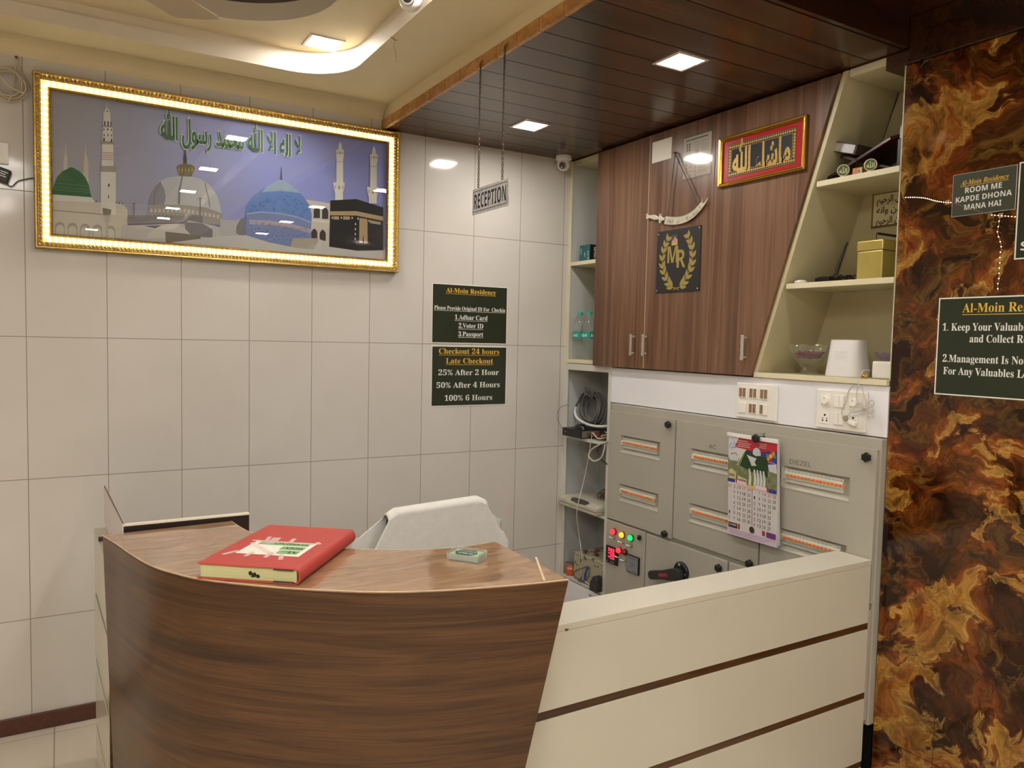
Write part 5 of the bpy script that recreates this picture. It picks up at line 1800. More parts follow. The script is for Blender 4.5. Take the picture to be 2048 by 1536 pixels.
def U(x, y):     # sheet fractions, y from the top
    return (x * cw, chh * (1 - y))
def cpoly(pts, mat, c):
    m.flat(fC, [U(*p) for p in pts], c, mat)
c0_ = -.0036
cpoly([(.01, .03), (.99, .03), (.99, .45), (.01, .45)], CBl, c0_)
cpoly([(.01, .03), (.99, .03), (.99, .10), (.6, .14), (.3, .13), (.01, .12)], CR, c0_ + .0003)
cpoly([(.01, .20), (.18, .18), (.25, .24), (.2, .30), (.99, .30), (.99, .47), (.01, .47)], CSk, c0_ + .0003)
cpoly([(.82, .24), (.98, .22), (.99, .31), (.84, .30)], CWt, c0_ + .0005)
cpoly([(.03, .21), (.16, .19), (.24, .22), (.22, .26), (.04, .26)], CWt, c0_ + .0005)
cpoly([(.22, .29), (.34, .17), (.40, .13), (.58, .18), (.66, .17), (.80, .18), (.82, .36), (.74, .36), (.50, .34)], CGr, c0_ + .0007)
cpoly([(.22, .29), (.34, .17), (.37, .16), (.25, .31)], CGr2, c0_ + .0009)
cpoly([(.40, .33), (.78, .35), (.80, .48), (.42, .48)], CGr2, c0_ + .0009)
cpoly([(.40, .18), (.48, .19), (.60, .20), (.56, .24), (.60, .27), (.50, .28), (.46, .23)], CWt, c0_ + .0011)
for x in (.44, .54, .60, .66, .72):
    cpoly([(x, .31), (x + .03, .31), (x + .06, .40), (x + .05, .47), (x, .47), (x + .01, .40)], CWt, c0_ + .0011)
cpoly([(.03, .36), (.10, .34), (.18, .37), (.18, .44), (.03, .44)], CSt, c0_ + .0011)
cpoly([(.22, .40), (.40, .42), (.40, .48), (.22, .47)], CSt, c0_ + .0013)
for x in (.05, .09, .13):
    cpoly([(x, .39), (x + .018, .39), (x + .018, .42), (x, .42)], CDk, c0_ + .0015)
for x in (.24, .28, .32, .36):
    cpoly([(x, .43), (x + .02, .43), (x + .02, .46), (x, .46)], CDk, c0_ + .0015)
a_, b_ = U(.60, .155)
m.disc(fC, a_, b_, .022, c0_ + .0006, CWt, 16, .026)
a_, b_ = U(.875, .155)
for k_ in range(8):
    th = k_ * PI / 4
    m.disc(fC, a_ + .018 * math.cos(th), b_ + .018 * math.sin(th), .0085, c0_ + .0008 + .00005 * k_, (CGr2, BRO, CR, CBl)[k_ % 4], 10)
m.disc(fC, a_, b_, .009, c0_ + .0015, GOLDTXT, 12)
a_, b_ = U(.10, .115)
m.stroke(fC, [(a_ - .018, b_ - .008), (a_ - .006, b_ + .012), (a_ + .002, b_ - .004), (a_ + .012, b_ + .02), (a_ + .020, b_ - .006), (a_ - .01, b_ - .012)], .006, c0_ + .0008, pm('cal_pale_blue', (130, 160, 204), .5))
for k_, (x0, x1, y_) in enumerate(((.22, .42, .055), (.20, .48, .075), (.22, .46, .093), (.20, .47, .11), (.64, .80, .055), (.66, .78, .073), (.64, .78, .091), (.05, .2, .165), (.82, .95, .215))):
    (a0, b0_), (a1, _) = U(x0, y_), U(x1, y_)
    m.stroke(fC, [(a0 + (a1 - a0) * i / 14, b0_ + .0016 * math.sin(i * 2.4 + k_)) for i in range(15)], .0022, c0_ + .0009, CWt)
cpoly([(.01, .445), (.16, .445), (.16, .475), (.01, .475)], CBl, c0_ + .0017)
cpoly([(.17, .445), (.40, .452), (.40, .485), (.17, .475)], CPk, c0_ + .0017)
cpoly([(.58, .46), (.80, .46), (.80, .495), (.58, .49)], CPk, c0_ + .0017)
cpoly([(.84, .465), (.99, .465), (.99, .50), (.84, .50)], CBl, c0_ + .0017)
cpoly([(.185, .445), (.205, .445), (.205, .475), (.185, .475)], CR, c0_ + .0019)
cpoly([(.805, .46), (.835, .46), (.835, .497), (.805, .497)], CR, c0_ + .0019)
cpoly([(.43, .455), (.47, .47), (.55, .47), (.59, .455), (.58, .49), (.52, .50), (.45, .49)], GOLDTXT, c0_ + .0021)
CN, CNR = pm('cal_number_ink', (70, 64, 70), .6, var=0), pm('cal_number_red', (176, 84, 84), .6, var=0)
LR = [('31', '3', '10', '17', '24'), ('', '4', '11', '18', '25'), ('', '5', '12', '19', '26'), ('', '6', '13', '20', '27'), ('', '7', '14', '21', '28'), ('1', '8', '15', '22', '29'), ('2', '9', '16', '23', '30')]
RR = [('', '7', '14', '21', '28'), ('1', '8', '15', '22', '29'), ('2', '9', '16', '23', '30'), ('3', '10', '17', '24', ''), ('4', '11', '18', '25', ''), ('5', '12', '19', '26', ''), ('6', '13', '20', '27', '')]
for r_ in range(7):
    for c_ in range(5):
        y_ = .515 + r_ * .052
        for s_, x_, ys in ((LR[r_][c_], .05 + c_ * .10, 0), (RR[r_][c_], .565 + c_ * .095, .012)):
            if s_:
                a_, b_ = U(x_, y_ + ys)
                m.text(fC, serif(s_, dg=0), a_, b_, h=.0135, w=.0085 * len(s_) * (1 if len(s_) > 1 else .8), c=c0_ + .001, mat=CNR if r_ == 0 else CN)
for r_ in range(8):
    (a0, b0_), (a1, _) = U(.02, .49 + r_ * .052), U(.98, .49 + r_ * .052)
    m.rect(fC, a0, a1, b0_ - .0003, b0_ + .0003, c0_ + .0008, CPk)
a_, b_ = U(.515, .68)
m.stroke(fC, [(a_ + .002 * math.sin(i * 1.9), b_ + .078 - i * .004) for i in range(40)], .0022, c0_ + .001, CN)
cpoly([(.03, .875), (.22, .875), (.22, .925), (.03, .925)], CDk, c0_ + .001)
a_, b_ = U(.125, .895)
m.text(fC, sans('ALTAIBA'), a_, b_, h=.008, w=.042, c=c0_ + .0013, mat=CWt)
cpoly([(.235, .872), (.27, .872), (.27, .925), (.235, .925)], CR, c0_ + .001)
a_, b_ = U(.515, .895)
m.disc(fC, a_, b_, .014, c0_ + .0012, CDk, 18)
cpoly([(.80, .875), (.98, .875), (.98, .925), (.80, .925)], pm('cal_purple', (110, 44, 120), .5), c0_ + .001)
cpoly([(.72, .875), (.77, .875), (.77, .92), (.72, .92)], CR, c0_ + .001)
cpoly([(.0, .935), (1, .935), (1, .998), (.0, .998)], pm('cal_lilac', (204, 184, 200), .5), c0_ + .0008)
for k_, y_ in enumerate((.945, .962, .978)):
    (a0, b0_), (a1, _) = U(.06, y_), U(.96 - .1 * k_, y_)
    m.stroke(fC, [(a0 + (a1 - a0) * i / 60, b0_ + .0024 * math.sin(i * 2.1 + k_ * 2) + .0014 * math.sin(i * .7)) for i in range(61)], .0012, c0_ + .0012, pm('cal_violet_ink', (110, 64, 130), .6, var=0))
m.build('print', None, cal)

# ------------------------------------------------------------------ things fixed to the cabinet doors
XF = XD - .0006
f = FB(XF)
pa = thing('paper_sheet', 'blank white sheet taped to the cabinet top near the left seam', 'paper', (XF, -.83, 2.63))
MB().obox(f, .757, .900, 2.632, 2.736, .0002, .0009).build('sheet', PAPER, pa)
chs = thing('chart_sheet', 'laminated printed chart taped at the top of the cabinet left of the red frame', 'chart', (XF, -1.08, 2.51))
MB().obox(f, .984, 1.168, 2.513, 2.706, .0002, .0009).build('sheet', pm('aged_paper', (206, 194, 176), .5, var=.04, vs=20), chs)
m = MB()
CG_, CRd = pm('chart_grey', (112, 106, 98), .6, var=0), pm('chart_rose', (206, 140, 122), .6, var=0)
m.rect(f, 1.000, 1.145, 2.688, 2.694, .0012, pm('chart_green', (92, 108, 92), .6, var=0))
for i in range(3):
    for j in range(2):
        m.disc(f, 1.010 + .016 * j, 2.672 - i * .013, .006, .0012, CG_, 8)
for i in range(4):
    for j in range(2):
        m.stroke(f, [(1.003 + j * .028, 2.622 - i * .011), (1.014 + j * .028, 2.63 - i * .011), (1.020 + j * .028, 2.622 - i * .011)], .0014, .0012, CG_)
for i in range(4):
    for j in range(3):
        if j == 1 and i in (1, 2):
            continue
        m.flat(f, [(1.003 + j * .030, 2.578 - i * .018), (1.010 + j * .030, 2.584 - i * .018), (1.014 + j * .030, 2.574 - i * .018), (1.006 + j * .030, 2.570 - i * .018)], .0012, CRd)
for k_ in range(4):
    th = PI / 4 + k_ * PI / 2
    m.stroke(f, [(1.040 + .008 * math.cos(th), 2.553 + .010 * math.sin(th)), (1.040 + .016 * math.cos(th), 2.553 + .020 * math.sin(th))], .003, .0012, CG_)
for i in range(9):
    m.rect(f, 1.085, 1.155 - .01 * (i % 3), 2.586 - i * .007, 2.5875 - i * .007, .0012, CRd if i % 3 == 0 else CG_)
for i in range(10):
    m.rect(f, 1.055 + .05 * (i // 5), 1.095 + .055 * (i // 5), 2.672 - (i % 5) * .011, 2.6735 - (i % 5) * .011, .0012, CG_)
m.disc(f, 1.075, 2.625, .014, .0012, CRd, 14)
m.build('print', None, chs)
MB().obox(f, .978, 1.178, 2.503, 2.714, .0016, .0019).build('film', clear('laminate_film', (250, 250, 250), 1.5, .08), chs)

fr_ = thing('framed_calligraphy', 'gold and red framed black calligraphy panel on the cabinet', 'picture', (XF, -1.464, 2.44))
a0, a1, b0_, b1_ = 1.229, 1.700, 2.433, 2.651
m = MB()
loops = [[(a0 + d, b0_ + d, h), (a1 - d, b0_ + d, h), (a1 - d, b1_ - d, h), (a0 + d, b1_ - d, h)] for d, h in ((0, .0004), (0, .016), (.004, .020), (.009, .016), (.013, .018), (.018, .010))]
m.raw([f.p(*p) for l in loops for p in l], [(i * 4 + j, i * 4 + (j + 1) % 4, i * 4 + 4 + (j + 1) % 4, i * 4 + 4 + j) for i in range(5) for j in range(4)])
m.build('frame', BRASS, fr_)
t = NT('ribbed_red_foil')
v = t.mapping(t.coord(), (1, 1, 1))
wv_ = t.n('TexWave', wave_type='BANDS', bands_direction='Y'); wv_.inputs['Scale'].default_value = 60
t.l(v, wv_.inputs[0])
t.l(t.ramp(wv_.outputs[1], [(0, srgb(128, 14, 18)), (1, srgb(180, 30, 30))]), t.b.inputs['Base Color'])
t.setp(.3)
m = MB()
m.rect(f, a0 + .016, a1 - .016, b0_ + .016, b1_ - .016, .006, t.m)
m.rect(f, a0 + .052, a1 - .052, b0_ + .036, b1_ - .036, .0064, pm('black_velvet', (30, 29, 32), .7))
GTH = pm('gold_leaf_print', (190, 156, 84), .35, metal=.4, var=.3, vs=150)
# patterned inner border
ia0, ia1, ib0, ib1 = a0 + .056, a1 - .056, b0_ + .040, b1_ - .040
for x in range(31):
    a = ia0 + (ia1 - ia0) * (x + .5) / 31
    for b in (ib0 + .009, ib1 - .009):
        m.flat(f, [(a - .0055, b), (a, b + .0065), (a + .0055, b), (a, b - .0065)], .0067, GTH)
        m.disc(f, a + .0055, b, .0018, .0068, GTH, 6)
for z in range(8):
    b = ib0 + .018 + (ib1 - ib0 - .036) * (z + .5) / 8
    for a in (ia0 + .006, ia1 - .006):
        m.flat(f, [(a - .005, b), (a, b + .007), (a + .005, b), (a, b - .007)], .0067, GTH)
for d in (0, .019):
    for r_ in ((ia0 + d * .75, ia1 - d * .75, ib0 + d - .0008, ib0 + d + .0008), (ia0 + d * .75, ia1 - d * .75, ib1 - d - .0008, ib1 - d + .0008),
               (ia0 + d * .75 - .0008, ia0 + d * .75 + .0008, ib0 + d, ib1 - d), (ia1 - d * .75 - .0008, ia1 - d * .75 + .0008, ib0 + d, ib1 - d)):
        m.rect(f, *r_, .0069, GTH)
m.text(f, arabic('ماشاء الله'), (a0 + a1) / 2, (b0_ + b1_) / 2 - .006, w=.315, h=.098, c=.0071, mat=GTH, off=.032)
m.build('panel', None, fr_)

# ------------------------------------------------------------------ sword on its chain
swd = thing('ornamental_sword', 'small curved silver sword hanging from chains on the cabinet', 'sword', (XF, -.95, 2.35))
def C4(x, y, X=-.034):
    p = on(1260 + x / 7.68, 260 + y / 7.68, 0, X); return (-p.y, p.z)
fS = FB(-.036)
mid = [C4(*p) for p in ((545, 1385), (640, 1396), (740, 1394), (840, 1372), (930, 1328), (1010, 1268), (1080, 1192), (1130, 1128))]
ms = spline(mid, 6)
def ribbon(pts, w0, w1, c0, c1, mb):
    n = len(pts); L = []; Rr = []
    for i, (a, b) in enumerate(pts):
        p0 = pts[max(i - 1, 0)]; p1 = pts[min(i + 1, n - 1)]
        dx, dy = p1[0] - p0[0], p1[1] - p0[1]; l = math.hypot(dx, dy)
        h = (w0 + (w1 - w0) * i / (n - 1)) / 2
        L.append((a - dy / l * h, b + dx / l * h)); Rr.append((a + dy / l * h, b - dx / l * h))
    for i in range(n - 1):
        mb.prism(fS, [Rr[i], Rr[i + 1], L[i + 1], L[i]], c0, c1)
    return L, Rr
m = MB()
L_, R_ = ribbon(ms, .040, .027, .0, .003, m)
tipA, tipB = C4(1214, 1035), C4(1112, 1046)
m.prism(fS, [R_[-1], C4(1180, 1110), tipA, C4(1150, 1120), ms[-1]], 0, .003)
m.prism(fS, [L_[-1], ms[-1], C4(1118, 1105), tipB], 0, .003)
SWD = pm('engraved_silver', (222, 216, 198), .26, metal=.6, var=.15, vs=120)
m.build('blade', SWD, swd)
m = MB()
m.prism(fS, [C4(268, 1290), C4(298, 1284), C4(304, 1308), C4(350, 1310), (C4(385, 1300)), C4(440, 1334), C4(462, 1340), C4(462, 1372), C4(430, 1378), C4(385, 1384), C4(340, 1362), C4(304, 1352), C4(292, 1372), C4(266, 1366)], -.002, .006)
hl = m.build('hilt', SWD, swd, bevel=.001)
MB().prism(fS, [C4(478, 1284), C4(492, 1288), C4(500, 1335), C4(524, 1352), C4(545, 1340), C4(556, 1360), C4(545, 1392), C4(510, 1392), C4(488, 1436), C4(468, 1434), C4(462, 1390), C4(450, 1366), C4(464, 1336)], -.003, .008).build('guard', SWD, swd, bevel=.001)
m = MB()
sp_ = ms
eng = ['لا', 'سيف', 'الا', 'ذو', 'الفقار']
marks = [arabic(w) for w in reversed(eng)]
for i, w_ in enumerate(marks):
    k_ = int((i + .6) / len(marks) * (len(sp_) - 4)) + 1
    p0, p1 = sp_[k_ - 1], sp_[k_ + 1]
    d = Vector((p1[0] - p0[0], p1[1] - p0[1])).normalized()
    fr2 = Fr(fS.p(sp_[k_][0], sp_[k_][1], .0034), fS.u * d.x + fS.v * d.y, fS.v * d.x - fS.u * d.y)
    m.text(fr2, w_, 0, .0, h=.017, c=0)
m.build('engraving', pm('dark_engraving', (66, 60, 48), .6, var=0), swd)
m = MB()
nl_ = Vector(FB(XF).p(*C4(727, 356, XF), 0))
m.tube([nl_, nl_ + Vector((-.018, 0, 0))], .003, 8).tube([nl_ + Vector((-.018, -.008, 0)), nl_ + Vector((-.018, .008, 0))], .0035, 8)
m.build('nail', pm('dark_nail', (44, 36, 32), .5), swd)
for tgt, nmn in (((604, 1296), 0), ((1046, 1096), 1)):
    A_ = nl_ + Vector((-.014, 0, -.003))
    Bq = Vector(fS.p(*C4(*tgt), .004))
    m = MB()
    L = (Bq - A_).length; n = int(L / .0062)
    dz = (Bq - A_).normalized()
    sd = dz.cross(Vector((1, 0, 0))).normalized()
    for i in range(n):
        c = A_ + (Bq - A_) * ((i + .5) / n)
        ww = sd if i % 2 else Vector((1, 0, 0))
        m.tube([c + dz * (.0044 * math.sin(2 * PI * k_ / 8)) + ww * (.0028 * math.cos(2 * PI * k_ / 8)) for k_ in range(8)], .0013, 4, closed=True)
    c = m.build('chain', CHM, swd, smooth=True)
    q_ = Vector(fS.p(*C4(tgt[0] - 6, tgt[1] + 8), .004))
    MB().tube([q_ + Vector((-.003 * math.sin(a), .009 * math.cos(a), .009 * math.sin(a))) for a in [2 * PI * i / 14 for i in range(14)]], .0009, 5, closed=True).build('ring', CHM, c)

# ------------------------------------------------------------------ black plaque with gold wreath
pq = thing('wreath_plaque', 'black square plaque with gold wreath and MR letters on the cabinet', 'plaque', (XF, -.97, 1.974))
f = FB(XF)
a0, a1, b0_, b1_ = .820, 1.124, 1.9745, 2.2805
MB().obox(f, a0, a1, b0_, b1_, .0003, .0045).build('board', pm('matt_black_board', (32, 31, 31), .45, var=.05), pq, bevel=.001)
PG = pm('matt_gold_print', (158, 138, 70), .45, var=.04, vs=40)
m = MB()
cx_, cz_ = (a0 + a1) / 2, (b0_ + b1_) / 2 - .002
def pqp(x, y):
    """place on the plaque from its drawn position (board spans 0..1, y upwards)"""
    return (a0 + (a1 - a0) * x, b0_ + (b1_ - b0_) * y)
stem = spline([(.44, .055), (.36, .11), (.26, .22), (.18, .36), (.145, .52), (.17, .68), (.24, .82), (.30, .90)], 8)
for sgn in (1, -1):
    sp2 = [pqp(x if sgn > 0 else 1 - x - .02, y) for x, y in [(.54, .09), (.50, .085)] + stem] if False else [pqp((x if sgn > 0 else .98 - x), y) for x, y in [(.56, .055 + .02)] * 0 + stem]
    m.stroke(f, sp2, .0042, .0048, PG)
    tot = len(stem)
    for k_ in range(9):
        i = int(4 + k_ * (tot - 6) / 9)
        x, y = stem[i]; x2, y2 = stem[min(i + 2, tot - 1)]
        d = Vector((x2 - x, y2 - y)).normalized()
        for side in (-1, 1):
            ang = math.radians(34) * side
            dl = Vector((d.x * math.cos(ang) - d.y * math.sin(ang), d.x * math.sin(ang) + d.y * math.cos(ang)))
            nl2 = Vector((-dl.y, dl.x))
            Ls = .155 - .004 * k_; Wd = .030
            base = Vector((x, y)) + nl2 * .006
            leaf = []
            for q_ in range(9):
                s_ = q_ / 8
                leaf.append(base + dl * (Ls * s_) + nl2 * (Wd * math.sin(PI * s_ ** .8)))
            for q_ in range(7, 0, -1):
                s_ = q_ / 8
                leaf.append(base + dl * (Ls * s_) - nl2 * (Wd * math.sin(PI * s_ ** .8)))
            m.flat(f, [pqp(p.x if sgn > 0 else .98 - p.x, p.y) for p in leaf], .0050 + .00002 * k_, PG)
    tail = [pqp(x if sgn > 0 else .98 - x, y) for x, y in ((.40, .075), (.49, .105 - .045), (.55, .055 - .025))]
    m.stroke(f, tail, .0042, .0048, PG)
a_, b_ = pqp(.385, .60)
m.text(f, sans('M'), a_, b_, h=.080, w=.074, c=.0052, mat=PG)
a_, b_ = pqp(.585, .52)
m.text(f, sans('R'), a_, b_, h=.085, w=.060, c=.0054, mat=PG)
m.build('emblem', None, pq)
m = MB()
for x, y in ((.03, .955), (.965, .965), (.03, .04), (.965, .035)):
    a_, b_ = pqp(x, y); m.disc(f, a_, b_, .0035, .0049, None, 12)
m.build('screws', CHROME, pq)
ph = thing('photo_card', 'tiny clear photo card tucked at the top of the black wreath plaque', 'card', (XF - .006, -.94, 2.20))
m = MB()
q1, q2 = pqp(.355, .745), pqp(.495, .905)
m.rect(f, q1[0], q2[0], q1[1], q2[1], .0062, pm('card_dark', (70, 58, 54), .4))
m.rect(f, q1[0], q2[0], q1[1], q1[1] + .011, .0064, pm('card_yellow', (214, 188, 72), .4))
m.flat(f, [(q1[0], q1[1] + .011), (q2[0], q1[1] + .011), (q2[0], q1[1] + .026), ((q1[0] + q2[0]) / 2 + .008, q1[1] + .034), ((q1[0] + q2[0]) / 2 + .002, q1[1] + .044), ((q1[0] + q2[0]) / 2 - .006, q1[1] + .030), (q1[0], q1[1] + .020)], .0064, pm('card_peach', (214, 156, 124), .4))
m.build('picture', None, ph)
MB().obox(f, q1[0] - .001, q2[0] + .001, q1[1] - .001, q2[1] + .001, .0068, .0072).build('sleeve', clear('card_sleeve', (250, 250, 250), 1.5, .05), ph)
# ------------------------------------------------------------------ things on the slanted shelves
# top shelf: folding book stand, book, medallions, little box, black case
ZS = 2.3835
rh = thing('book_stand', 'dark wooden folding book stand on the top slanted shelf', 'book stand', (.14, -1.87, ZS))
RW = wood('rosewood', [(.3, srgb(44, 18, 12)), (.5, srgb(66, 28, 18)), (.7, srgb(84, 38, 26))], (6, 6, 6), (20, 80, 80), .3)
cy_, cz2 = -1.862, ZS + .068
def brd(ang, lo, hi, x0, x1, nm):
    d = Vector((0, math.cos(ang), math.sin(ang))); n_ = Vector((0, -d.z, d.y))
    f_ = Fr((x0, cy_, cz2), (1, 0, 0), d)
    return f_, d
for ang, nm in ((math.radians(196), 'board'), (math.radians(-16), 'board')):
    pass
fA = Fr((.055, cy_, cz2), (1, 0, 0), (0, -.93, .36))     # rises to the right
fBk = Fr((.055, cy_, cz2), (1, 0, 0), (0, .93, .36))     # rises to the left
D = .20
m = MB().prism(fA, [(0, 0), (D, 0), (D, .15), (D - .02, .175), (D * .5, .185), (.02, .175), (0, .15)], -.006, .006)
m.prism(fA, [(0, -.155), (.055, -.155), (.06, -.06), (.0, -.0005), (D - .0, -.0005), (D - .06, -.06), (D - .055, -.155), (D, -.155), (D, 0.0), (0, 0.0)][:4] + [(0, -.0005)], -.006, .006)
m.prism(fA, [(D - .055, -.155), (D, -.155), (D, -.0005), (D - .06, -.06)], -.006, .006)
m.build('board', RW, rh, bevel=.002)
m = MB().prism(fBk, [(.012, .012), (D - .012, .012), (D - .012, .085), (.012, .085)], -.006, .006)
m.prism(fBk, [(.062, -.158), (D - .062, -.158), (D - .064, .0115), (.064, .0115)], -.006, .006)
m.build('board', RW, rh, bevel=.002)
bk = thing('prayer_book', 'thick white-edged book lying on the folding book stand', 'book', (.14, -1.80, ZS + .10))
fk = Fr((.045, cy_ + .003, cz2 + .012), (1, 0, 0), (0, .955, .30))
fk = Fr(fk.o + fk.n * (.008 if fk.n.z > 0 else -.008), fk.u, fk.v)
s_ = 1 if fk.n.z > 0 else -1
MB().obox(fk, .006, .186, .012, .135, s_ * .0032, s_ * .0365).build('page_block', pm('white_page_edges', (206, 202, 206), .7, var=.08, vs=200), bk)
m = MB().obox(fk, .0, .192, .004, .141, 0, s_ * .003).obox(fk, .0, .192, .004, .141, s_ * .0367, s_ * .0397)
m.build('cover', pm('patterned_dark_cover', (66, 58, 46), .5, var=.4, vs=90), bk, bevel=.001)
m = MB()
m.tube([fk.p(.0, .004 - .006 * math.sin(PI * k_ / 8), s_ * (.0015 + .0365 * k_ / 8)) for k_ in range(9)], .0022, 6)
m.obox(fk, .0, .192, -.002, .0038, 0, s_ * .0395)
m.build('spine', pm('patterned_dark_cover', (66, 58, 46), .5), bk)
MED = pm('green_enamel', (52, 92, 50), .3, var=.2, vs=200)
PGOLD = pm('pale_gold_script', (206, 192, 140), .35, metal=.3, var=.1)
def medallion(px, py, label):
    p = on(px, py, 0, .012)
    t = thing('medallion', label, 'ornament', (.014, p.y, ZS))
    c = Vector((.014, p.y, ZS + .027))
    f_ = Fr(c, (.42, -.91, 0), (0, 0, 1))
    n_ = f_.n
    MB().lathe([(.0, -.002), (.0215, -.002), (.0215, .001), (0, .001)], c, n_, 28).build('disc', MED, t)
    MB().tube([f_.p(.0215 * math.cos(a), .0215 * math.sin(a), .0005) for a in [2 * PI * i / 28 for i in range(28)]], .0022, 6, closed=True).build('rim', PGOLD, t, smooth=True)
    MB().text(f_, arabic('الله'), 0, -.002, w=.029, h=.017, c=.0014, mat=PGOLD, off=.02).build('script', PGOLD, t)
    MB().box(.006, .022, p.y - .008, p.y + .008, ZS + .0003, ZS + .0055).build('foot', PGOLD, t, bevel=.001)
medallion(1686, 341, 'round green and gold medallion on the top shelf, nearer the cabinet')
medallion(1740.5, 329, 'round green and gold medallion on the top shelf in front of the book stand leg')
y_ = on(1716, 338, 0, .03).y
bx = thing('little_box', 'small orange and white carton under the folding book stand', 'box', (.03, y_, ZS))
MB().box(.028, .05, y_ - .02, y_ + .022, ZS + .0003, ZS + .030, pm('orange_carton', (196, 124, 60), .5)).build('carton', None, bx)
m = MB(); f_ = FB(.0277)
m.rect(f_, -y_ + .002, -y_ + .018, ZS + .006, ZS + .026, 0, pm('pale_carton', (190, 176, 160), .5)); m.rect(f_, -y_ + .004, -y_ + .009, ZS + .010, ZS + .022, .0003, pm('brown_carton_print', (110, 76, 60), .5))
m.build('label', None, bx)
bc = thing('black_case', 'narrow black case standing at the right end of the top shelf', 'case', (.10, -2.07, ZS))
MB().box(.03, .20, -2.079, -2.048, ZS + .0003, ZS + .105).build('body', BLACKPL, bc, bevel=.003)
m = MB().prism(Fr((.03, -2.062, ZS + .1055), (1, 0, 0), (0, 0, 1)), [(0, 0), (.17, 0), (.17, .045), (0, .045)], -.006, .004)
m.build('white_flap', pm('grey_white_card', (176, 172, 170), .5), bc)

# middle shelf: metal cash box, two-way radio, black lead, white puck; framed verse on the back board
ZS = 1.9828
cbx = thing('cash_box', 'olive-gold metal cash box with a wire handle on the middle slanted shelf', 'box', (.17, -1.94, ZS))
OLG = pm('olive_gold_paint', (206, 188, 108), .24, metal=.6, var=.08, vs=12)
MB().box(.062, .29, -1.990, -1.882, ZS + .0005, ZS + .112).build('body', OLG, cbx, bevel=.004)
MB().box(.060, .292, -1.992, -1.880, ZS + .1125, ZS + .152).build('lid', OLG, cbx, bevel=.005)
m = MB()
m.tube([Vector(v) for v in ((.10, -1.935, ZS + .1525), (.10, -1.935, ZS + .182), (.24, -1.935, ZS + .182), (.24, -1.935, ZS + .1525))], .0022, 6)
m.build('handle', pm('dark_wire', (52, 44, 36), .4), cbx)
MB().tube([(.11, -1.935, ZS + .182), (.23, -1.935, ZS + .182)], .005, 8).build('grip', pm('dark_wire', (52, 44, 36), .4), cbx)
m = MB().box(.15, .19, -1.996, -1.9925, ZS + .08, ZS + .14)
m.build('latch', STEEL, cbx, bevel=.001)
vf = thing('framed_verse', 'cream framed Arabic verse on the back board above the cash box', 'picture', (.316, -1.92, 2.22))
f = FB(XB - .0006)
MB().obox(f, 1.764, 2.072, 2.222, 2.366, .0, .006).build('frame', pm('olive_gold_frame', (122, 96, 40), .4), vf, bevel=.001)
m = MB().rect(f, 1.772, 2.064, 2.230, 2.358, .0063, pm('cream_verse_paper', (220, 212, 172), .5))
INKV = pm('maroon_black_ink', (48, 26, 28), .6, var=0)
for i, tx in enumerate(('بسم الله الرحمن الرحيم', 'انه من سليمن وانه', 'بسم الله الرحمن الرحيم')):
    m.text(f, arabic(tx), 1.922, 2.336 - i * .043, w=.270, h=.026, c=.0066, mat=INKV, off=.018)
m.build('sheet', None, vf)
rd = thing('two_way_radio', 'black radio handset with a long upright antenna beside the cash box', 'radio', (.12, -1.76, ZS))
p0 = on(1671.5, 549, 0, .12); p1 = on(1693.6, 484.6, 0, .15)
MB().tube([p0, p0.lerp(p1, .3), p1], [.0065, .0062, .005], 10).build('antenna', BLACKPL, rd, smooth=True)
f_ = Fr((.12, -1.70, ZS + .0005), (.25, .9, .0), (-.9, .25, .0))
m = MB().prism(f_, [(-.055, -.03), (.03, -.03), (.045, -.015), (.045, .02), (-.055, .03)], .0, .026)
m.build('body', BLACKPL, rd, bevel=.004)
MB().obox(f_, -.01, .03, -.022, .018, .0262, .030).build('keypad', pm('dark_grey_rubber', (48, 48, 50), .7), rd, bevel=.001)
rl = random.Random(8)
bl_ = thing('cable_bundle', 'heap of thin black leads in front of the cash box', 'cable', (.09, -1.82, ZS))
m = MB()
for i in range(9):
    pts = [(.06 + rl.uniform(0, .07), -1.755 - j * .020 + rl.uniform(-.008, .008), ZS + .004 + rl.uniform(0, .026) * (1 if 0 < j < 5 else .2)) for j in range(6)]
    m.tube([Vector(v) for v in spline(pts, 5)], .0026, 6)
m.build('leads', BLACKPL, bl_, smooth=True)
pk = MB().lathe([(.0, 0), (.024, 0), (.027, .005), (.024, .012), (.012, .016), (0, .0165)], (.05, -1.632, ZS + .0004), n=24)
pk = pk.build('white_puck', WHITEPL, None, smooth=True)
tag(pk, 'small round white puck at the left end of the middle slanted shelf', 'gadget')

# bottom shelf: cut-glass bowl with petals, white router, white box with a small glass dish
ZS = 1.6045
gb = thing('glass_bowl', 'cut-glass footed bowl of dark red petals on the lowest slanted shelf', 'bowl', (.10, -1.652, ZS))
GLS = NT('cut_glass')
GLS.b.inputs['Base Color'].default_value = (1, 1, 1, 1)
GLS.b.inputs['Transmission Weight'].default_value = 1
GLS.b.inputs['IOR'].default_value = 1.3
GLS.setp(.02)
bx_, by_ = .10, -1.652
def scal(th, h):
    return 1 + .06 * math.cos(8 * th) * max(0, (h - .03) / .09)
prof_o = [(.030, .0), (.036, .003), (.034, .012), (.027, .022), (.026, .028), (.040, .040), (.056, .058), (.069, .080), (.078, .100), (.083, .118)]
prof_i = [(.079, .117), (.074, .100), (.065, .080), (.052, .060), (.036, .045), (.0, .040)]
m = MB()
n = 64
prof_ = prof_o + prof_i
vs = []; fs = []
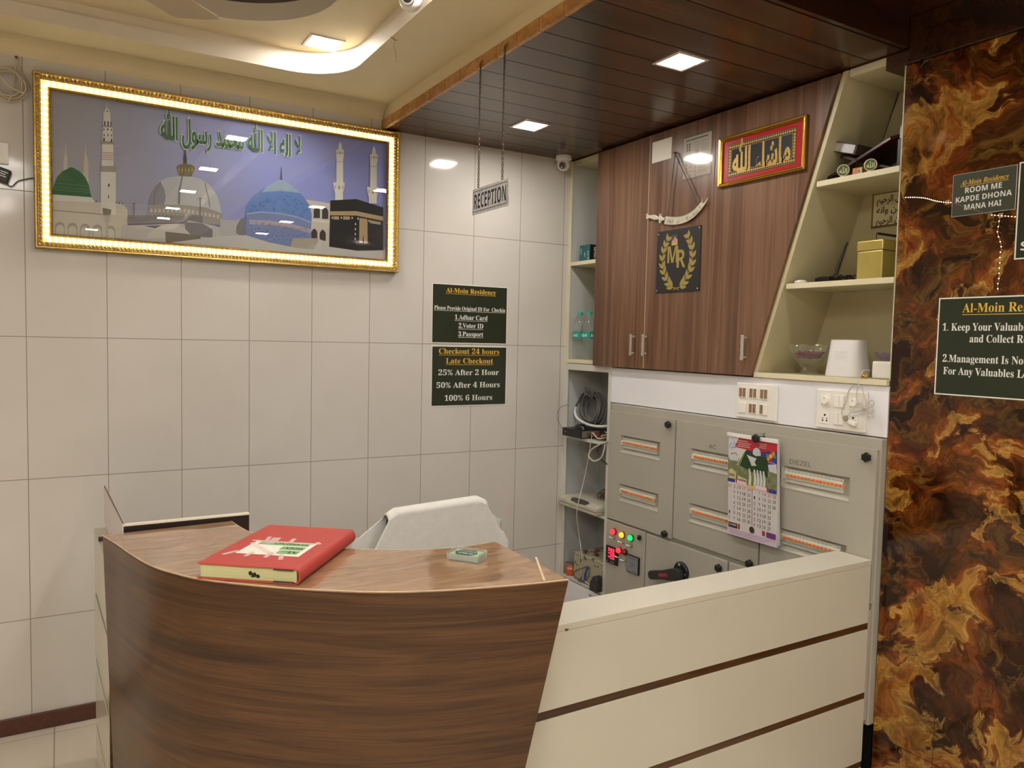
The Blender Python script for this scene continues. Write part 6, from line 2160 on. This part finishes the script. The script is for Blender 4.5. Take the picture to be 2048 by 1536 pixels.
for r_, h in prof_:
    for j in range(n):
        th = 2 * PI * j / n
        hh = h + (.010 * abs(math.sin(4 * th)) if h > .11 else 0)
        k_ = scal(th, h) if h > .028 else 1 + .05 * math.cos(12 * th)
        vs.append((bx_ + r_ * k_ * math.cos(th), by_ + r_ * k_ * math.sin(th), ZS + .0006 + hh))
for i in range(len(prof_) - 1):
    fs += [(i * n + j, i * n + (j + 1) % n, (i + 1) * n + (j + 1) % n, (i + 1) * n + j) for j in range(n)]
fs.append(tuple(range(n - 1, -1, -1)))
m.raw(vs, fs)
m.build('bowl', clear('bowl_glass', (252, 253, 250), 1.5, .03, .03), gb, smooth=True, angle=20)
m = MB()
rg = random.Random(4)
for i in range(170):
    th = rg.uniform(0, 2 * PI); r_ = math.sqrt(rg.random()) * .060; z = ZS + rg.uniform(.070, .096)
    r_ *= .82 + .18 * (z - ZS - .07) / .026
    c = Vector((bx_ + r_ * math.cos(th), by_ + r_ * math.sin(th), z))
    u = Vector((rg.uniform(-1, 1), rg.uniform(-1, 1), rg.uniform(-.6, .6))).normalized()
    w_ = u.orthogonal().normalized()
    s_ = rg.uniform(.007, .012)
    m.face([c + u * s_, c + w_ * s_ * .7, c - u * s_, c - w_ * s_ * .7])
pt = m.build('petals', pm('dark_red_petal', (110, 26, 52), .7, var=.3, vs=80), gb)
pt['kind'] = 'stuff'
ro = thing('wifi_router', 'tall white tapered router on the lowest slanted shelf', 'router', (.115, -1.826, ZS))
m = MB()
rx, ry = .115, -1.826
rt, rb_ = rr(-.062, .062, -.062, .062, .040, 8), rr(-.076, .076, -.076, .076, .045, 8)
n = len(rt)
lv = [(0.0005, 1.0, rb_), (.006, 1.01, rb_), (.142, 1.0, rt), (.147, .985, rt)]
vs = []
for z, k_, lp in lv:
    vs += [(rx + x * k_ * .82, ry + y * k_, ZS + z) for x, y in lp]
fs = [(i * n + j, i * n + (j + 1) % n, (i + 1) * n + (j + 1) % n, (i + 1) * n + j) for i in range(3) for j in range(n)] + [tuple(range(3 * n, 4 * n)), tuple(range(n - 1, -1, -1))]
m.raw(vs, fs)
m.build('shell', pm('router_white', (226, 224, 224), .4, var=.02), ro, smooth=True, angle=40)
m = MB()
f_ = Fr((rx - .062, ry, ZS), (0, -1, 0), (.085, 0, 1))
for i in range(7):
    m.rect(f_, -.022, .034 - .006 * (i % 3), .098 - i * .006, .0992 - i * .006, .0012)
m.build('fine_print', pm('pale_grey_print', (186, 184, 182), .5, var=0), ro)
wbx = thing('white_box', 'low white plastic box at the right end of the lowest slanted shelf', 'box', (.12, -2.01, ZS))
MB().box(.055, .20, -2.079, -1.972, ZS + .0005, ZS + .067).build('body', WHITEPL, wbx, bevel=.006)
gd = thing('glass_dish', 'small pale violet glass dish standing on the white box', 'dish', (.12, -1.992, ZS + .067))
m = MB()
n = 32
vs = []; fs = []
pr_ = [(.018, .0006), (.020, .004), (.034, .014), (.046, .030), (.043, .030), (.030, .016), (.0, .008)]
for r_, h in pr_:
    for j in range(n):
        th = 2 * PI * j / n
        vs.append((.12 + r_ * (1 + .05 * math.cos(8 * th)) * math.cos(th), -1.992 + r_ * (1 + .05 * math.cos(8 * th)) * math.sin(th), ZS + .068 + h + (.004 * math.cos(8 * th) if h > .025 else 0)))
for i in range(len(pr_) - 1):
    fs += [(i * n + j, i * n + (j + 1) % n, (i + 1) * n + (j + 1) % n, (i + 1) * n + j) for j in range(n)]
fs.append(tuple(range(n - 1, -1, -1)))
m.raw(vs, fs)
m.build('dish', clear('violet_glass', (214, 200, 214), 1.55, .03, .15), gd, smooth=True)
tf = MB()
for i in range(7):
    tf.ball((.045 + rg.uniform(-.012, .012), -1.955 + rg.uniform(-.010, .010), ZS + .006 + rg.uniform(0, .006)), rg.uniform(.004, .007), None, 8, 6)
tag(tf.build('crumpled_foil', pm('yellow_foil', (206, 168, 70), .35, metal=.5, var=.2, vs=150), None, smooth=True), 'crumpled bit of yellow foil between the router and white box', 'foil')

# ------------------------------------------------------------------ left shelves: teal bulb cartons and water bottles
ZS = 2.1925
tb = thing('bulb_carton', 'teal and black light bulb carton on the upper narrow shelf', 'box', (.1, -.16, ZS))
TEAL, BLK = pm('teal_carton', (18, 92, 98), .4, var=.06), pm('black_carton', (20, 22, 28), .4)
x0_, x1_, yn, yf = .02, .105, -.182, -.082
m = MB()
m.box(x0_ + .002, .20, yn, yf, ZS + .0005, ZS + .094, BLK)
m.face([(x0_ + .0015, yf, ZS + .0005), (x0_ + .0015, yn, ZS + .0005), (x0_ + .0015, yn, ZS + .094), (x0_ + .0015, yf, ZS + .094)], TEAL)
m.build('carton', None, tb)
m = MB(); f_ = FB(x0_ + .001)
for a, h_ in ((.096, .05), (.165, .06), (.132, .034)):
    fv = Fr(f_.p(a, ZS + .018 + (.02 if a < .13 else 0), .0), (0, 0, 1), (0, 1, 0))
    m.text(fv, sans('LED'), .020, 0, w=h_ * .7, h=.008, c=-.0006 if False else .0005, mat=WHITETXT)
m.disc(f_, .168, ZS + .012, .008, .0003, pm('pale_teal', (110, 168, 170), .4), 12)
fs_ = Fr((x0_ + .02, yn - .0004, ZS + .012), (0, 0, 1), (-1, 0, 0))
m.text(fs_, sans('PHILIPS'), .037, -.016, w=.060, h=.012, c=.0004, mat=WHITETXT)
m.build('print', None, tb)
tb2 = thing('bulb_carton', 'second teal carton mostly hidden behind the teal and black one', 'box', (.16, -.05, ZS))
MB().box(.06, .22, -.0805, -.028, ZS + .0005, ZS + .068, TEAL).build('carton', TEAL, tb2, bevel=.001)
ZS = 1.6165
PET = clear('clear_bottle_plastic', (248, 251, 250), 1.42, .04, .05)
CAPM = pm('turquoise_cap', (52, 166, 148), .35)
LABM = pm('turquoise_label', (22, 148, 134), .4)
def bottle(x, y, label):
    t = thing('water_bottle', label, 'bottle', (x, y, ZS), 'water bottles on the narrow shelf')
    R_ = .040
    prof = [(0, .0006), (R_ * .8, .0008), (R_ * .97, .006)]
    for i in range(9):
        prof += [(R_ * (1 if i % 2 else .955), .014 + i * .012)]
    prof += [(R_ * .98, .122), (R_ * .98, .166), (R_, .172), (R_ * .96, .180), (R_, .188), (R_ * .93, .204), (R_ * .76, .222), (R_ * .52, .238), (R_ * .36, .248), (R_ * .34, .258), (R_ * .42, .260), (R_ * .42, .263)]
    MB().lathe(prof, (x, y, ZS), n=28).build('bottle', PET, t, smooth=True)
    MB().lathe([(R_ * .40, .2632), (R_ * .44, .2634), (R_ * .44, .279), (R_ * .40, .281), (0, .281)], (x, y, ZS), n=24, lobes=lambda th, h: 1 + .02 * math.cos(20 * th)).build('cap', CAPM, t, smooth=True)
    lb = MB()
    n_ = 40
    vs = [(x + R_ * 1.0 * math.cos(2 * PI * j / n_), y + R_ * 1.0 * math.sin(2 * PI * j / n_), ZS + z) for z in (.124, .165) for j in range(n_)]
    lb.raw(vs, [(j, (j + 1) % n_, n_ + (j + 1) % n_, n_ + j) for j in range(n_)])
    lbo = lb.build('label', LABM, t, smooth=True)
    # wording wrapped round the label
    vsx, fsx, xa, xb = text_mesh(serif_italic('Bisleri   Bisleri   Bisleri'), .01)
    circ = 2 * PI * R_ * .98
    sc = circ * .92 / (xb - xa)
    sc_y = .026
    pts = []
    for px, py in vsx:
        th = 2.2 + (px - xa) * sc / R_
        pts.append((x + (R_ + .0006) * math.cos(th), y + (R_ + .0006) * math.sin(th), ZS + .135 + py * sc_y))
    w_ = MB(); w_.raw(pts, fsx)
    w_.build('lettering', WHITETXT, lbo)
    return t
bottle(.046, -.068, 'clear water bottle with turquoise label nearest the tiled wall')
bottle(.046, -.163, 'clear water bottle with turquoise label half behind the cabinet edge')
bottle(.150, -.125, 'clear water bottle with turquoise label behind the front two bottles')

# ------------------------------------------------------------------ lower niche: recorder, mouse, cable coil, conduit, wires
ZS = 1.1605
dv = thing('video_recorder', 'black video recorder box sticking out of the upper niche shelf', 'recorder', (.1, -.145, ZS))
MB().box(-.050, .235, -.237, -.052, ZS + .003, ZS + .050).build('case', pm('black_case_metal', (24, 24, 25), .35), dv, bevel=.002)
m = MB(); f_ = Fr((0, -.2374, 0), (1, 0, 0), (0, 0, 1))
m.rect(f_, -.042, .225, ZS + .008, ZS + .045, 0, pm('grey_rear_plate', (112, 112, 106), .4))
m.build('rear_plate', None, dv)
m = MB()
for i in range(8):
    m.cyl((.0 + i * .026, -.2376, ZS + .033), (.0 + i * .026, -.252, ZS + .033), .0052, 10)
    m.cyl((.01 + i * .026, -.2376, ZS + .017), (.01 + i * .026, -.252, ZS + .017), .0052, 10)
m.build('sockets', BRASS, dv)
m = MB()
f_ = FB(-.0504)
m.disc(f_, .085, ZS + .028, .003, 0, WHITETXT, 8)
m.build('logo_dot', None, dv)
m = MB()
for y_ in (-.07, -.22):
    for x_ in (-.03, .21):
        m.cyl((x_, y_, ZS + .0003), (x_, y_, ZS + .0029), .008, 10)
m.build('feet', BLACKPL, dv)
ms_ = thing('computer_mouse', 'black computer mouse lying on top of the video recorder', 'mouse', (.0, -.165, ZS + .05))
m = MB().ball((.0, -.165, ZS + .0505), .030, None, 20, 14, (1.0, 1.75, 1.05))
bmv = [Vector((v.x, v.y, max(v.z, ZS + .0506))) for v in m.v]
m.v = bmv
m.build('shell', pm('gloss_black', (16, 16, 17), .2), ms_, smooth=True)
MB().cyl((-.004, -.198, ZS + .0795), (.004, -.198, ZS + .0795), .005, 10).build('wheel', pm('dark_grey_rubber', (48, 48, 50), .7), ms_, smooth=True)
def C8(x, y, X):
    p = on(1090 + x / 6.98, 740 + y / 6.98, 0, X); return (p.x, p.y, p.z)
cl = thing('cable_coil', 'grey cable coil standing in the niche above the recorder', 'cable', (.118, -.128, ZS + .05))
GC = pm('grey_cable', (112, 112, 110), .45, var=.1, vs=60)
m = MB()
cc_ = Vector((.118, -.128, ZS + .168))
rk = random.Random(2)
for k_ in range(13):
    rx_ = .078 + rk.uniform(-.014, .020); rz_ = .090 + rk.uniform(-.014, .014)
    ox, oz = rk.uniform(-.012, .012), rk.uniform(-.010, .010)
    m.tube([cc_ + Vector((.02 - .004 * k_ + .004 * math.sin(3 * a), ox + rx_ * math.cos(a), oz + rz_ * math.sin(a))) for a in [2 * PI * j / 30 for j in range(30)]], .0034, 6, closed=True)
m.build('loops', GC, cl, smooth=True)
m = MB()
for k_ in range(4):
    a = [cc_ + Vector((-.04 - .004 * k_, -.03 + .012 * k_ + .018 * math.cos(t_), .088 + .022 * math.sin(t_) + .004 * k_)) for t_ in [2 * PI * j / 16 for j in range(16)]]
    m.tube(a, .0036, 6, closed=True)
m.build('tie', GC, cl, smooth=True)
cdt = thing('white_conduit', 'bent white conduit pipe lying on the niche shelf behind the mouse', 'pipe', (.06, -.25, ZS))
pts = [C8(350, 500, .06), C8(385, 590, .055), C8(450, 670, .05), C8(540, 735, .05), C8(640, 775, .055), C8(760, 790, .07), C8(880, 785, .10)]
pts = [(p[0], max(min(p[1], -.03), -.405), p[2]) for p in pts]
MB().tube([Vector(v) for v in spline(pts, 6)], .0085, 12).build('pipe', pm('conduit_white', (214, 214, 208), .4), cdt, smooth=True)
bl2 = thing('black_hose', 'dark cable arching out of the white conduit end in the niche', 'cable', (.08, -.15, ZS + .1))
pts = [C8(352, 500, .06), C8(365, 420, .08), C8(430, 330, .11), C8(540, 300, .14), C8(650, 340, .16), C8(690, 400, .16)]
pts = [(p[0], max(min(p[1], -.03), -.405), p[2]) for p in pts]
MB().tube([Vector(v) for v in spline(pts, 8)], .006, 8).build('lead', pm('dark_grey_cable', (70, 70, 70), .4), bl2, smooth=True)
wt = thing('wire_tangle', 'tangle of black and coloured leads at the recorder sockets', 'cable', (.0, -.30, ZS))
m = MB()
rt_ = random.Random(21)
cols = [BLACKPL, BLACKPL, pm('red_wire', (130, 40, 34), .5), pm('cream_wire', (206, 198, 184), .5), BLACKPL]
for k_ in range(22):
    x_ = rt_.uniform(.0, .19)
    pts = [(x_, -.253, ZS + rt_.choice((.017, .033)))]
    pts += [(x_ + rt_.uniform(-.03, .02), -.27 - rt_.uniform(0, .02), ZS + rt_.uniform(.01, .05)), (x_ * .6 + rt_.uniform(-.02, .03), -.33 + rt_.uniform(-.02, .02), ZS + rt_.uniform(.006, .04)), (.02 + rt_.uniform(-.02, .10), -.385 + rt_.uniform(-.01, .012), ZS + rt_.uniform(.006, .05))]
    m.tube([Vector(v) for v in spline(pts, 6)], .0028, 6, cols[k_ % 5])
m.build('leads', None, wt, smooth=True)
lw_ = thing('white_lead', 'thin white lead hanging from the recorder shelf down across the niche', 'cable', (-.02, -.26, .9))
def C7(x, y, X):
    p = on(1080 + x / 3.0725, 720 + y / 3.0725, 0, X); return (p.x, p.y, p.z)
pts = [C7(320, 465, -.012), C7(312, 500, -.014), C7(300, 590, -.014), C7(265, 760, -.018), C7(235, 880, -.058), C7(226, 960, -.056), C7(238, 1060, -.012), C7(252, 1160, -.012), C7(258, 1230, -.010), C7(250, 1330, -.006)]
MB().tube([Vector(v) for v in spline(pts, 8)], .0022, 6).build('lead', pm('cream_wire', (206, 198, 184), .5), lw_, smooth=True)
l2 = thing('white_cable_loop', 'looped thick white cable drooping below the recorder shelf', 'cable', (-.01, -.35, 1.05))
pts = [C7(418, 500, -.016), C7(370, 518, -.018), C7(318, 550, -.020), C7(300, 590, -.024), C7(330, 620, -.022), C7(372, 605, -.020), C7(392, 560, -.018), C7(398, 520, -.016)]
MB().tube([Vector(v) for v in spline(pts, 8)], .0042, 8).build('loop', pm('cream_wire', (206, 198, 184), .5), l2, smooth=True)
l3 = thing('black_lead', 'black lead curving from the recorder shelf to the grey panel edge', 'cable', (-.01, -.38, 1.05))
pts = [C7(412, 500, -.0072), C7(372, 525, -.0072), C7(352, 555, -.0072), C7(362, 590, -.0072), C7(385, 620, -.0072), C7(412, 640, -.0072)]
MB().tube([Vector(v) for v in spline(pts, 8)], .0034, 7).build('lead', BLACKPL, l3, smooth=True)
l4 = thing('thin_grey_lead', 'thin grey lead looping out past the tiled corner to the recorder', 'cable', (-.05, -.05, 1.27))
pts = [C8(335, 500, .03), C8(285, 492, -.02), C8(225, 515, -.045), C8(185, 570, -.055), C8(175, 640, -.060), C8(190, 720, -.060), C8(225, 790, -.055), C8(245, 812, -.051)]
pts = [(p[0], min(p[1], -.006), p[2]) for p in pts]
MB().tube([Vector(v) for v in spline(pts, 8)], .0018, 6).build('lead', GC, l4, smooth=True)
# beige scanner-like terminal
ZS = .7455
sc_ = thing('beige_terminal', 'grimy beige flat desktop terminal box on the middle niche shelf', 'box', (.1, -.22, ZS))
BEI = pm('grimy_beige_plastic', (182, 176, 158), .5, var=.12, vs=18)
m = MB()
m.prism(Fr((0, 0, 0), (0, -1, 0), (0, 0, 1)), [(.036, ZS + .0005), (.402, ZS + .0005), (.405, ZS + .018), (.036, ZS + .018)], -.245, .052)
m.build('base', BEI, sc_, bevel=.005)
m = MB()
vs = []
for z, x0, x1, y0, y1 in ((ZS + .0185, -.054, .247, -.405, -.034), (ZS + .040, -.052, .245, -.403, -.036), (ZS + .058, -.020, .235, -.385, -.050)):
    vs += [(x0, y0, z), (x1, y0, z), (x1, y1, z), (x0, y1, z)]
m.raw(vs, [(3, 2, 1, 0), (8, 9, 10, 11)] + [(i * 4 + j, i * 4 + (j + 1) % 4, i * 4 + 4 + (j + 1) % 4, i * 4 + 4 + j) for i in range(2) for j in range(4)])
m.build('lid', BEI, sc_, bevel=.006)
nrm = Vector((-.018, 0, .032)).normalized()
f_ = Fr((-.037, -.22, ZS + .0492), (0, -1, 0), (.872, 0, .49))
m = MB()
m.flat(f_, [(-.085, .012), (-.05, .020), (.0, .022), (.06, .020), (.095, .010), (.080, -.014), (.0, -.018), (-.07, -.012)], .0006)
m.build('dark_window', pm('smoked_plastic', (58, 56, 56), .25), sc_)
wb2 = thing('wire_tangle', 'small tangle of coloured wires on top of the beige terminal', 'cable', (.12, -.30, ZS + .06))
m = MB()
for k_ in range(14):
    pts = [(.10 + rt_.uniform(-.04, .06), -.24 - j * .035 + rt_.uniform(-.02, .02), ZS + .062 + rt_.uniform(0, .055) * (1 if 0 < j < 4 else .2)) for j in range(5)]
    m.tube([Vector(v) for v in spline(pts, 6)], .0026, 6, (BLACKPL, pm('red_wire', (130, 40, 34), .5), pm('green_wire', (50, 90, 60), .5), GC)[k_ % 4])
m.build('leads', None, wb2, smooth=True)
# bottom shelf: rusty relay box, orange tin, loose wires, black adapter
ZS = .3105
t = NT('chipped_paint')
ns = t.noise(t.coord(), 26, 6, .65)
t.l(t.ramp(ns.outputs[0], [(.56, srgb(166, 158, 132)), (.60, srgb(70, 58, 44)), (.70, srgb(52, 42, 34))]), t.b.inputs['Base Color'])
t.setp(.6)
CHIP = t.m
ob = thing('stabiliser_box', 'old cream metal stabiliser box with chipped paint on the bottom niche shelf', 'box', (.12, -.26, ZS))
MB().box(.004, .240, -.408, -.128, ZS + .0005, ZS + .150).build('case', CHIP, ob, bevel=.003)
MB().box(.002, .242, -.410, -.126, ZS + .1505, ZS + .163).build('lid', CHIP, ob, bevel=.003)
MB().cyl((.12, -.20, ZS + .1632), (.12, -.20, ZS + .175), .014, 14).build('red_knob', pm('red_plastic', (150, 46, 36), .4), ob, smooth=True)
MB().lathe([(.030, 0), (.040, 0), (.040, .004), (.030, .004)], (.13, -.32, ZS + .1632), n=24).build('meter_ring', pm('dark_nail', (44, 36, 32), .5), ob)
m = MB()
for x_, y_ in ((.06, -.17), (.07, -.26), (.18, -.23)):
    m.box(x_ - .012, x_ + .012, y_ - .010, y_ + .010, ZS + .1632, ZS + .170)
m.build('terminals', pm('grimy_metal', (110, 104, 92), .45, metal=.6, var=.2, vs=60), ob)
tn = thing('orange_tin', 'small orange tin on the bottom niche shelf by the tiled wall', 'tin', (.030, -.066, ZS))
MB().lathe([(0, .0005), (.034, .0005), (.035, .004), (.035, .064), (.033, .067)], (.030, -.066, ZS), n=28).build('can', pm('orange_paint_tin', (196, 92, 50), .4, var=.1, vs=40), tn, smooth=True)
MB().lathe([(.033, .0672), (.036, .069), (.036, .073), (.030, .074), (.027, .071), (0, .071)], (.030, -.066, ZS), n=28).build('lid', STEEL, tn, smooth=True)
m = MB()
f_ = Fr((.030 - .0335, -.066, ZS + .045), (.5, -.86, 0), (0, 0, 1))
vsx, fsx, xa, xb = text_mesh(sans('BOND'), 0)
m.raw([(.030 + .0356 * math.cos(3.45 + (px - xa) / (xb - xa) * .9), -.066 + .0356 * math.sin(3.45 + (px - xa) / (xb - xa) * .9), ZS + .040 + py * .016) for px, py in vsx], fsx)
m.build('lettering', WHITETXT, tn)
lw2 = thing('loose_wires', 'loose brown and blue wires in front of the old stabiliser box', 'cable', (-.01, -.24, ZS))
m = MB()
def CN(x, y, X):
    p = on(1090 + x / 5.909, 940 + y / 5.909, 0, X); return (p.x, p.y, p.z)
BRN, BLU = pm('brown_wire', (96, 66, 50), .5), pm('blue_wire', (44, 76, 150), .45)
for pts, mt_, r_ in (([(500, 1140), (440, 1160), (370, 1185), (342, 1230), (380, 1285), (430, 1290)], BRN, .0026), ([(520, 1150), (470, 1220), (460, 1290), (420, 1310), (385, 1290)], BLU, .0030),
                     ([(530, 1150), (520, 1240), (480, 1310), (400, 1315)], BRN, .0024), ([(510, 1140), (488, 1180), (478, 1260), (470, 1310)], BLU, .005), ([(440, 1290), (470, 1310), (520, 1350), (560, 1330)], pm('cream_wire', (206, 198, 184), .5), .003)):
    m.tube([Vector(v) for v in spline([CN(*p, -.008 if i else .0) for i, p in enumerate(pts)], 8)], r_, 6, mt_)
m.build('leads', None, lw2, smooth=True)
ba = thing('black_adapter', 'lumpy black adapter on the bottom niche shelf against the grey panel', 'adapter', (-.01, -.385, ZS))
MB().prism(FB(0), [(.345, ZS + .0006), (.4175, ZS + .0006), (.4175, ZS + .075), (.40, ZS + .095), (.375, ZS + .085), (.350, ZS + .045)], -.0005 + .004, .042).build('body', pm('dusty_black', (46, 46, 48), .6, var=.2, vs=50), ba, bevel=.006)
tag(MB().tube([Vector(v) for v in spline([CN(600, 1345, -.02), CN(585, 1365, -.045), CN(590, 1385, -.045)], 6)], .003, 6).build('adapter_pigtail', pm('red_wire', (130, 40, 34), .5), None, smooth=True), 'short red wire end poking out below the black adapter', 'cable')
# crumpled plastic and dark gap at the foot of the panel, by the onyx
bag = MB()
rb3 = random.Random(31)
n = 18
vs = []
for i in range(9):
    z = .005 + i * .022
    for j in range(n):
        a = 2 * PI * j / n
        r_ = .045 * (1 - i / 9.5) * rb3.uniform(.6, 1.2) + .004
        vs.append((-.07 + r_ * math.cos(a), -2.19 + r_ * math.sin(a) * .7, z + rb3.uniform(-.006, .006)))
bag.raw(vs, [(i * n + j, i * n + (j + 1) % n, (i + 1) * n + (j + 1) % n, (i + 1) * n + j) for i in range(8) for j in range(n)])
tag(bag.build('plastic_bag', pm('white_plastic_film', (206, 204, 202), .3), None), 'crumpled white plastic bag on the floor between counter wing and onyx wall', 'bag')
